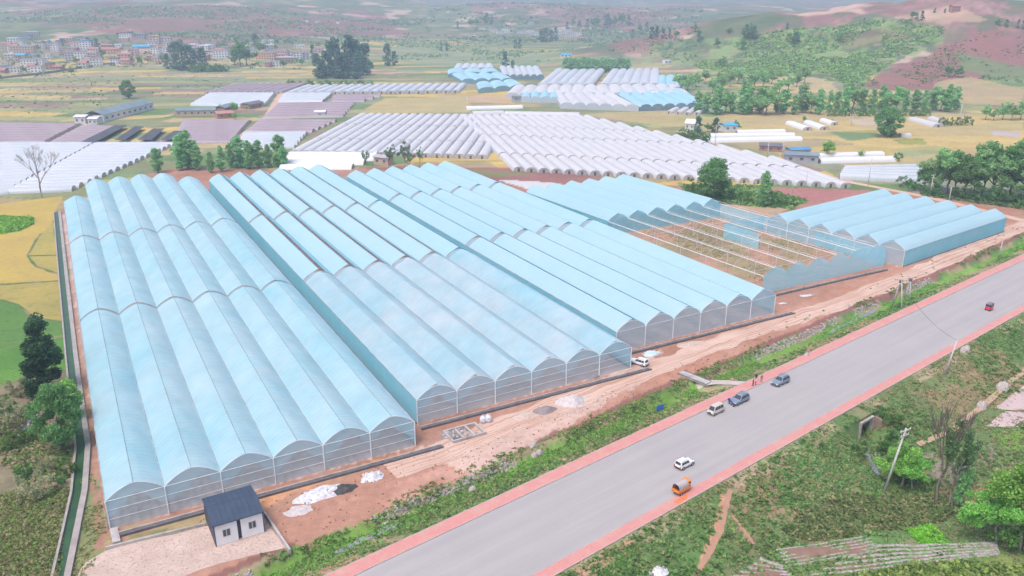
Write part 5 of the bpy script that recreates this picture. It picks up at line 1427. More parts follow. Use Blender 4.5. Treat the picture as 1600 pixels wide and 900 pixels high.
def house(px, py, wpx, st, wall, roof, label, group, rz=0.0, dp=9.0, gable_=False, wins=True, cat="house", sth=3.1, name=None):
    P = at(px, py); wd = w_of(P, wpx); h = st * sth
    root = thing(name or ("village_house" if cat == "house" else "shed"), label, cat, P, rz, group)
    mb = MB(); mb.box((0, 0, h / 2 - 1.5), (wd, dp, h + 3)); mb.build("wall", M['wall_' + wall], root)
    mb = MB()
    if gable_:
        e = .5; a, b, rh = wd / 2 + e, dp / 2 + e, dp * .26
        mb.add([(-a, -b, h), (a, -b, h), (a, b, h), (-a, b, h), (-a, 0, h + rh), (a, 0, h + rh), (-a, -b, h + .2), (a, -b, h + .2), (a, b, h + .2), (-a, b, h + .2), (-a, 0, h + rh + .2), (a, 0, h + rh + .2)],
               [(0, 4, 5, 1), (3, 2, 5, 4), (6, 7, 11, 10), (9, 10, 11, 8), (0, 1, 7, 6), (2, 3, 9, 8), (0, 6, 10, 4), (4, 10, 9, 3), (1, 5, 11, 7), (5, 2, 8, 11)])
    else:
        mb.box((0, 0, h + .15), (wd + .5, dp + .5, .3)); 
        mb.box((0, -dp / 2, h + .65), (wd + .3, .25, .7)); mb.box((0, dp / 2, h + .65), (wd + .3, .25, .7))
        mb.box((-wd / 2, 0, h + .64), (.25, dp - .3, .68)); mb.box((wd / 2, 0, h + .64), (.25, dp - .3, .68))
        if st >= 3: mb.box((wd * .25, dp * .15, h + 1.6), (3, 3, 2.6))
    mb.build("roof", M['roof_' + roof], root)
    if wins:
        n = max(2, int(wd / 3.6))
        for s in range(st):
            for i in range(n):
                o = put("window", WIN, root); o.location = (-wd / 2 + wd * (i + .5) / n, -dp / 2 - .03, s * sth + sth * .55); o.scale = (wd / n * .46, 1, sth * .48)
    return root
# the houses one can pick out
HS = [(37, 83, 34, 3, 'tan', 'grey', "wide tan three-storey house with dark window openings at the left edge", 2), (12, 78, 22, 2, 'tan', 'grey', "tan house cut by the left edge, behind the wide one", 2),
      (46, 101, 22, 2, 'white', 'grey', "white house with paired dark windows in the near left rank", 2), (66, 100, 10, 2, 'white', 'grey', "narrow white house joined to the right of the paired-window one", 2), (24, 113, 19, 2, 'pale', 'grey', "pale house with a dark window band near the field wall", 1), (60, 113, 18, 2, 'white', 'grey', "white house with glazed upper floor at the field wall", 2),
      (8, 110, 14, 2, 'grey', 'grey', "grey house at the left edge by the field wall", 2), (128, 97, 17, 4, 'white', 'grey', "four-storey white block with a grid of square windows facing us", 4), (112, 96, 15, 4, 'grey', 'grey', "blank grey gable wall block adjoining the white window-grid block", 4), (146, 94, 20, 3, 'pink', 'grey', "pink brick house right of the white window-grid block", 3),
      (136, 78, 18, 4, 'white', 'blue', "tall white house with a blue attic storey, the highest in the village", 4), (74, 76, 14, 3, 'pale', 'blue', "pale house with a white awning roof below the hillside", 3), (88, 80, 13, 3, 'white', 'grey', "white house with dark stair windows, middle of the village", 3), (40, 62, 20, 2, 'grey', 'blue', "house with a long blue shed roof at the back of the village", 2),
      (52, 56, 18, 2, 'grey', 'white', "grey house with a white roof, hindmost of the left village", 2), (104, 66, 18, 2, 'pink', 'white', "pink house with a bright white roof at the hill foot", 2), (22, 66, 16, 2, 'white', 'white', "white house with a white roof at the hill foot", 2), (32, 90, 22, 1, 'cream', 'cyan', "low cream house with a faded cyan roof in mid village", 1),
      (76, 93, 12, 2, 'pale', 'grey', "pale grey house with one window right of the narrow white one", 2), (92, 108, 15, 1, 'brick', 'red', "low brick house with red roof by the field wall", 1), (174, 84, 26, 2, 'orange', 'red', "orange fronted house with a red roof right of the village centre", 2), (196, 92, 20, 2, 'pink', 'red', "pink house with orange doors near the green trees", 2),
      (222, 76, 26, 1, 'grey', 'cyan', "long shed under a bright cyan blue roof", 1), (245, 86, 14, 3, 'white', 'grey', "white house with blue-grey windows right of the cyan roof", 3), (236, 95, 10, 2, 'brick', 'red', "small red brick house at the field edge", 2), (186, 73, 12, 1, 'white', 'white', "low white roofed shed above the orange house", 1),
      (168, 74, 16, 1, 'pink', 'red', "low dull red roofed house above the orange house", 1), (258, 82, 12, 2, 'white', 'grey', "white house beside the dark trees, right part of the village", 2), (264, 76, 14, 3, 'cream', 'grey', "cream house peeping over the dark trees", 3), (318, 78, 16, 2, 'white', 'white', "white house with pale roof behind the dark trees", 2),
      (346, 90, 22, 3, 'white', 'grey', "white three-storey house right of the dark trees", 3), (358, 80, 20, 2, 'pink', 'grey', "pinkish house behind the white three-storey one", 2), (330, 74, 14, 2, 'tan', 'grey', "tan house above the dark trees", 2), (304, 76, 14, 2, 'pink', 'white', "pink house with white roof left above the dark trees", 2),
      (394, 88, 14, 3, 'pale', 'grey', "pale tower-like house left of the brick houses", 3), (416, 93, 30, 3, 'orange', 'grey', "large orange brick house among the right-hand group", 3), (440, 90, 24, 3, 'pink', 'grey', "pink brick house behind the large orange one", 3), (446, 97, 26, 2, 'brick', 'white', "brick house with a white edged flat roof", 2),
      (432, 104, 20, 2, 'pale', 'grey', "pale grey house at the field edge beside a round tree", 2), (420, 105, 8, 2, 'brick', 'grey', "narrow brick house joined left of the pale grey one", 2), (466, 92, 14, 3, 'white', 'grey', "white house right of the pink brick one", 3), (478, 93, 11, 3, 'grey', 'grey', "bluish grey house at the right end of the village", 3),
      (468, 74, 16, 1, 'white', 'white', "white shed on the slope above the right-hand houses", 1), (498, 82, 10, 2, 'pink', 'grey', "pink house left of the dense dark stand", 2), (412, 66, 8, 1, 'white', 'white', "small white hut on the red slope", 1), (424, 66, 8, 1, 'white', 'white', "second small white hut on the red slope", 1)]
for (x, y, w, st, wl, rf, lab, s2) in HS:
    house(x, y, w, st, wl, rf, lab, "houses of the village on the left", random.Random(x).uniform(-.25, .3), 8 + (x % 4), rf == 'red' or rf == 'cyan')
_r = random.Random(77)
fill = []
for i in range(66):
    x = _r.uniform(2, 262) if i < 46 else _r.uniform(296, 480); t = _r.random()
    y = (118 - 20 * x / 260) - t * 44 if x < 270 else 96 - t * 20
    fill.append((x, y))
fill.sort()
for i, (x, y) in enumerate(fill):
    wl = _r.choice(['white', 'pale', 'tan', 'pink', 'brick', 'grey', 'cream', 'white']); rf = _r.choice(['grey', 'red', 'red', 'grey', 'white', 'dark'])
    st = _r.choice([1, 1, 2, 2, 3])
    house(x, y, _r.uniform(10, 18), st, wl, rf, "small %s house with %s roof, %s counting left to right through the village" % (wl, rf, ordw(i + 1)), "small houses of the village on the left", _r.uniform(-.4, .4), _r.uniform(6, 10), rf == 'red')
HM = [(772, 50, 14, 2, 'cream', 'grey'), (782, 53, 12, 2, 'white', 'grey'), (790, 51, 12, 2, 'white', 'white'), (796, 57, 10, 1, 'tan', 'grey'), (814, 53, 14, 2, 'pale', 'grey'), (826, 52, 16, 2, 'white', 'grey'), (836, 56, 14, 2, 'pale', 'grey'), (842, 47, 10, 1, 'pink', 'red'),
      (868, 50, 12, 2, 'white', 'white'), (874, 55, 12, 2, 'white', 'grey'), (884, 52, 14, 2, 'white', 'white'), (892, 58, 16, 2, 'pale', 'grey'), (902, 56, 14, 2, 'white', 'grey'), (910, 62, 12, 1, 'tan', 'red'), (862, 42, 10, 1, 'orange', 'red'), (830, 38, 8, 1, 'cream', 'white'), (908, 48, 8, 1, 'pink', 'red')]
for i, (x, y, w, st, wl, rf) in enumerate(HM):
    house(x, y, w, st, wl, rf, "%s house with %s roof, %s from the left in the distant hamlet" % (wl, rf, ordw(i + 1)), "houses of the distant hamlet", _r.uniform(-.3, .3), 8, rf == 'red', cat="house")
house(982, 49, 20, 2, 'pink', 'red', "red temple-like house among dark trees on the far ridge", None, .1, 9, True)
house(1491, 18, 14, 2, 'brick', 'red', "small red building on top of the green hill", None, .1, 7, True)
house(884, 89, 16, 1, 'white', 'cyan', "small house with a pale cyan roof before the scrub hill", None, .1, 7, True)
house(1042, 99, 12, 1, 'white', 'white', "low white hut in the scrub left of the green hill", None, .4, 6)
for i, (x, y) in enumerate(((480, 35), (496, 36), (528, 37), (716, 60), (742, 58), (700, 20), (640, 18), (790, 14))):
    house(x, y, 5, 1, 'white', 'white', "tiny white far house, %s from the left among those dotted over the hills" % ordw([480, 496, 528, 640, 700, 716, 742, 790].index(x) + 1), "tiny far houses", .1, 8, wins=False)
# field wall in front of the village
mbw = MB(); wl_ = [at(a, b) for a, b in ((-10, 124), (60, 117), (120, 108), (165, 101), (190, 100))]
for p, q in zip(wl_[:-1], wl_[1:]):
    mid = (p + q) / 2; mbw.box((mid.x, mid.y, mid.z + .9), ((q - p).length, .6, 2.6), math.atan2(q.y - p.y, q.x - p.x))
tag(mbw.build("village_wall", M['roof_dark']), "long dark retaining wall between the village and the yellow fields", "wall")

# ------------------------------------------------------------------ farm sheds in the middle distance
def long_shed(p, q, wd, h, label, roofm, wallm, n_bay=8, rh=1.8, name="farm_shed"):
    P, Q = np.array(at(*p)[:2]), np.array(at(*q)[:2]); d = Q - P; ln = float(np.linalg.norm(d))
    root = thing(name, label, "shed", (P[0], P[1], tz(*P)), math.atan2(d[1], d[0]))
    MB().box((ln / 2, wd / 2, h / 2), (ln, wd, h)).build("wall", wallm, root)
    mb = MB(); a = .6
    mb.add([(-a, -a, h + .02), (ln + a, -a, h + .02), (ln + a, wd + a, h + .02), (-a, wd + a, h + .02), (-a, wd / 2, h + rh), (ln + a, wd / 2, h + rh), (-a, -a, h + .2), (ln + a, -a, h + .2), (ln + a, wd + a, h + .2), (-a, wd + a, h + .2), (-a, wd / 2, h + rh + .2), (ln + a, wd / 2, h + rh + .2)],
           [(0, 4, 5, 1), (3, 2, 5, 4), (6, 7, 11, 10), (9, 10, 11, 8), (0, 1, 7, 6), (2, 3, 9, 8), (0, 6, 10, 4), (4, 10, 9, 3), (1, 5, 11, 7), (5, 2, 8, 11)])
    mb.build("roof", roofm, root)
    for i in range(n_bay):
        o = put("window", WIN, root); o.location = (ln * (i + .5) / n_bay, -.04, h * .55); o.scale = (ln / n_bay * .3, 1, h * .3)
    return root
M['slate'] = pm("slate_roof", (.16, .21, .25), (.22, .27, .30), .12, .8)
M['plaster'] = pm("white_plaster", (.72, .70, .70), (.6, .58, .58), .3, .9)
long_shed((163, 191), (240, 171), 15, 5.0, "long white farm shed with slate blue roof beside the yellow fields", M['slate'], M['plaster'], 9, 3)
P_, Q_ = at(143, 189), at(206, 166); dd_ = (Q_ - P_); 
tunnel(P_, (dd_.x / dd_.length, dd_.y / dd_.length), 12, dd_.length, 3.2, "pale covered tunnel lying against the left of the slate roofed shed", None, M['white_film'])
long_shed((275, 182), (336, 181), 11, 4.2, "open fronted shed with long blue-grey roof behind the mauve tunnels", M['slate'], M['wall_tan'], 6, 1.2)
long_shed((117, 194), (134, 194), 10, 5, "small whitewashed hut at the mauve tunnels, left one", M['plaster'], M['plaster'], 2, 1)
long_shed((138, 195), (152, 195), 9, 4, "small whitewashed hut at the mauve tunnels, right one", M['plaster'], M['plaster'], 2, 1)
for i, (p, q) in enumerate((((390, 171), (412, 167)), ((352, 176), (372, 170)), ((340, 186), (366, 184)))):
    long_shed(p, q, 9, 3.5, ["dark roofed hut beside the red lane", "dark roofed hut left of the lane, among small trees", "low brown hut before the mauve tunnels"][i], [M['roof_dark'], M['slate'], M['wall_brick']][i], M['wall_brick'], 2, 1.6)
for i, (x, b, t) in enumerate(((344, 175, 163), (366, 174, 161), (385, 172, 164), (368, 186, 174))):
    tree(x, b, t, 'light', "small green tree, %s from the left around the dark huts" % ordw(i + 1), "trees around the dark huts", 1.2, 300)
long_shed((492, 183), (508, 183), 7, 3.6, "small pale hut in the mauve tunnel field", M['plaster'], M['plaster'], 1, 1)
long_shed((584, 257), (606, 259), 6, 4.0, "small weathered hut behind the blue ridges near thin trees", M['wall_grey'], M['wall_tan'], 2, 1)
long_shed((1226, 254), (1278, 256), 8, 4.2, "grey walled barn joined to the tunnel under the bushy tree", M['slate'], M['wall_grey'], 3, 1.2)
long_shed((1236, 244), (1266, 243), 8, 3.4, "blue roofed lean-to behind the grey walled barn", M['roof_blue'], M['wall_grey'], 3, .8)
long_shed((1186, 236), (1222, 238), 8, 3.2, "dark roofed shed beside the lane and the big power pole", M['roof_dark'], M['wall_brick'], 3, 1.2)
long_shed((1132, 206), (1152, 205), 8, 4, "cyan roofed hut between the dark trees", M['roof_cyan'], M['plaster'], 2, 1.2)
long_shed((1070, 203), (1084, 204), 9, 4.4, "white gabled shed at the left of the dark trees", M['plaster'], M['plaster'], 2, 2.5)
long_shed((800, 158), (840, 159), 8, 3.2, "dark low shed between the far white strip and the tan field", M['roof_dark'], M['wall_grey'], 3, .6)
# black netting plots
M['dark_net_'] = M['dark_net']
for i, quad in enumerate((((128, 227), (150, 228), (200, 201), (182, 200)), ((180, 224), (196, 225), (226, 203), (212, 202)), ((216, 224), (238, 224), (258, 206), (240, 206)), ((252, 224), (272, 224), (286, 210), (272, 210)))):
    A, B, Cc, D = [np.array(at(*q)[:2]) for q in quad]
    root = thing("shade_net_house", "low black shade net, %s from the left beside the white tunnels" % ordw(i + 1), "shade house", (A[0], A[1], 0), 0, "black shade nets")
    mb = MB(); Pn = [(*(q - A), 2.2) for q in (A, B, Cc, D)]
    mb.hexa(Pn + [(a, b, c + .12) for a, b, c in Pn]); mb.build("net", M['dark_net'], root)
    for q in (A, B, Cc, D): tubepart("post", [(*(q - A), 0), (*(q - A), 2.2)], .1, M['metal'], root)
# ------------------------------------------------------------------ power poles
M['pole'] = pm("concrete_pole", (.62, .59, .58), (.5, .47, .46), 1.0, .85)
def pole(px, pyb, pyt, label, arm=True, lean=0.0, r=.22, name="power_pole", lx=0.0):
    P = at(px, pyb); h = h_of(P, pyb - pyt)
    root = thing(name, label, "pole", P)
    top = Vector((lx + h * lean, 0, h))
    mb = MB(); mb.tube([(0, 0, -.4), tuple(top)], [r, r * .62], 8); mb.build("shaft", M['pole'], root, True)
    if arm:
        for k, dz in enumerate((.5, 1.6)):
            ln = 1.5 if k == 0 else 1.1
            MB().box((top.x, top.y, h - dz), (ln * 2, .14, .16), .5).build("crossarm", M['pole'], root)
            for s in (-.9, 0, .9) if k == 0 else (-.9, .9):
                MB().lathe([(.05, 0), (.1, .08), (.06, .16), (.1, .24), (.04, .34)], (top.x + math.cos(.5) * s * ln, math.sin(.5) * s * ln, h - dz + .08), 'z', 6).build("insulator", M['plaster'], root)
    return (P + top)
tops = {}
tops['n'] = pole(1381, 769, 669, "leaning concrete power pole with crossarms on the grass below the culvert", True, .0, .26, lx=2.0)
tops['m'] = pole(1477, 584, 532, "plain concrete pole on the verge just right of the pavement", False, 0, .24, lx=1.2)
tops['r'] = pole(1561, 403, 376, "short grey pole beside the dirt track near the low blue greenhouse", False, 0, .2)
tops['c1'] = pole(1453, 306, 272, "power pole with crossarms in front of the copse", True, 0, .25)
tops['c2'] = pole(1483, 313, 293, "plain pole behind the ridge ends of the low blue greenhouse", False, 0, .22)
tops['f1'] = pole(1117, 228, 195, "thin pole with crossarms before the three white tunnels", True, 0, .25)
tops['f2'] = pole(1222, 246, 222, "stout pole with double crossarms by the grey barn", True, 0, .3)
tops['f3'] = pole(1199, 246, 221, "bare pole left of the grey barn", False, 0, .22)
tops['f4'] = pole(1356, 291, 247, "slim pole by the lane before the grey white tunnels", False, 0, .2)
tops['f5'] = pole(1498, 196, 163, "tall far pole before the poplar belt", True, 0, .3)
tops['f6'] = pole(1330, 196, 178, "far pole near the clipped hedge", True, 0, .25)
tops['f7'] = pole(730, 170, 150, "white pole at the end of the lone white tunnel in the tan field", False, 0, .35)
tops['f8'] = pole(1259, 293, 267, "thin pole standing before the wide white tunnel field, right one", False, 0, .16)
tops['f9'] = pole(1238, 301, 281, "thin pole standing before the wide white tunnel field, left one", False, 0, .16)
# double pole frames by the road
def h_frame(px0, px1, pyb, pyt, label):
    A = at(px0, pyb); B = at(px1, pyb + 2); h = h_of(A, pyb - pyt)
    root = thing("twin_power_pole", label, "pole", A)
    m = (B - A); ap = m / 2 + Vector((0, 0, h))
    for q in (Vector((0, 0, -.4)), m - Vector((0, 0, .4))):
        mb = MB(); mb.tube([q, ap + (q - m / 2) * .12], [.2, .14], 7); mb.build("shaft", M['pole'], root, True)
    MB().box((ap.x, ap.y, h - .3), (2.6, .2, .2), .6).build("crossarm", M['metal'], root)
    MB().box((ap.x, ap.y, h + .25), (.9, .6, .9)).build("transformer", M['roof_dark'], root)
    return A + ap
t1 = h_frame(1393, 1409, 480, 437, "twin legged power pole with a dark box on top beside the track")
t2 = h_frame(1413, 1421, 469, 437, "slimmer twin legged pole just right of the one with the dark box")
def wire(a, b, label, sag=2.0, r=.03):
    mb = MB(); pts = []
    for i in range(15):
        t = i / 14; p = a + (b - a) * t; pts.append((p.x, p.y, p.z - sag * 4 * t * (1 - t)))
    mb.tube(pts, r, 3, caps=False)
    tag(mb.build("power_line", M['rubber']), label, "cable")
wire(t1, tops['m'], "overhead cable crossing the road to the plain verge pole", 2.2, .035)
wire(tops['c2'], tops['c2'] + Vector((130, -8, -4)), "pale cable running right from the plain pole past the copse", 3.0, .05)
# ------------------------------------------------------------------ white cabin with dark roof
M['panel'] = pm("white_panel", (.80, .80, .81), (.72, .72, .74), .6, .6)
M['navy'] = pm("dark_blue_roof", (.055, .08, .125), (.04, .06, .10), .5, .6, .1)
M['navy_wall'] = pm("dark_blue_trim", (.045, .06, .10), (.06, .07, .11), .8, .6)
def cabin():
    a, b, c = at(339, 855, 0), at(413, 832, 0), at(322, 815, 0)
    d = (b - a); ln = d.length; rz = math.atan2(d.y, d.x)
    dp = 8.6; h = 3.9
    root = thing("site_cabin", "white two-room site cabin with a dark blue roof on the gravel yard", "cabin", a, rz)
    g = .62; w1 = (ln - g) / 2
    for x0 in (0, w1 + g):
        MB().box((x0 + w1 / 2, dp / 2, h / 2 + .1), (w1, dp, h)).build("room", M['panel'], root)
        wf = MB(); cx = x0 + w1 * .5
        wf.box((cx, -.03, 2.25), (1.25, .1, 1.45)); f = wf.build("window", M['frame'], root)
        for s in (-1, 1):
            MB().box((cx + s * .31, -.07, 2.25), (.48, .06, 1.2)).build("pane", M['pane'], f)
    for x in (-.06, ln + .06):
        MB().box((x, dp / 2, h / 2 + .12), (.12, dp + .1, h + .1)).build("dark_side", M['navy_wall'], root)
    MB().box((ln / 2, dp * .5, h / 2), (g * .96, dp - 1, h - .2)).build("gap_panel", M['navy_wall'], root)
    # roof: low ridge across, dark sheets
    mb = MB(); o = .28; z0 = h + .16; zr = h + 1.0
    xs = (-o, ln + o); ys = (-o, dp * .5, dp + o)
    P = []
    for t in (0, .14):
        for y, z in zip(ys, (z0, zr, z0)):
            for x in xs: P.append((x, y, z + t))
    mb.add(P, [(0, 1, 3, 2), (2, 3, 5, 4), (8, 9, 7, 6), (10, 11, 9, 8), (0, 6, 7, 1), (4, 5, 11, 10), (0, 2, 8, 6), (2, 4, 10, 8), (1, 7, 9, 3), (3, 9, 11, 5)])
    rf = mb.build("roof", M['navy'], root)
    for i in range(1, 9):
        mb = MB(); x = -o + (ln + 2 * o) * i / 9
        mb.tube([(x, ys[0], z0 + .15), (x, ys[1], zr + .15), (x, ys[2], z0 + .15)], .035, 4); mb.build("seam", M['navy_wall'], rf)
cabin()
# low yard walls, channels, foundation
def wall_line(name, label, cat, pts, w, h, mat, z=0.0):
    P0 = at(*pts[0]); root = MB()
    Ps = [at(*p) for p in pts]
    for p, q in zip(Ps[:-1], Ps[1:]):
        m = (p + q) / 2; root.box((m.x - P0.x, m.y - P0.y, h / 2 + z), ((q - p).length, w, h), math.atan2(q.y - p.y, q.x - p.x))
    o = root.build(name, mat); o.location = (P0.x, P0.y, P0.z); return tag(o, label, cat)
wall_line("yard_wall", "low grey wall along the back of the gravel yard, left of the cabin", "wall", ((165, 859), (250, 838), (321, 821)), .3, .55, M['concrete'])
wall_line("yard_wall", "grey wall running from the cabin corner down the yard's right side", "wall", ((414, 806), (438, 842), (454, 868)), .35, .9, M['concrete'])
def channel(name, label, a, b, w=1.0, h=.4):
    A, B = [np.array(q) for q in (a, b)]; d = (B - A); ln = float(np.linalg.norm(d))
    root = thing(name, label, "channel", (A[0], A[1], 0), math.atan2(d[1], d[0]))
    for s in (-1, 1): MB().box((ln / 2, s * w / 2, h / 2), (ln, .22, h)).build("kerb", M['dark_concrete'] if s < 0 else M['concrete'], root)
    MB().box((ln / 2, 0, .06), (ln, w - .24, .1)).build("floor", M['dark_concrete'], root)
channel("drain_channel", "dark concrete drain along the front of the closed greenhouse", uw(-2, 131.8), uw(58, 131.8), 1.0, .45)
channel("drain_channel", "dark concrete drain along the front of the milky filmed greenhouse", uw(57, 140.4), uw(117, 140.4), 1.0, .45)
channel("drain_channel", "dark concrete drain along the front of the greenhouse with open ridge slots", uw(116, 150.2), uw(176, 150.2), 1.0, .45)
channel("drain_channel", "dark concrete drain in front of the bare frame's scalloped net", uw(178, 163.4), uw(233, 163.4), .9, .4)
wall_line("gate_stub", "short pale concrete channel stub at the front left greenhouse corner", "channel", ((183, 850), (178, 828)), 1.2, .5, M['concrete'])
# canal on the left
M['algae'] = pm("algae_water", (.045, .11, .04), (.03, .07, .04), .4, .3)
M['canal_dark'] = pm("dark_water", (.05, .06, .055), (.08, .09, .08), .3, .25)
M['canal_wall'] = pm('canal_concrete', (.40, .35, .34), (.30, .255, .24), .5, .95, .3)
def canal():
    line = [at(a, b, 0) for a, b in ((88, 332), (97, 430), (110, 560), (118, 630), (127, 700), (121, 770), (104, 850), (92, 905), (70, 980))]
    P0 = line[0]
    root = thing("canal", "narrow concrete canal with green water along the closed greenhouse's left side", "canal", P0)
    L0 = [p - P0 for p in line]
    def side(off, w, h, nm, m):
        mb = MB()
        prev = None
        for i, p in enumerate(L0):
            d = (L0[min(i + 1, len(L0) - 1)] - L0[max(i - 1, 0)]); d.z = 0; d.normalize(); n = Vector((-d.y, d.x, 0))
            q = [p + n * (off - w / 2), p + n * (off + w / 2)]
            if prev:
                mb.hexa([(*prev[0][:2], -.1), (*prev[1][:2], -.1), (*q[1][:2], -.1), (*q[0][:2], -.1), (*prev[0][:2], h), (*prev[1][:2], h), (*q[1][:2], h), (*q[0][:2], h)])
            prev = q
        return mb.build(nm, m, root)
    side(1.25, 1.0, .5, "bank_wall", M['canal_wall']); side(-.95, .4, .55, "bank_wall", M['canal_wall'])
    side(0, 1.45, .1, "water_bed", M['algae'])
canal()
def foundation():
    a, b = at(665, 668, 0), at(690, 686, 0)
    A = Vector((*uw(60.5, 132.0), 0))
    root = thing("brick_foundation", "small concrete foundation grid at the corner of the milky greenhouse", "foundation", A, math.radians(90 - 60.6))
    for x, y, l, w in ((3.6, 0, 7.6, .4), (3.6, 4.6, 7.6, .4)): MB().box((x, y, .3), (l, w, .6)).build("long_wall", M['concrete'], root)
    for x in (0, 2.4, 4.8, 7.2): MB().box((x, 2.3, .28), (.4, 4.2, .56)).build("cross_wall", M['concrete'], root)
    MB().box((1.2, 2.3, .12), (1.9, 4.0, .1)).build("pit_floor", M['dark_concrete'], root)
foundation()
# ------------------------------------------------------------------ heaps and piles
CHIP = {}
def heap(name, label, cat, px, py, sx, sy, h, mat, seed, n=26, chips=None, rz=.5):
    dome = name in ('boulder', 'stone_block', 'bank_stone')
    P = at(px, py); rs = np.random.RandomState(seed)
    V = []; F = []
    for j in range(n):
        for i in range(n):
            a, b = i / (n - 1) * 2 - 1, j / (n - 1) * 2 - 1
            V.append((a, b))
    V = np.array(V); rr = np.hypot(V[:, 0], V[:, 1])
    rr = rr * (.75 + .6 * fbm(V[:, 0] * 2 + seed, V[:, 1] * 2 + 5, 1.0, 3, (seed + 2) % 5))
    nz = fbm(V[:, 0] * 3 + seed * 9, V[:, 1] * 3, 1.0, 4, seed % 5)
    z = h * (np.clip(1 - rr ** 1.5, 0, 1) if not dome else np.sqrt(np.clip(1 - rr ** 2.2, 0, 1))) * (.5 + 1.0 * nz) - .08
    X = np.column_stack([V[:, 0] * sx, V[:, 1] * sy, z])
    i, j = np.meshgrid(np.arange(n - 1), np.arange(n - 1)); q = (j * n + i).ravel()
    F = np.stack([q, q + 1, q + n + 1, q + n], 1)
    F = F[(rr[F] < 1.0).any(1)]
    me = np_mesh(name, X, F, True)
    o = put(name, me, None, mat); o.location = P; o.rotation_euler = (0, 0, rz)
    tag(o, label, cat)
    if chips:
        r = random.Random(seed)
        for _ in range(min(chips[0], 42)):
            a = r.uniform(0, 6.28); q = math.sqrt(r.random()) * .95
            s = r.uniform(*chips[1]); x, y = math.cos(a) * q * sx, math.sin(a) * q * sy
            key = (chips[3], chips[2].name, _ % 5)
            if key not in CHIP:
                m2 = MB(); m2.box((0, 0, 0), (1, r.uniform(.6, 1), r.uniform(.25, .6)), 0, taper=r.uniform(.4, .85))
                CHIP[key] = m2.mesh(chips[3], bevel=.08); CHIP[key].materials.append(chips[2])
            c = put(chips[3], CHIP[key], o); c.location = (x, y, h * max(0, 1 - q ** 1.5) * .85 + s * .1); c.scale = (s, s, s)
            c.rotation_euler = (r.uniform(-.5, .5), r.uniform(-.5, .5), r.uniform(0, 6))
    return o
M['plastic_scrap'] = pm("crumpled_plastic", (.78, .77, .80), (.45, .44, .48), 1.8, .5, .8)
M['black_scrap'] = pm("black_plastic", (.035, .033, .035), (.09, .08, .08), 1.5, .5, .8)
M['gravel_pile'] = pm("pale_stones", (.62, .56, .55), (.45, .40, .40), 1.2, .95, .6)
M['dark_gravel'] = pm("dark_stones", (.30, .25, .25), (.22, .18, .18), 1.0, .95, .6)
heap("plastic_heap", "larger heap of crumpled white and black plastic on the bare earth", "heap", 502, 772, 5.4, 2.2, 1.3, M['plastic_scrap'], 3, 30, (80, (.2, .6), M['plastic_scrap'], "plastic_scrap"), .55)
heap("plastic_heap", "smaller heap of white plastic right of the larger one", "heap", 581, 746, 2.4, 1.6, 1.0, M['plastic_scrap'], 5, 24, (26, (.3, .8), M['plastic_scrap'], "plastic_scrap"), .5)
heap("black_plastic_pile", "flat black plastic pile beside the white heap's right end", "heap", 536, 765, 2.8, 1.8, 1.0, M['black_scrap'], 7, 24, None, .4)
heap("gravel_heap", "large round heap of pale gravel on the dirt track", "heap", 893, 628, 3.9, 3.2, 1.5, M['gravel_pile'], 9, 26, (40, (.15, .35), M['gravel_pile'], "stone"))
heap("gravel_heap", "dark grey gravel heap between two pale ones", "heap", 851, 642, 3.5, 2.0, 1.1, M['dark_gravel'], 11, 22, None, .4)
heap("gravel_heap", "flattened pale sand heap left of the dark gravel", "heap", 822, 650, 3.8, 2.0, .7, M['gravel'], 13, 22, None, .4)
heap("sand_heap", "low pale sand spread on the track near the open slot greenhouse", "heap", 1080, 538, 5.5, 2.2, .45, M['gravel'], 15, 22, None, .4)
heap("sand_heap", "grey sand spread on bare earth right of the cabin", "heap", 468, 798, 3.0, 2.0, .4, M['gravel_pile'], 17, 20, None, .4)
heap("soil_heap", "dark soil heap in front of the milky greenhouse's right corner", "heap", 928, 590, 2.0, .9, .7, M['dark_gravel'], 19, 16, None, .5)
heap("rubble_heap", "scattered broken concrete beside the foundation grid", "heap", 708, 678, 3.2, 2.2, .5, M['dark_gravel'], 21, 18, (60, (.25, .7), M['concrete'], "broken_block"))
heap("film_bundle", "crumpled pale blue film bundle behind the white car on the track", "bundle", 1017, 553, 2.6, 1.4, .9, pm("blue_bundle", (.55, .72, .78), (.42, .58, .64), 1.2, .5, .6), 23, 20, (20, (.3, .7), M['plastic_scrap'], "fold"))
heap("film_scrap", "strip of pale film lying before the bare frame", "scrap", 1260, 462, 2.6, .7, .4, M['plastic_scrap'], 25, 14, (8, (.3, .6), M['plastic_scrap'], "fold"), .2)
heap("film_scrap", "small pale film scrap near the drain before the bare frame", "scrap", 1223, 474, 1.8, .6, .35, M['plastic_scrap'], 27, 14, None, .3)
heap("litter_heap", "litter heap of white and pink scraps among weeds left of the canal", "litter", 46, 662, 1.6, 7.0, .5, M['dark_gravel'], 29, 20, (70, (.3, .8), M['plastic_scrap'], "scrap"), .1)
heap("litter_heap", "pale dumped rubble on the grass at the bottom edge near the pavement", "litter", 1028, 893, 1.8, 1.3, .6, M['plastic_scrap'], 31, 16, (20, (.2, .5), M['plastic_scrap'], "scrap"))
M['boulder'] = pm("boulder", (.50, .44, .41), (.34, .29, .26), .9, .95, .6)
heap("boulder", "pale boulder lying on the verge right of the plain pole", "rock", 1508, 549, 1.7, 1.0, 1.6, M['boulder'], 33, 18)
heap("boulder", "pale round boulder at the bend of the earth path", "rock", 1534, 637, 1.4, 1.1, 1.7, M['boulder'], 35, 18)
heap("boulder", "pale rock pile beside the pink fallow field", "rock", 1566, 606, 2.4, 1.4, 1.5, M['boulder'], 37, 20, (14, (.4, .9), M['boulder'], "rock"), .6)
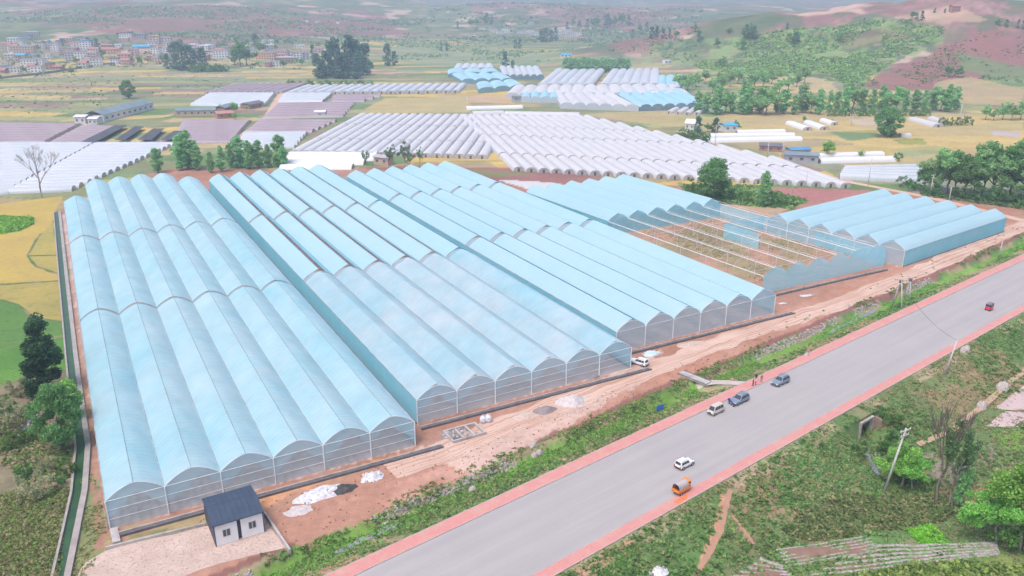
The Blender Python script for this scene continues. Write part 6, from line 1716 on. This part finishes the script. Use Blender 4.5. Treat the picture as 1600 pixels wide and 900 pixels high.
def bulk_bag(px, py, label, s=1.0):
    P = at(px, py); root = thing("bulk_bag", label, "bag", P, .4)
    mb = MB(); mb.lathe([(.55 * s, 0), (.72 * s, .15), (.78 * s, .6 * s), (.74 * s, 1.1 * s), (.5 * s, 1.45 * s), (.2 * s, 1.6 * s)], (0, 0, 0), 'z', 10)
    mb.build("sack", M['plastic_scrap'], root, True)
    for a in (0, 1.57, 3.14, 4.71):
        mb = MB(); mb.tube([(.5 * s * math.cos(a), .5 * s * math.sin(a), 1.4 * s), (.3 * s * math.cos(a), .3 * s * math.sin(a), 1.85 * s), (.1, 0, 1.6 * s)], .05, 4); mb.build("strap", M['plastic_scrap'], root)
bulk_bag(755, 660, "white bulk bag on the track, left of two", 1.0)
bulk_bag(763, 659, "white bulk bag on the track, right of two", 1.05)
for i, (x, y) in enumerate(((728, 681), (736, 681), (742, 678))):
    o = heap("stone_block", "small pale stone, %s from the left in a short row on the track" % ordw(i + 1), "stone", x, y, .55, .5, .8, M['boulder'], 41 + i, 10); o["group"] = "stones in a row on the track"
for i, (x, y) in enumerate(((833, 697), (843, 708), (835, 713), (738, 766), (1260, 556), (1325, 480))):
    o = heap("bank_stone", "pale stone lying at the ditch, %s counting from the left" % ordw(sorted([833, 843, 835, 738, 1260, 1325]).index(x) + 1), "stone", x, y, .8, .6, .9, M['boulder'], 51 + i, 10); o["group"] = "pale stones at the ditch"
# rough stones laid along the far bank of the ditch
def bank_stones():
    r = random.Random(9); mb = MB()
    Rv = np.array([r.uniform(20, 260) for _ in range(2600)])
    g = fbm(Rv, Rv * 0 + 3, 16, 3, 7)
    for R, q in zip(Rv, g):
        if q < .5: continue
        N = 107.5 + r.gauss(0, .38); s = r.uniform(.22, .62)
        x, y = rn(float(R), N)
        mb.box((x, y, tz(x, y) + s * .15), (s, s * r.uniform(.6, 1), s * r.uniform(.4, .7)), r.uniform(0, 3), taper=r.uniform(.5, .85))
    tag(mb.build("rubble", pm("bank_stone", (.48, .43, .41), (.33, .29, .27), .8, .95)), kind='stuff')
bank_stones()
# footbridge across the ditch with its path
def footbridge():
    a, b = at(1063, 583, 0), at(1098, 597, 0)
    d = b - a; ln = d.length + 1.5; rz = math.atan2(d.y, d.x)
    root = thing("footbridge", "plain concrete slab footbridge over the ditch by the parked vehicles", "bridge", (a.x, a.y, .1), rz)
    MB().box((ln / 2, 0, .1), (ln, 2.6, .32)).build("deck", M['concrete'], root)
    for x in (.4, ln - .4): MB().box((x, 0, -.95), (.7, 2.4, 1.75)).build("abutment", M['concrete'], root)
    for s in (-1, 1): MB().box((ln / 2, s * 1.22, .32), (ln, .16, .13)).build("edge", M['dark_concrete'], root)
footbridge()
strip("footpath", [(43.2, 171.4), (47.5, 171.7), (51.5, 171.4), (54.6, 170.9)], 1.15, pm("footpath_slab", (.52, .44, .41), (.42, .35, .32), .6), .14, 1.0, .1, 8)
def planks():
    root = thing("white_kerb_row", "short slanting row of white and pink blocks between footpath and pavement", "paving", at(1144, 594), 0)
    a, b = at(1144, 594) - at(1144, 594), at(1167, 600) - at(1144, 594)
    for i in range(7):
        p = a + (b - a) * (i + .5) / 7
        MB().box((p.x, p.y, .2), (.75, 1.3, .3), .3).build("block", M['panel'] if i % 2 else M['pave'], root)
planks()
# blue board
def board():
    P = at(1031, 643); root = thing("blue_board", "small blue board standing on the grass verge", "sign", P, .5)
    MB().box((0, 0, 1.0), (1.9, .08, 1.3)).build("panel", pm("blue_sheet", (.05, .20, .62), (.03, .15, .5), 1.5, .5), root)
    for s in (-.8, .8): MB().box((s, .08, .55), (.08, .08, 1.1)).build("leg", M['metal'], root)
board()
# culvert
def culvert():
    P = at(1342, 676); zb = P.z
    rz = ROAD_AZ * 0 + math.radians(90 - 51.1)
    N0 = 73.2
    x, y = rn(157.4, N0)
    root = thing("culvert", "dark square concrete culvert mouth under the road embankment", "culvert", (x, y, -4.7), rz)
    w, h, t = 4.4, 3.5, .4
    MB().box((0, 2.2, h + t / 2), (w + 2 * t, 5.4, t)).build("lintel", M['concrete'], root)
    for s in (-1, 1): MB().box((s * (w / 2 + t / 2), 2.0, h / 2 - .4), (t, 5.0, h + .8)).build("side_wall", M['concrete'], root)
    MB().box((0, 4.4, h / 2), (w, .2, h)).build("dark_inside", M['rubber'], root)  # black end panel stands in for the shade inside the culvert
    # wing wall stepping down to the right
    mb = MB(); x0 = w / 2 + t / 2; 
    mb.hexa([(x0 + .1, -.5, -.5), (x0 + .5, -.5, -.5), (x0 + 3.9, -7.0, -.5), (x0 + 3.5, -7.0, -.5), (x0 + .1, -.5, h + t), (x0 + .5, -.5, h + t), (x0 + 3.9, -7.0, .9), (x0 + 3.5, -7.0, .9)])
    turf = MB(); turf.box((0, 2.55, (h + t + 4.55) / 2), (w + 2 * t + .5, 5.0, 4.55 - h - t)); turf.build("turf", pm("bank_turf", (.13, .19, .07), (.27, .23, .13), .8, .95, .6), root)
    mb.build("wing_wall", pm("stained_wall", (.36, .26, .21), (.22, .15, .12), .7, .95, .4), root)
culvert()
tufts('grass', band_pts(420, 153.5, 161.5, 73.2, 76.8, 33, 0), (.3, .8), G1 + G2, 33, 8, .5)
# vegetable plots with mulch rows
M['mulch'] = pm("plastic_mulch", (.46, .42, .44), (.26, .20, .15), 2.2, .7, .4, c3=(.12, .23, .06), scale3=1.3)
M['plot_soil'] = pm("plot_soil", (.21, .125, .095), (.27, .17, .13), .6, .95, .5)
def plot(label, quad, n, seed):
    A, B, Cc, D = [np.array(at(*q)[:2]) for q in quad]; z = tz(*((A + Cc) / 2))
    sheet("vegetable_plot", [A, B, Cc, D], M['plot_soil'], .06, 2, .2, seed)
    P = []
    for i in range(n):
        t = (i + .5) / n; l = A + (D - A) * t; r = B + (Cc - B) * t; d = r - l; ln = float(np.linalg.norm(d)); d /= ln
        w = float(np.linalg.norm(D - A)) / n * abs(float(np.cross(d, (D - A) / np.linalg.norm(D - A))))
        k = max(4, int(ln / 1.2)); V = []; 
        nn = np.array([-d[1], d[0]])
        for j in range(k + 1):
            c = l + d * ln * j / k; wob = (vnoise(np.array([c[0] * .9]), np.array([c[1] * .9]), 2)[0] - .5) * .2
            for o_, hz in ((-.25, .05), (-.15, .3), (.15, .3), (.25, .05)):
                q = c + nn * w * (o_ * .95 + wob * .4); V.append((q[0], q[1], tz(q[0], q[1]) + hz))
        F = [(j * 4 + e, j * 4 + e + 1, j * 4 + e + 5, j * 4 + e + 4) for j in range(k) for e in range(3)]
        ob = put("crop_bed", np_mesh("crop_bed", V, np.array(F), True), None, M['mulch'])
        tag(ob, "mulched crop bed, %s from the far side of the %s" % (ordw(n - i), label), "crop bed", "mulched beds of the " + label)
        m_ = int(ln * 6); rs_ = np.random.RandomState(seed * 10 + i); tt = rs_.rand(m_)
        P.append(l + (r - l) * tt[:, None] + nn * rs_.uniform(-.26, .26, (m_, 1)) * w)
    tufts("seedlings", np.vstack(P), (.5, 1.0), [(.10, .22, .06), (.14, .28, .08)], seed, 6, .5)
plot("long curved plot", ((1255, 905), (1562, 868), (1556, 848), (1370, 850)), 6, 61)
plot("short upper plot", ((1232, 888), (1380, 862), (1352, 836), (1210, 858)), 6, 62)
plot("corner plot at the bottom edge", ((1140, 905), (1240, 905), (1222, 884), (1192, 870)), 5, 63)
# ------------------------------------------------------------------ vehicles
def paint(name, c, rough=.35): return pm(name, c, tuple(.92 * v for v in c), .4, rough, coat=.4, spec=.5)
M['p_white'] = paint("white_paint", (.82, .82, .84)); M['p_slate'] = paint("slate_blue_paint", (.20, .25, .31)); M['p_silver'] = paint("beige_paint", (.58, .53, .47))
M['p_orange'] = paint("orange_paint", (.78, .25, .03)); M['p_red'] = paint("red_paint", (.72, .04, .08)); M['lamp'] = pm("lamp_lens", (.8, .8, .8), (.7, .7, .7), 1, .2); M['tail'] = pm("tail_lens", (.5, .03, .03), (.4, .02, .02), 1, .3)
M['plate_dark'] = pm("dark_trim", (.05, .05, .055), (.08, .08, .08), 2, .7)
def loft(mb, secs, mi=0):
    n = len(secs[0]); b = len(mb.v)
    for s in secs: mb.v += [tuple(p) for p in s]
    for i in range(len(secs) - 1):
        for k in range(n):
            mb.f.append([b + i * n + k, b + i * n + (k + 1) % n, b + (i + 1) * n + (k + 1) % n, b + (i + 1) * n + k]); mb.m.append(mi)
    mb.f.append([b + k for k in range(n)][::-1]); mb.m.append(mi)
    e = b + (len(secs) - 1) * n; mb.f.append([e + k for k in range(n)]); mb.m.append(mi)
def wheel(root, x, y, r=.35, w=.23):
    o = MB().lathe([(r * .6, -w / 2), (r * .93, -w / 2), (r, -w / 4), (r, w / 4), (r * .93, w / 2), (r * .6, w / 2)], (0, 0, 0), 'y', 14).build("wheel", M['rubber'], root, loc=(x, y, r))
    MB().lathe([(r * .6, -w * .52), (r * .55, 0), (r * .6, w * .52)], (0, 0, 0), 'y', 10).build("rim", M['chrome'], o)
def car(label, px, py, rz, L_, W, H, paintm, kind, z=None, sc=1.0):
    P = at(px, py, Z_ROAD if z is None else z)
    root = thing("parked_car" if kind != 'moving' else "moving_car", label, "car" if kind != 'van' else "van", P, rz)
    root.scale = (sc, sc, sc)
    van = kind == 'van'
    hl, hw = L_ / 2, W / 2; zb = .32; belt = H * (.56 if not van else .52); hood = belt * (.96 if not van else 1.0)
    prof = [(-hl, .86, belt * .62), (-hl + .06, .95, belt * .94), (-hl * .6, 1, belt), (hl * .28, 1, belt), (hl * .42 if not van else hl * .8, .99, hood), (hl * .9, .93, hood * .88 if not van else hood * .9), (hl, .84, hood * .62)]
    mb = MB(); secs = []
    for x, kw, zt in prof:
        w = hw * kw
        secs.append([(x, -w * .9, zb), (x, -w, zb + .14), (x, -w, zt * .72), (x, -w * .93, zt), (x, w * .93, zt), (x, w, zt * .72), (x, w, zb + .14), (x, w * .9, zb)])
    loft(mb, secs)
    # cabin
    xb0, xb1 = -hl * .97, (hl * .40 if not van else hl * .86); xt0, xt1 = -hl * .82, (hl * .10 if not van else hl * .52)
    if kind == 'moving': xt0 = -hl * .86
    bw, tw = hw * .92, hw * .76; zt = H
    def cab(x, f): return None
    B = [(xb0, -bw), (xb1, -bw), (xb1, bw), (xb0, bw)]; T = [(xt0, -tw), (xt1, -tw), (xt1, tw), (xt0, tw)]
    zc = belt - .03
    mb.hexa([(*p, zc) for p in B] + [(*p, zt - .07) for p in T])
    mb.hexa([(xt0, -tw, zt - .075), (xt1, -tw, zt - .075), (xt1, tw, zt - .075), (xt0, tw, zt - .075), (xt0 + .15, -tw * .84, zt), (xt1 - .15, -tw * .84, zt), (xt1 - .15, tw * .84, zt), (xt0 + .15, tw * .84, zt)])
    mb.build("body", paintm, root, False, .035)
    def q(a, b, c, d, off): # glass slab on a cabin face
        n = (Vector(b) - Vector(a)).cross(Vector(d) - Vector(a)).normalized() * off
        m2 = MB(); pts = [Vector(v) for v in (a, b, c, d)]
        m2.hexa([tuple(p) for p in pts] + [tuple(p + n) for p in pts]); return m2
    def lerp(p0, p1, t): return tuple(p0[i] + (p1[i] - p0[i]) * t for i in range(3))
    def face(i, j, u0, u1, v0, v1, nm):
        b0, b1 = (*B[i], zc), (*B[j], zc); t0, t1 = (*T[i], zt - .07), (*T[j], zt - .07)
        def pt(u, v): return lerp(lerp(b0, b1, u), lerp(t0, t1, u), v)
        q(pt(u0, v0), pt(u1, v0), pt(u1, v1), pt(u0, v1), .02).build(nm, M['glass'], root)
    face(1, 2, .07, .93, .12, .92, "windscreen"); face(3, 0, .1, .9, .2, .9, "rear_window")
    for u0, u1 in ((.1, .34), (.37, .63), (.66, .93)):
        face(0, 1, u0, u1, .16, .88, "side_window"); face(2, 3, 1 - u1, 1 - u0, .16, .88, "side_window")
    r = .36 if not van else .31
    for x in (-hl * .62, hl * .64):
        for y in (-hw + .06, hw - .06): wheel(root, x, y, r)
    for s in (-1, 1):
        MB().box((hl * .955, s * hw * .66, hood * .70), (.16, .36, .17)).build("headlight", M['lamp'], root)
        MB().box((-hl * .985, s * hw * .76, belt * .74), (.1, .2, .34)).build("tail_light", M['tail'], root)
        MB().box((xb1 - .35, s * (hw + .09), belt + .1), (.14, .2, .15)).build("mirror", paintm, root)
        if not van:
            mb = MB(); mb.tube([(xt0 + .2, s * tw * .86, zt + .04), (xt1 - .2, s * tw * .86, zt + .04)], .03, 4); mb.build("roof_rail", M['plate_dark'], root)
    MB().box((hl * .97, 0, .46), (.14, W * .84, .22)).build("bumper", M['plate_dark'], root)
    MB().box((-hl * .98, 0, .46), (.14, W * .84, .22)).build("bumper", M['plate_dark'], root)
    MB().box((hl * .985, 0, hood * .66), (.1, hw * .8, .17)).build("grille", M['plate_dark'], root)
    return root
UP = math.radians(90 - 51.1); DN = UP + math.pi
car("slate grey estate car parked at the kerb, hindmost beyond the standing people", 1219, 599, DN, 4.85, 1.95, 1.78, M['p_slate'], 'suv', sc=1.06)
car("slate grey estate car parked nose to a blue motorcycle", 1155, 628, DN, 4.85, 1.95, 1.78, M['p_slate'], 'suv', sc=1.06)
car("small beige van parked at the kerb, nearest of the three", 1118, 645, DN, 3.9, 1.62, 1.95, M['p_silver'], 'van', sc=1.06)
car("white car driving in the middle of the road", 1069, 728, UP, 3.9, 1.75, 1.62, M['p_white'], 'moving', sc=1.06)
car("white car parked on the dirt track at the greenhouse corner", 998, 569, UP + math.radians(-78 + 180), 4.5, 1.85, 1.68, M['p_white'], 'suv', .06, sc=1.06)
def cargo_trike():
    P = at(1066, 769, Z_ROAD); root = thing("cargo_tricycle", "orange three-wheeled cargo truck with a grey tarpaulin hood beside the pavement", "truck", P, UP); root.scale = (1.1,) * 3
    MB().box((-.55, 0, .74), (2.5, 1.5, .14)).build("bed", M['p_orange'], root)
    for s in (-1, 1): MB().box((-.55, s * .74, 1.02), (2.5, .07, .5)).build("side_board", M['p_orange'], root)
    MB().box((-1.8, 0, 1.0), (.07, 1.5, .5)).build("tail_board", M['p_orange'], root)
    mb = MB(); n = 10; secs = []
    V = []; F = []
    for j, x in enumerate((-1.72, -1.1, -.5, .1, .62)):
        for i in range(n + 1):
            t = math.pi * i / n; V.append((x, -math.cos(t) * .74, 1.2 + math.sin(t) ** .7 * (1.0 + .03 * math.sin(j * 2)))) 
    for j in range(4):
        for i in range(n): F.append((j * (n + 1) + i, j * (n + 1) + i + 1, (j + 1) * (n + 1) + i + 1, (j + 1) * (n + 1) + i))
    put("tarpaulin", np_mesh("tarpaulin", V, np.array(F), True), root, pm("grey_tarp", (.50, .44, .43), (.40, .35, .35), 1.2, .85, .3))
    for x in (-1.7, .6): tubepart("hoop", [(x, -math.cos(math.pi * i / 8) * .72, 1.2 + math.sin(math.pi * i / 8) ** .7 * .97) for i in range(9)], .03, M['plate_dark'], root)
    mb = MB(); loft(mb, [[(.75, -.62, .5), (.75, -.62, 1.35), (.75, .62, 1.35), (.75, .62, .5)], [(1.3, -.6, .5), (1.3, -.6, 1.25), (1.3, .6, 1.25), (1.3, .6, .5)], [(1.75, -.35, .55), (1.75, -.35, 1.0), (1.75, .35, 1.0), (1.75, .35, .55)]]); mb.build("cab", M['p_orange'], root, False, .05)
    MB().box((1.0, 0, 2.02), (.9, 1.3, .07)).build("cab_roof", M['p_orange'], root)
    for x, y in ((.65, -.6), (.65, .6), (1.32, -.55), (1.32, .55)): tubepart("pillar", [(x, y, 1.3), (x, y, 2.0)], .035, M['p_orange'], root)
    MB().box((1.34, 0, 1.65), (.03, 1.0, .6)).build("windscreen", M['glass'], root)
    for x, y in ((-1.05, -.62), (-1.05, .62), (1.45, 0)): wheel(root, x, y, .31, .18)
    mb = MB(); [mb.box((-1.0 + i * .45, (i % 2) * .3 - .15, 1.05), (.42, .55, .5)) for i in range(3)]; mb.build("load", M['plate_dark'], root)
    for s in (-1, 1): MB().box((-1.85, s * .6, .78), (.06, .2, .12)).build("tail_light", M['tail'], root)
cargo_trike()
def red_trike():
    P = at(1546, 484, Z_ROAD); root = thing("enclosed_tricycle", "small red three-wheeler with dark canopy driving up the road", "tricycle", P, UP); root.scale = (1.25,) * 3
    mb = MB(); loft(mb, [[(-1.2, -.55, .35), (-1.2, -.6, .95), (-1.2, .6, .95), (-1.2, .55, .35)], [(.2, -.62, .3), (.2, -.64, .95), (.2, .64, .95), (.2, .62, .3)], [(.9, -.45, .35), (.9, -.45, 1.0), (.9, .45, 1.0), (.9, .45, .35)], [(1.25, -.2, .45), (1.25, -.2, .85), (1.25, .2, .85), (1.25, .2, .45)]])
    mb.build("body", M['p_red'], root, False, .05)
    mb = MB(); mb.hexa([(-1.15, -.58, 1.55), (.6, -.55, 1.55), (.6, .55, 1.55), (-1.15, .58, 1.55), (-1.0, -.5, 1.75), (.45, -.48, 1.75), (.45, .48, 1.75), (-1.0, .5, 1.75)]); mb.build("canopy", pm("grey_canopy", (.22, .22, .28), (.16, .16, .2), 2, .6), root, False, .03)
    for x, y in ((-1.1, -.56), (-1.1, .56), (.55, -.5), (.55, .5)): tubepart("pillar", [(x, y, .95), (x, y, 1.56)], .04, M['plate_dark'], root)
    MB().box((-1.1, 0, 1.25), (.04, 1.0, .5)).build("rear_window", M['glass'], root)
    MB().box((.62, 0, 1.27), (.04, .95, .5)).build("windscreen", M['glass'], root)
    for s in (-1, 1): MB().box((-.3, s * .57, 1.25), (1.2, .03, .45)).build("side_window", M['glass'], root)
    for x, y in ((-.8, -.58), (-.8, .58), (.95, 0)): wheel(root, x, y, .27, .16)
    for s in (-1, 1): MB().box((-1.24, s * .42, .75), (.06, .18, .14)).build("tail_light", M['tail'], root)
red_trike()
def motorcycle():
    P = at(1142, 633, Z_ROAD); root = thing("motorcycle", "blue motorcycle standing before the middle estate car", "motorcycle", P, UP - 1.9); root.scale = (1.12,) * 3
    blue = pm("blue_enamel", (.04, .08, .55), (.03, .05, .4), 1, .35)
    wheel(root, -.68, 0, .31, .13); wheel(root, .72, 0, .31, .12)
    mb = MB(); mb.tube([(-.55, 0, .6), (0, 0, .5), (.45, 0, .85)], .07, 6); mb.tube([(.45, 0, .85), (.72, 0, .31)], .045, 5); mb.tube([(-.68, 0, .31), (-.05, 0, .45)], .05, 5); mb.build("frame", M['plate_dark'], root)
    mb = MB(); loft(mb, [[(-.05, -.12, .7), (-.05, -.1, .88), (-.05, .1, .88), (-.05, .12, .7)], [(.2, -.18, .68), (.2, -.14, .98), (.2, .14, .98), (.2, .18, .68)], [(.48, -.1, .78), (.48, -.06, .95), (.48, .06, .95), (.48, .1, .78)]]); mb.build("tank", blue, root, False, .02)
    MB().box((-.4, 0, .84), (.75, .28, .12)).build("seat", M['rubber'], root, False, .03)
    MB().box((0, 0, .45), (.36, .3, .34)).build("engine", M['chrome'], root, False, .03)
    mb = MB(); mb.tube([(.42, -.36, 1.06), (.5, 0, 1.0), (.42, .36, 1.06)], .025, 5); mb.build("handlebar", M['chrome'], root)
    MB().lathe([(.05, 0), (.1, .06), (.1, .12)], (.58, 0, .88), 'x', 8).build("headlight", M['lamp'], root)
    for x in (-.68, .72): MB().box((x, 0, .66), (.55, .17, .05)).build("mudguard", blue, root)
    MB().box((-.75, 0, .95), (.4, .4, .32)).build("carrier_box", blue, root, False, .03)
motorcycle()
# ------------------------------------------------------------------ people on the pavement
def person(px, py, face, label, top, legs, hair=(.02, .018, .018), pose=0, h=1.72, z=.19):
    P = at(px, py, z)
    root = thing("person", label, "person", P, face)
    k = h / 1.72
    me = bpy.data.meshes.new("skin_frame")
    bend = .12 if pose == 1 else 0.0
    J = {'pelvis': (0, 0, .95), 'waist': (.01, 0, 1.1), 'chest': (.02 + bend, 0, 1.32), 'neck': (.02 + bend, 0, 1.47), 'chin': (.05 + bend, 0, 1.54), 'head': (.04 + bend, 0, 1.63), 'crown': (.03 + bend, 0, 1.70)}
    R_ = {'pelvis': .155, 'waist': .135, 'chest': .155, 'neck': .06, 'chin': .075, 'head': .098, 'crown': .06}
    E = [('pelvis', 'waist'), ('waist', 'chest'), ('chest', 'neck'), ('neck', 'chin'), ('chin', 'head'), ('head', 'crown')]
    for s, n in ((1, 'l'), (-1, 'r')):
        J['sh' + n] = (.01 + bend, s * .19, 1.40); R_['sh' + n] = .065
        fw = .22 if (pose == 1 or (pose == 2 and s > 0)) else .06
        J['el' + n] = (.0 + bend + fw * .3, s * .25, 1.13); R_['el' + n] = .048
        J['wr' + n] = (fw + bend, s * (.25 - fw * .4), .90 + fw * .6); R_['wr' + n] = .034
        J['hd' + n] = (fw * 1.2 + bend + .02, s * (.25 - fw * .45), .81 + fw * .9); R_['hd' + n] = .04
        st = .06 * s if pose != 2 else .16 * s
        J['hp' + n] = (0, s * .095, .88); R_['hp' + n] = .095
        J['kn' + n] = (.03 + st * .5, s * .105, .50); R_['kn' + n] = .066
        J['an' + n] = (st, s * .11, .09); R_['an' + n] = .045
        J['to' + n] = (st + .17, s * .125, .04); R_['to' + n] = .04
        E += [('chest', 'sh' + n), ('sh' + n, 'el' + n), ('el' + n, 'wr' + n), ('wr' + n, 'hd' + n), ('pelvis', 'hp' + n), ('hp' + n, 'kn' + n), ('kn' + n, 'an' + n), ('an' + n, 'to' + n)]
    names = list(J); idx = {n: i for i, n in enumerate(names)}
    me.from_pydata([tuple(c * k for c in J[n]) for n in names], [(idx[a], idx[b]) for a, b in E], [])
    tmp = bpy.data.objects.new("tmp_person", me); COL.objects.link(tmp)
    tmp.modifiers.new("skin", 'SKIN')
    if not me.skin_vertices: raise RuntimeError("no skin layer")
    for i, n in enumerate(names): me.skin_vertices[0].data[i].radius = (R_[n] * k * (.8 if n in ('chest', 'waist', 'pelvis') else 1), R_[n] * k * (1.0))
    me.skin_vertices[0].data[0].use_root = True
    sd = tmp.modifiers.new("sub", 'SUBSURF'); sd.levels = sd.render_levels = 2
    dg = bpy.context.evaluated_depsgraph_get(); dg.update()
    body = bpy.data.meshes.new_from_object(tmp.evaluated_get(dg)); body.name = "body"
    bpy.data.objects.remove(tmp); bpy.data.meshes.remove(me)
    body.materials.clear()
    skin = M.setdefault('skin', pm("skin_tone", (.45, .27, .19), (.40, .23, .16), 3, .6))
    for m in (skin, pm("top_cloth", top, None, 4, .9), pm("leg_cloth", legs, None, 4, .9), pm("hair_dark", hair, None, 4, .7), M['rubber']): body.materials.append(m)
    for p in body.polygons:
        c = p.center / k; p.use_smooth = True
        if c.z > 1.645 or (c.z > 1.55 and c.x < .02 + bend): mi = 3
        elif c.z > 1.47: mi = 0
        elif c.z < .09: mi = 4
        elif abs(c.y) > .2 and c.z < .93 + (.14 if pose else 0): mi = 0
        elif c.z < .93 and abs(c.y) < .21: mi = 2
        else: mi = 1
        p.material_index = mi
    put("body", body, root)
    mb = MB(); mb.lathe([(.02 * k, 0), (.012 * k, .05 * k)], (.13 * k + bend * k, 0, 1.585 * k), 'z', 6); mb.build("nose", skin, root)
    return root
PG = "people standing on the pavement"
person(1176.5, 603, UP + 2.2, "person in dark jacket standing nearest the kerb in the pavement group", (.035, .04, .07), (.03, .03, .05), pose=2, h=1.95)
person(1180, 601.5, UP - .6, "person in white top and dark red trousers in the pavement group", (.66, .64, .66), (.16, .06, .08), pose=1, h=1.9)
person(1181, 595, UP + 3.6, "person in black standing behind the white topped one", (.03, .03, .035), (.05, .05, .07), pose=0, h=1.95)
person(1189.5, 597, UP + 1.0, "person in reddish brown top standing apart to the right", (.36, .18, .16), (.30, .17, .16), pose=0, h=1.95)

# small stones and clods on the bare earth
def clods(name, P, size, mat, seed):
    r = random.Random(seed); mb = MB()
    for x, y in P:
        s = r.uniform(*size)
        mb.box((x, y, tz(x, y) + s * .2), (s, s * r.uniform(.6, 1), s * r.uniform(.4, .8)), r.uniform(0, 3), taper=r.uniform(.5, .85))
    tag(mb.build(name, mat), kind='stuff')
clods("gravel", poly_pts([(176, 850), (640, 715), (740, 690), (1010, 590), (1180, 520), (1150, 560), (760, 730), (470, 860), (400, 800)], 900, 71, 0), (.12, .34), M['plot_soil'], 71)
clods("gravel", poly_pts([(165, 864), (320, 830), (420, 812), (444, 856), (365, 872), (250, 900), (140, 890)], 420, 72, 0), (.1, .26), M['boulder'], 72)
clods("gravel", poly_pts([(640, 720), (800, 650), (1000, 585), (990, 610), (760, 715), (690, 740)], 260, 73, 0), (.12, .4), M['boulder'], 73)
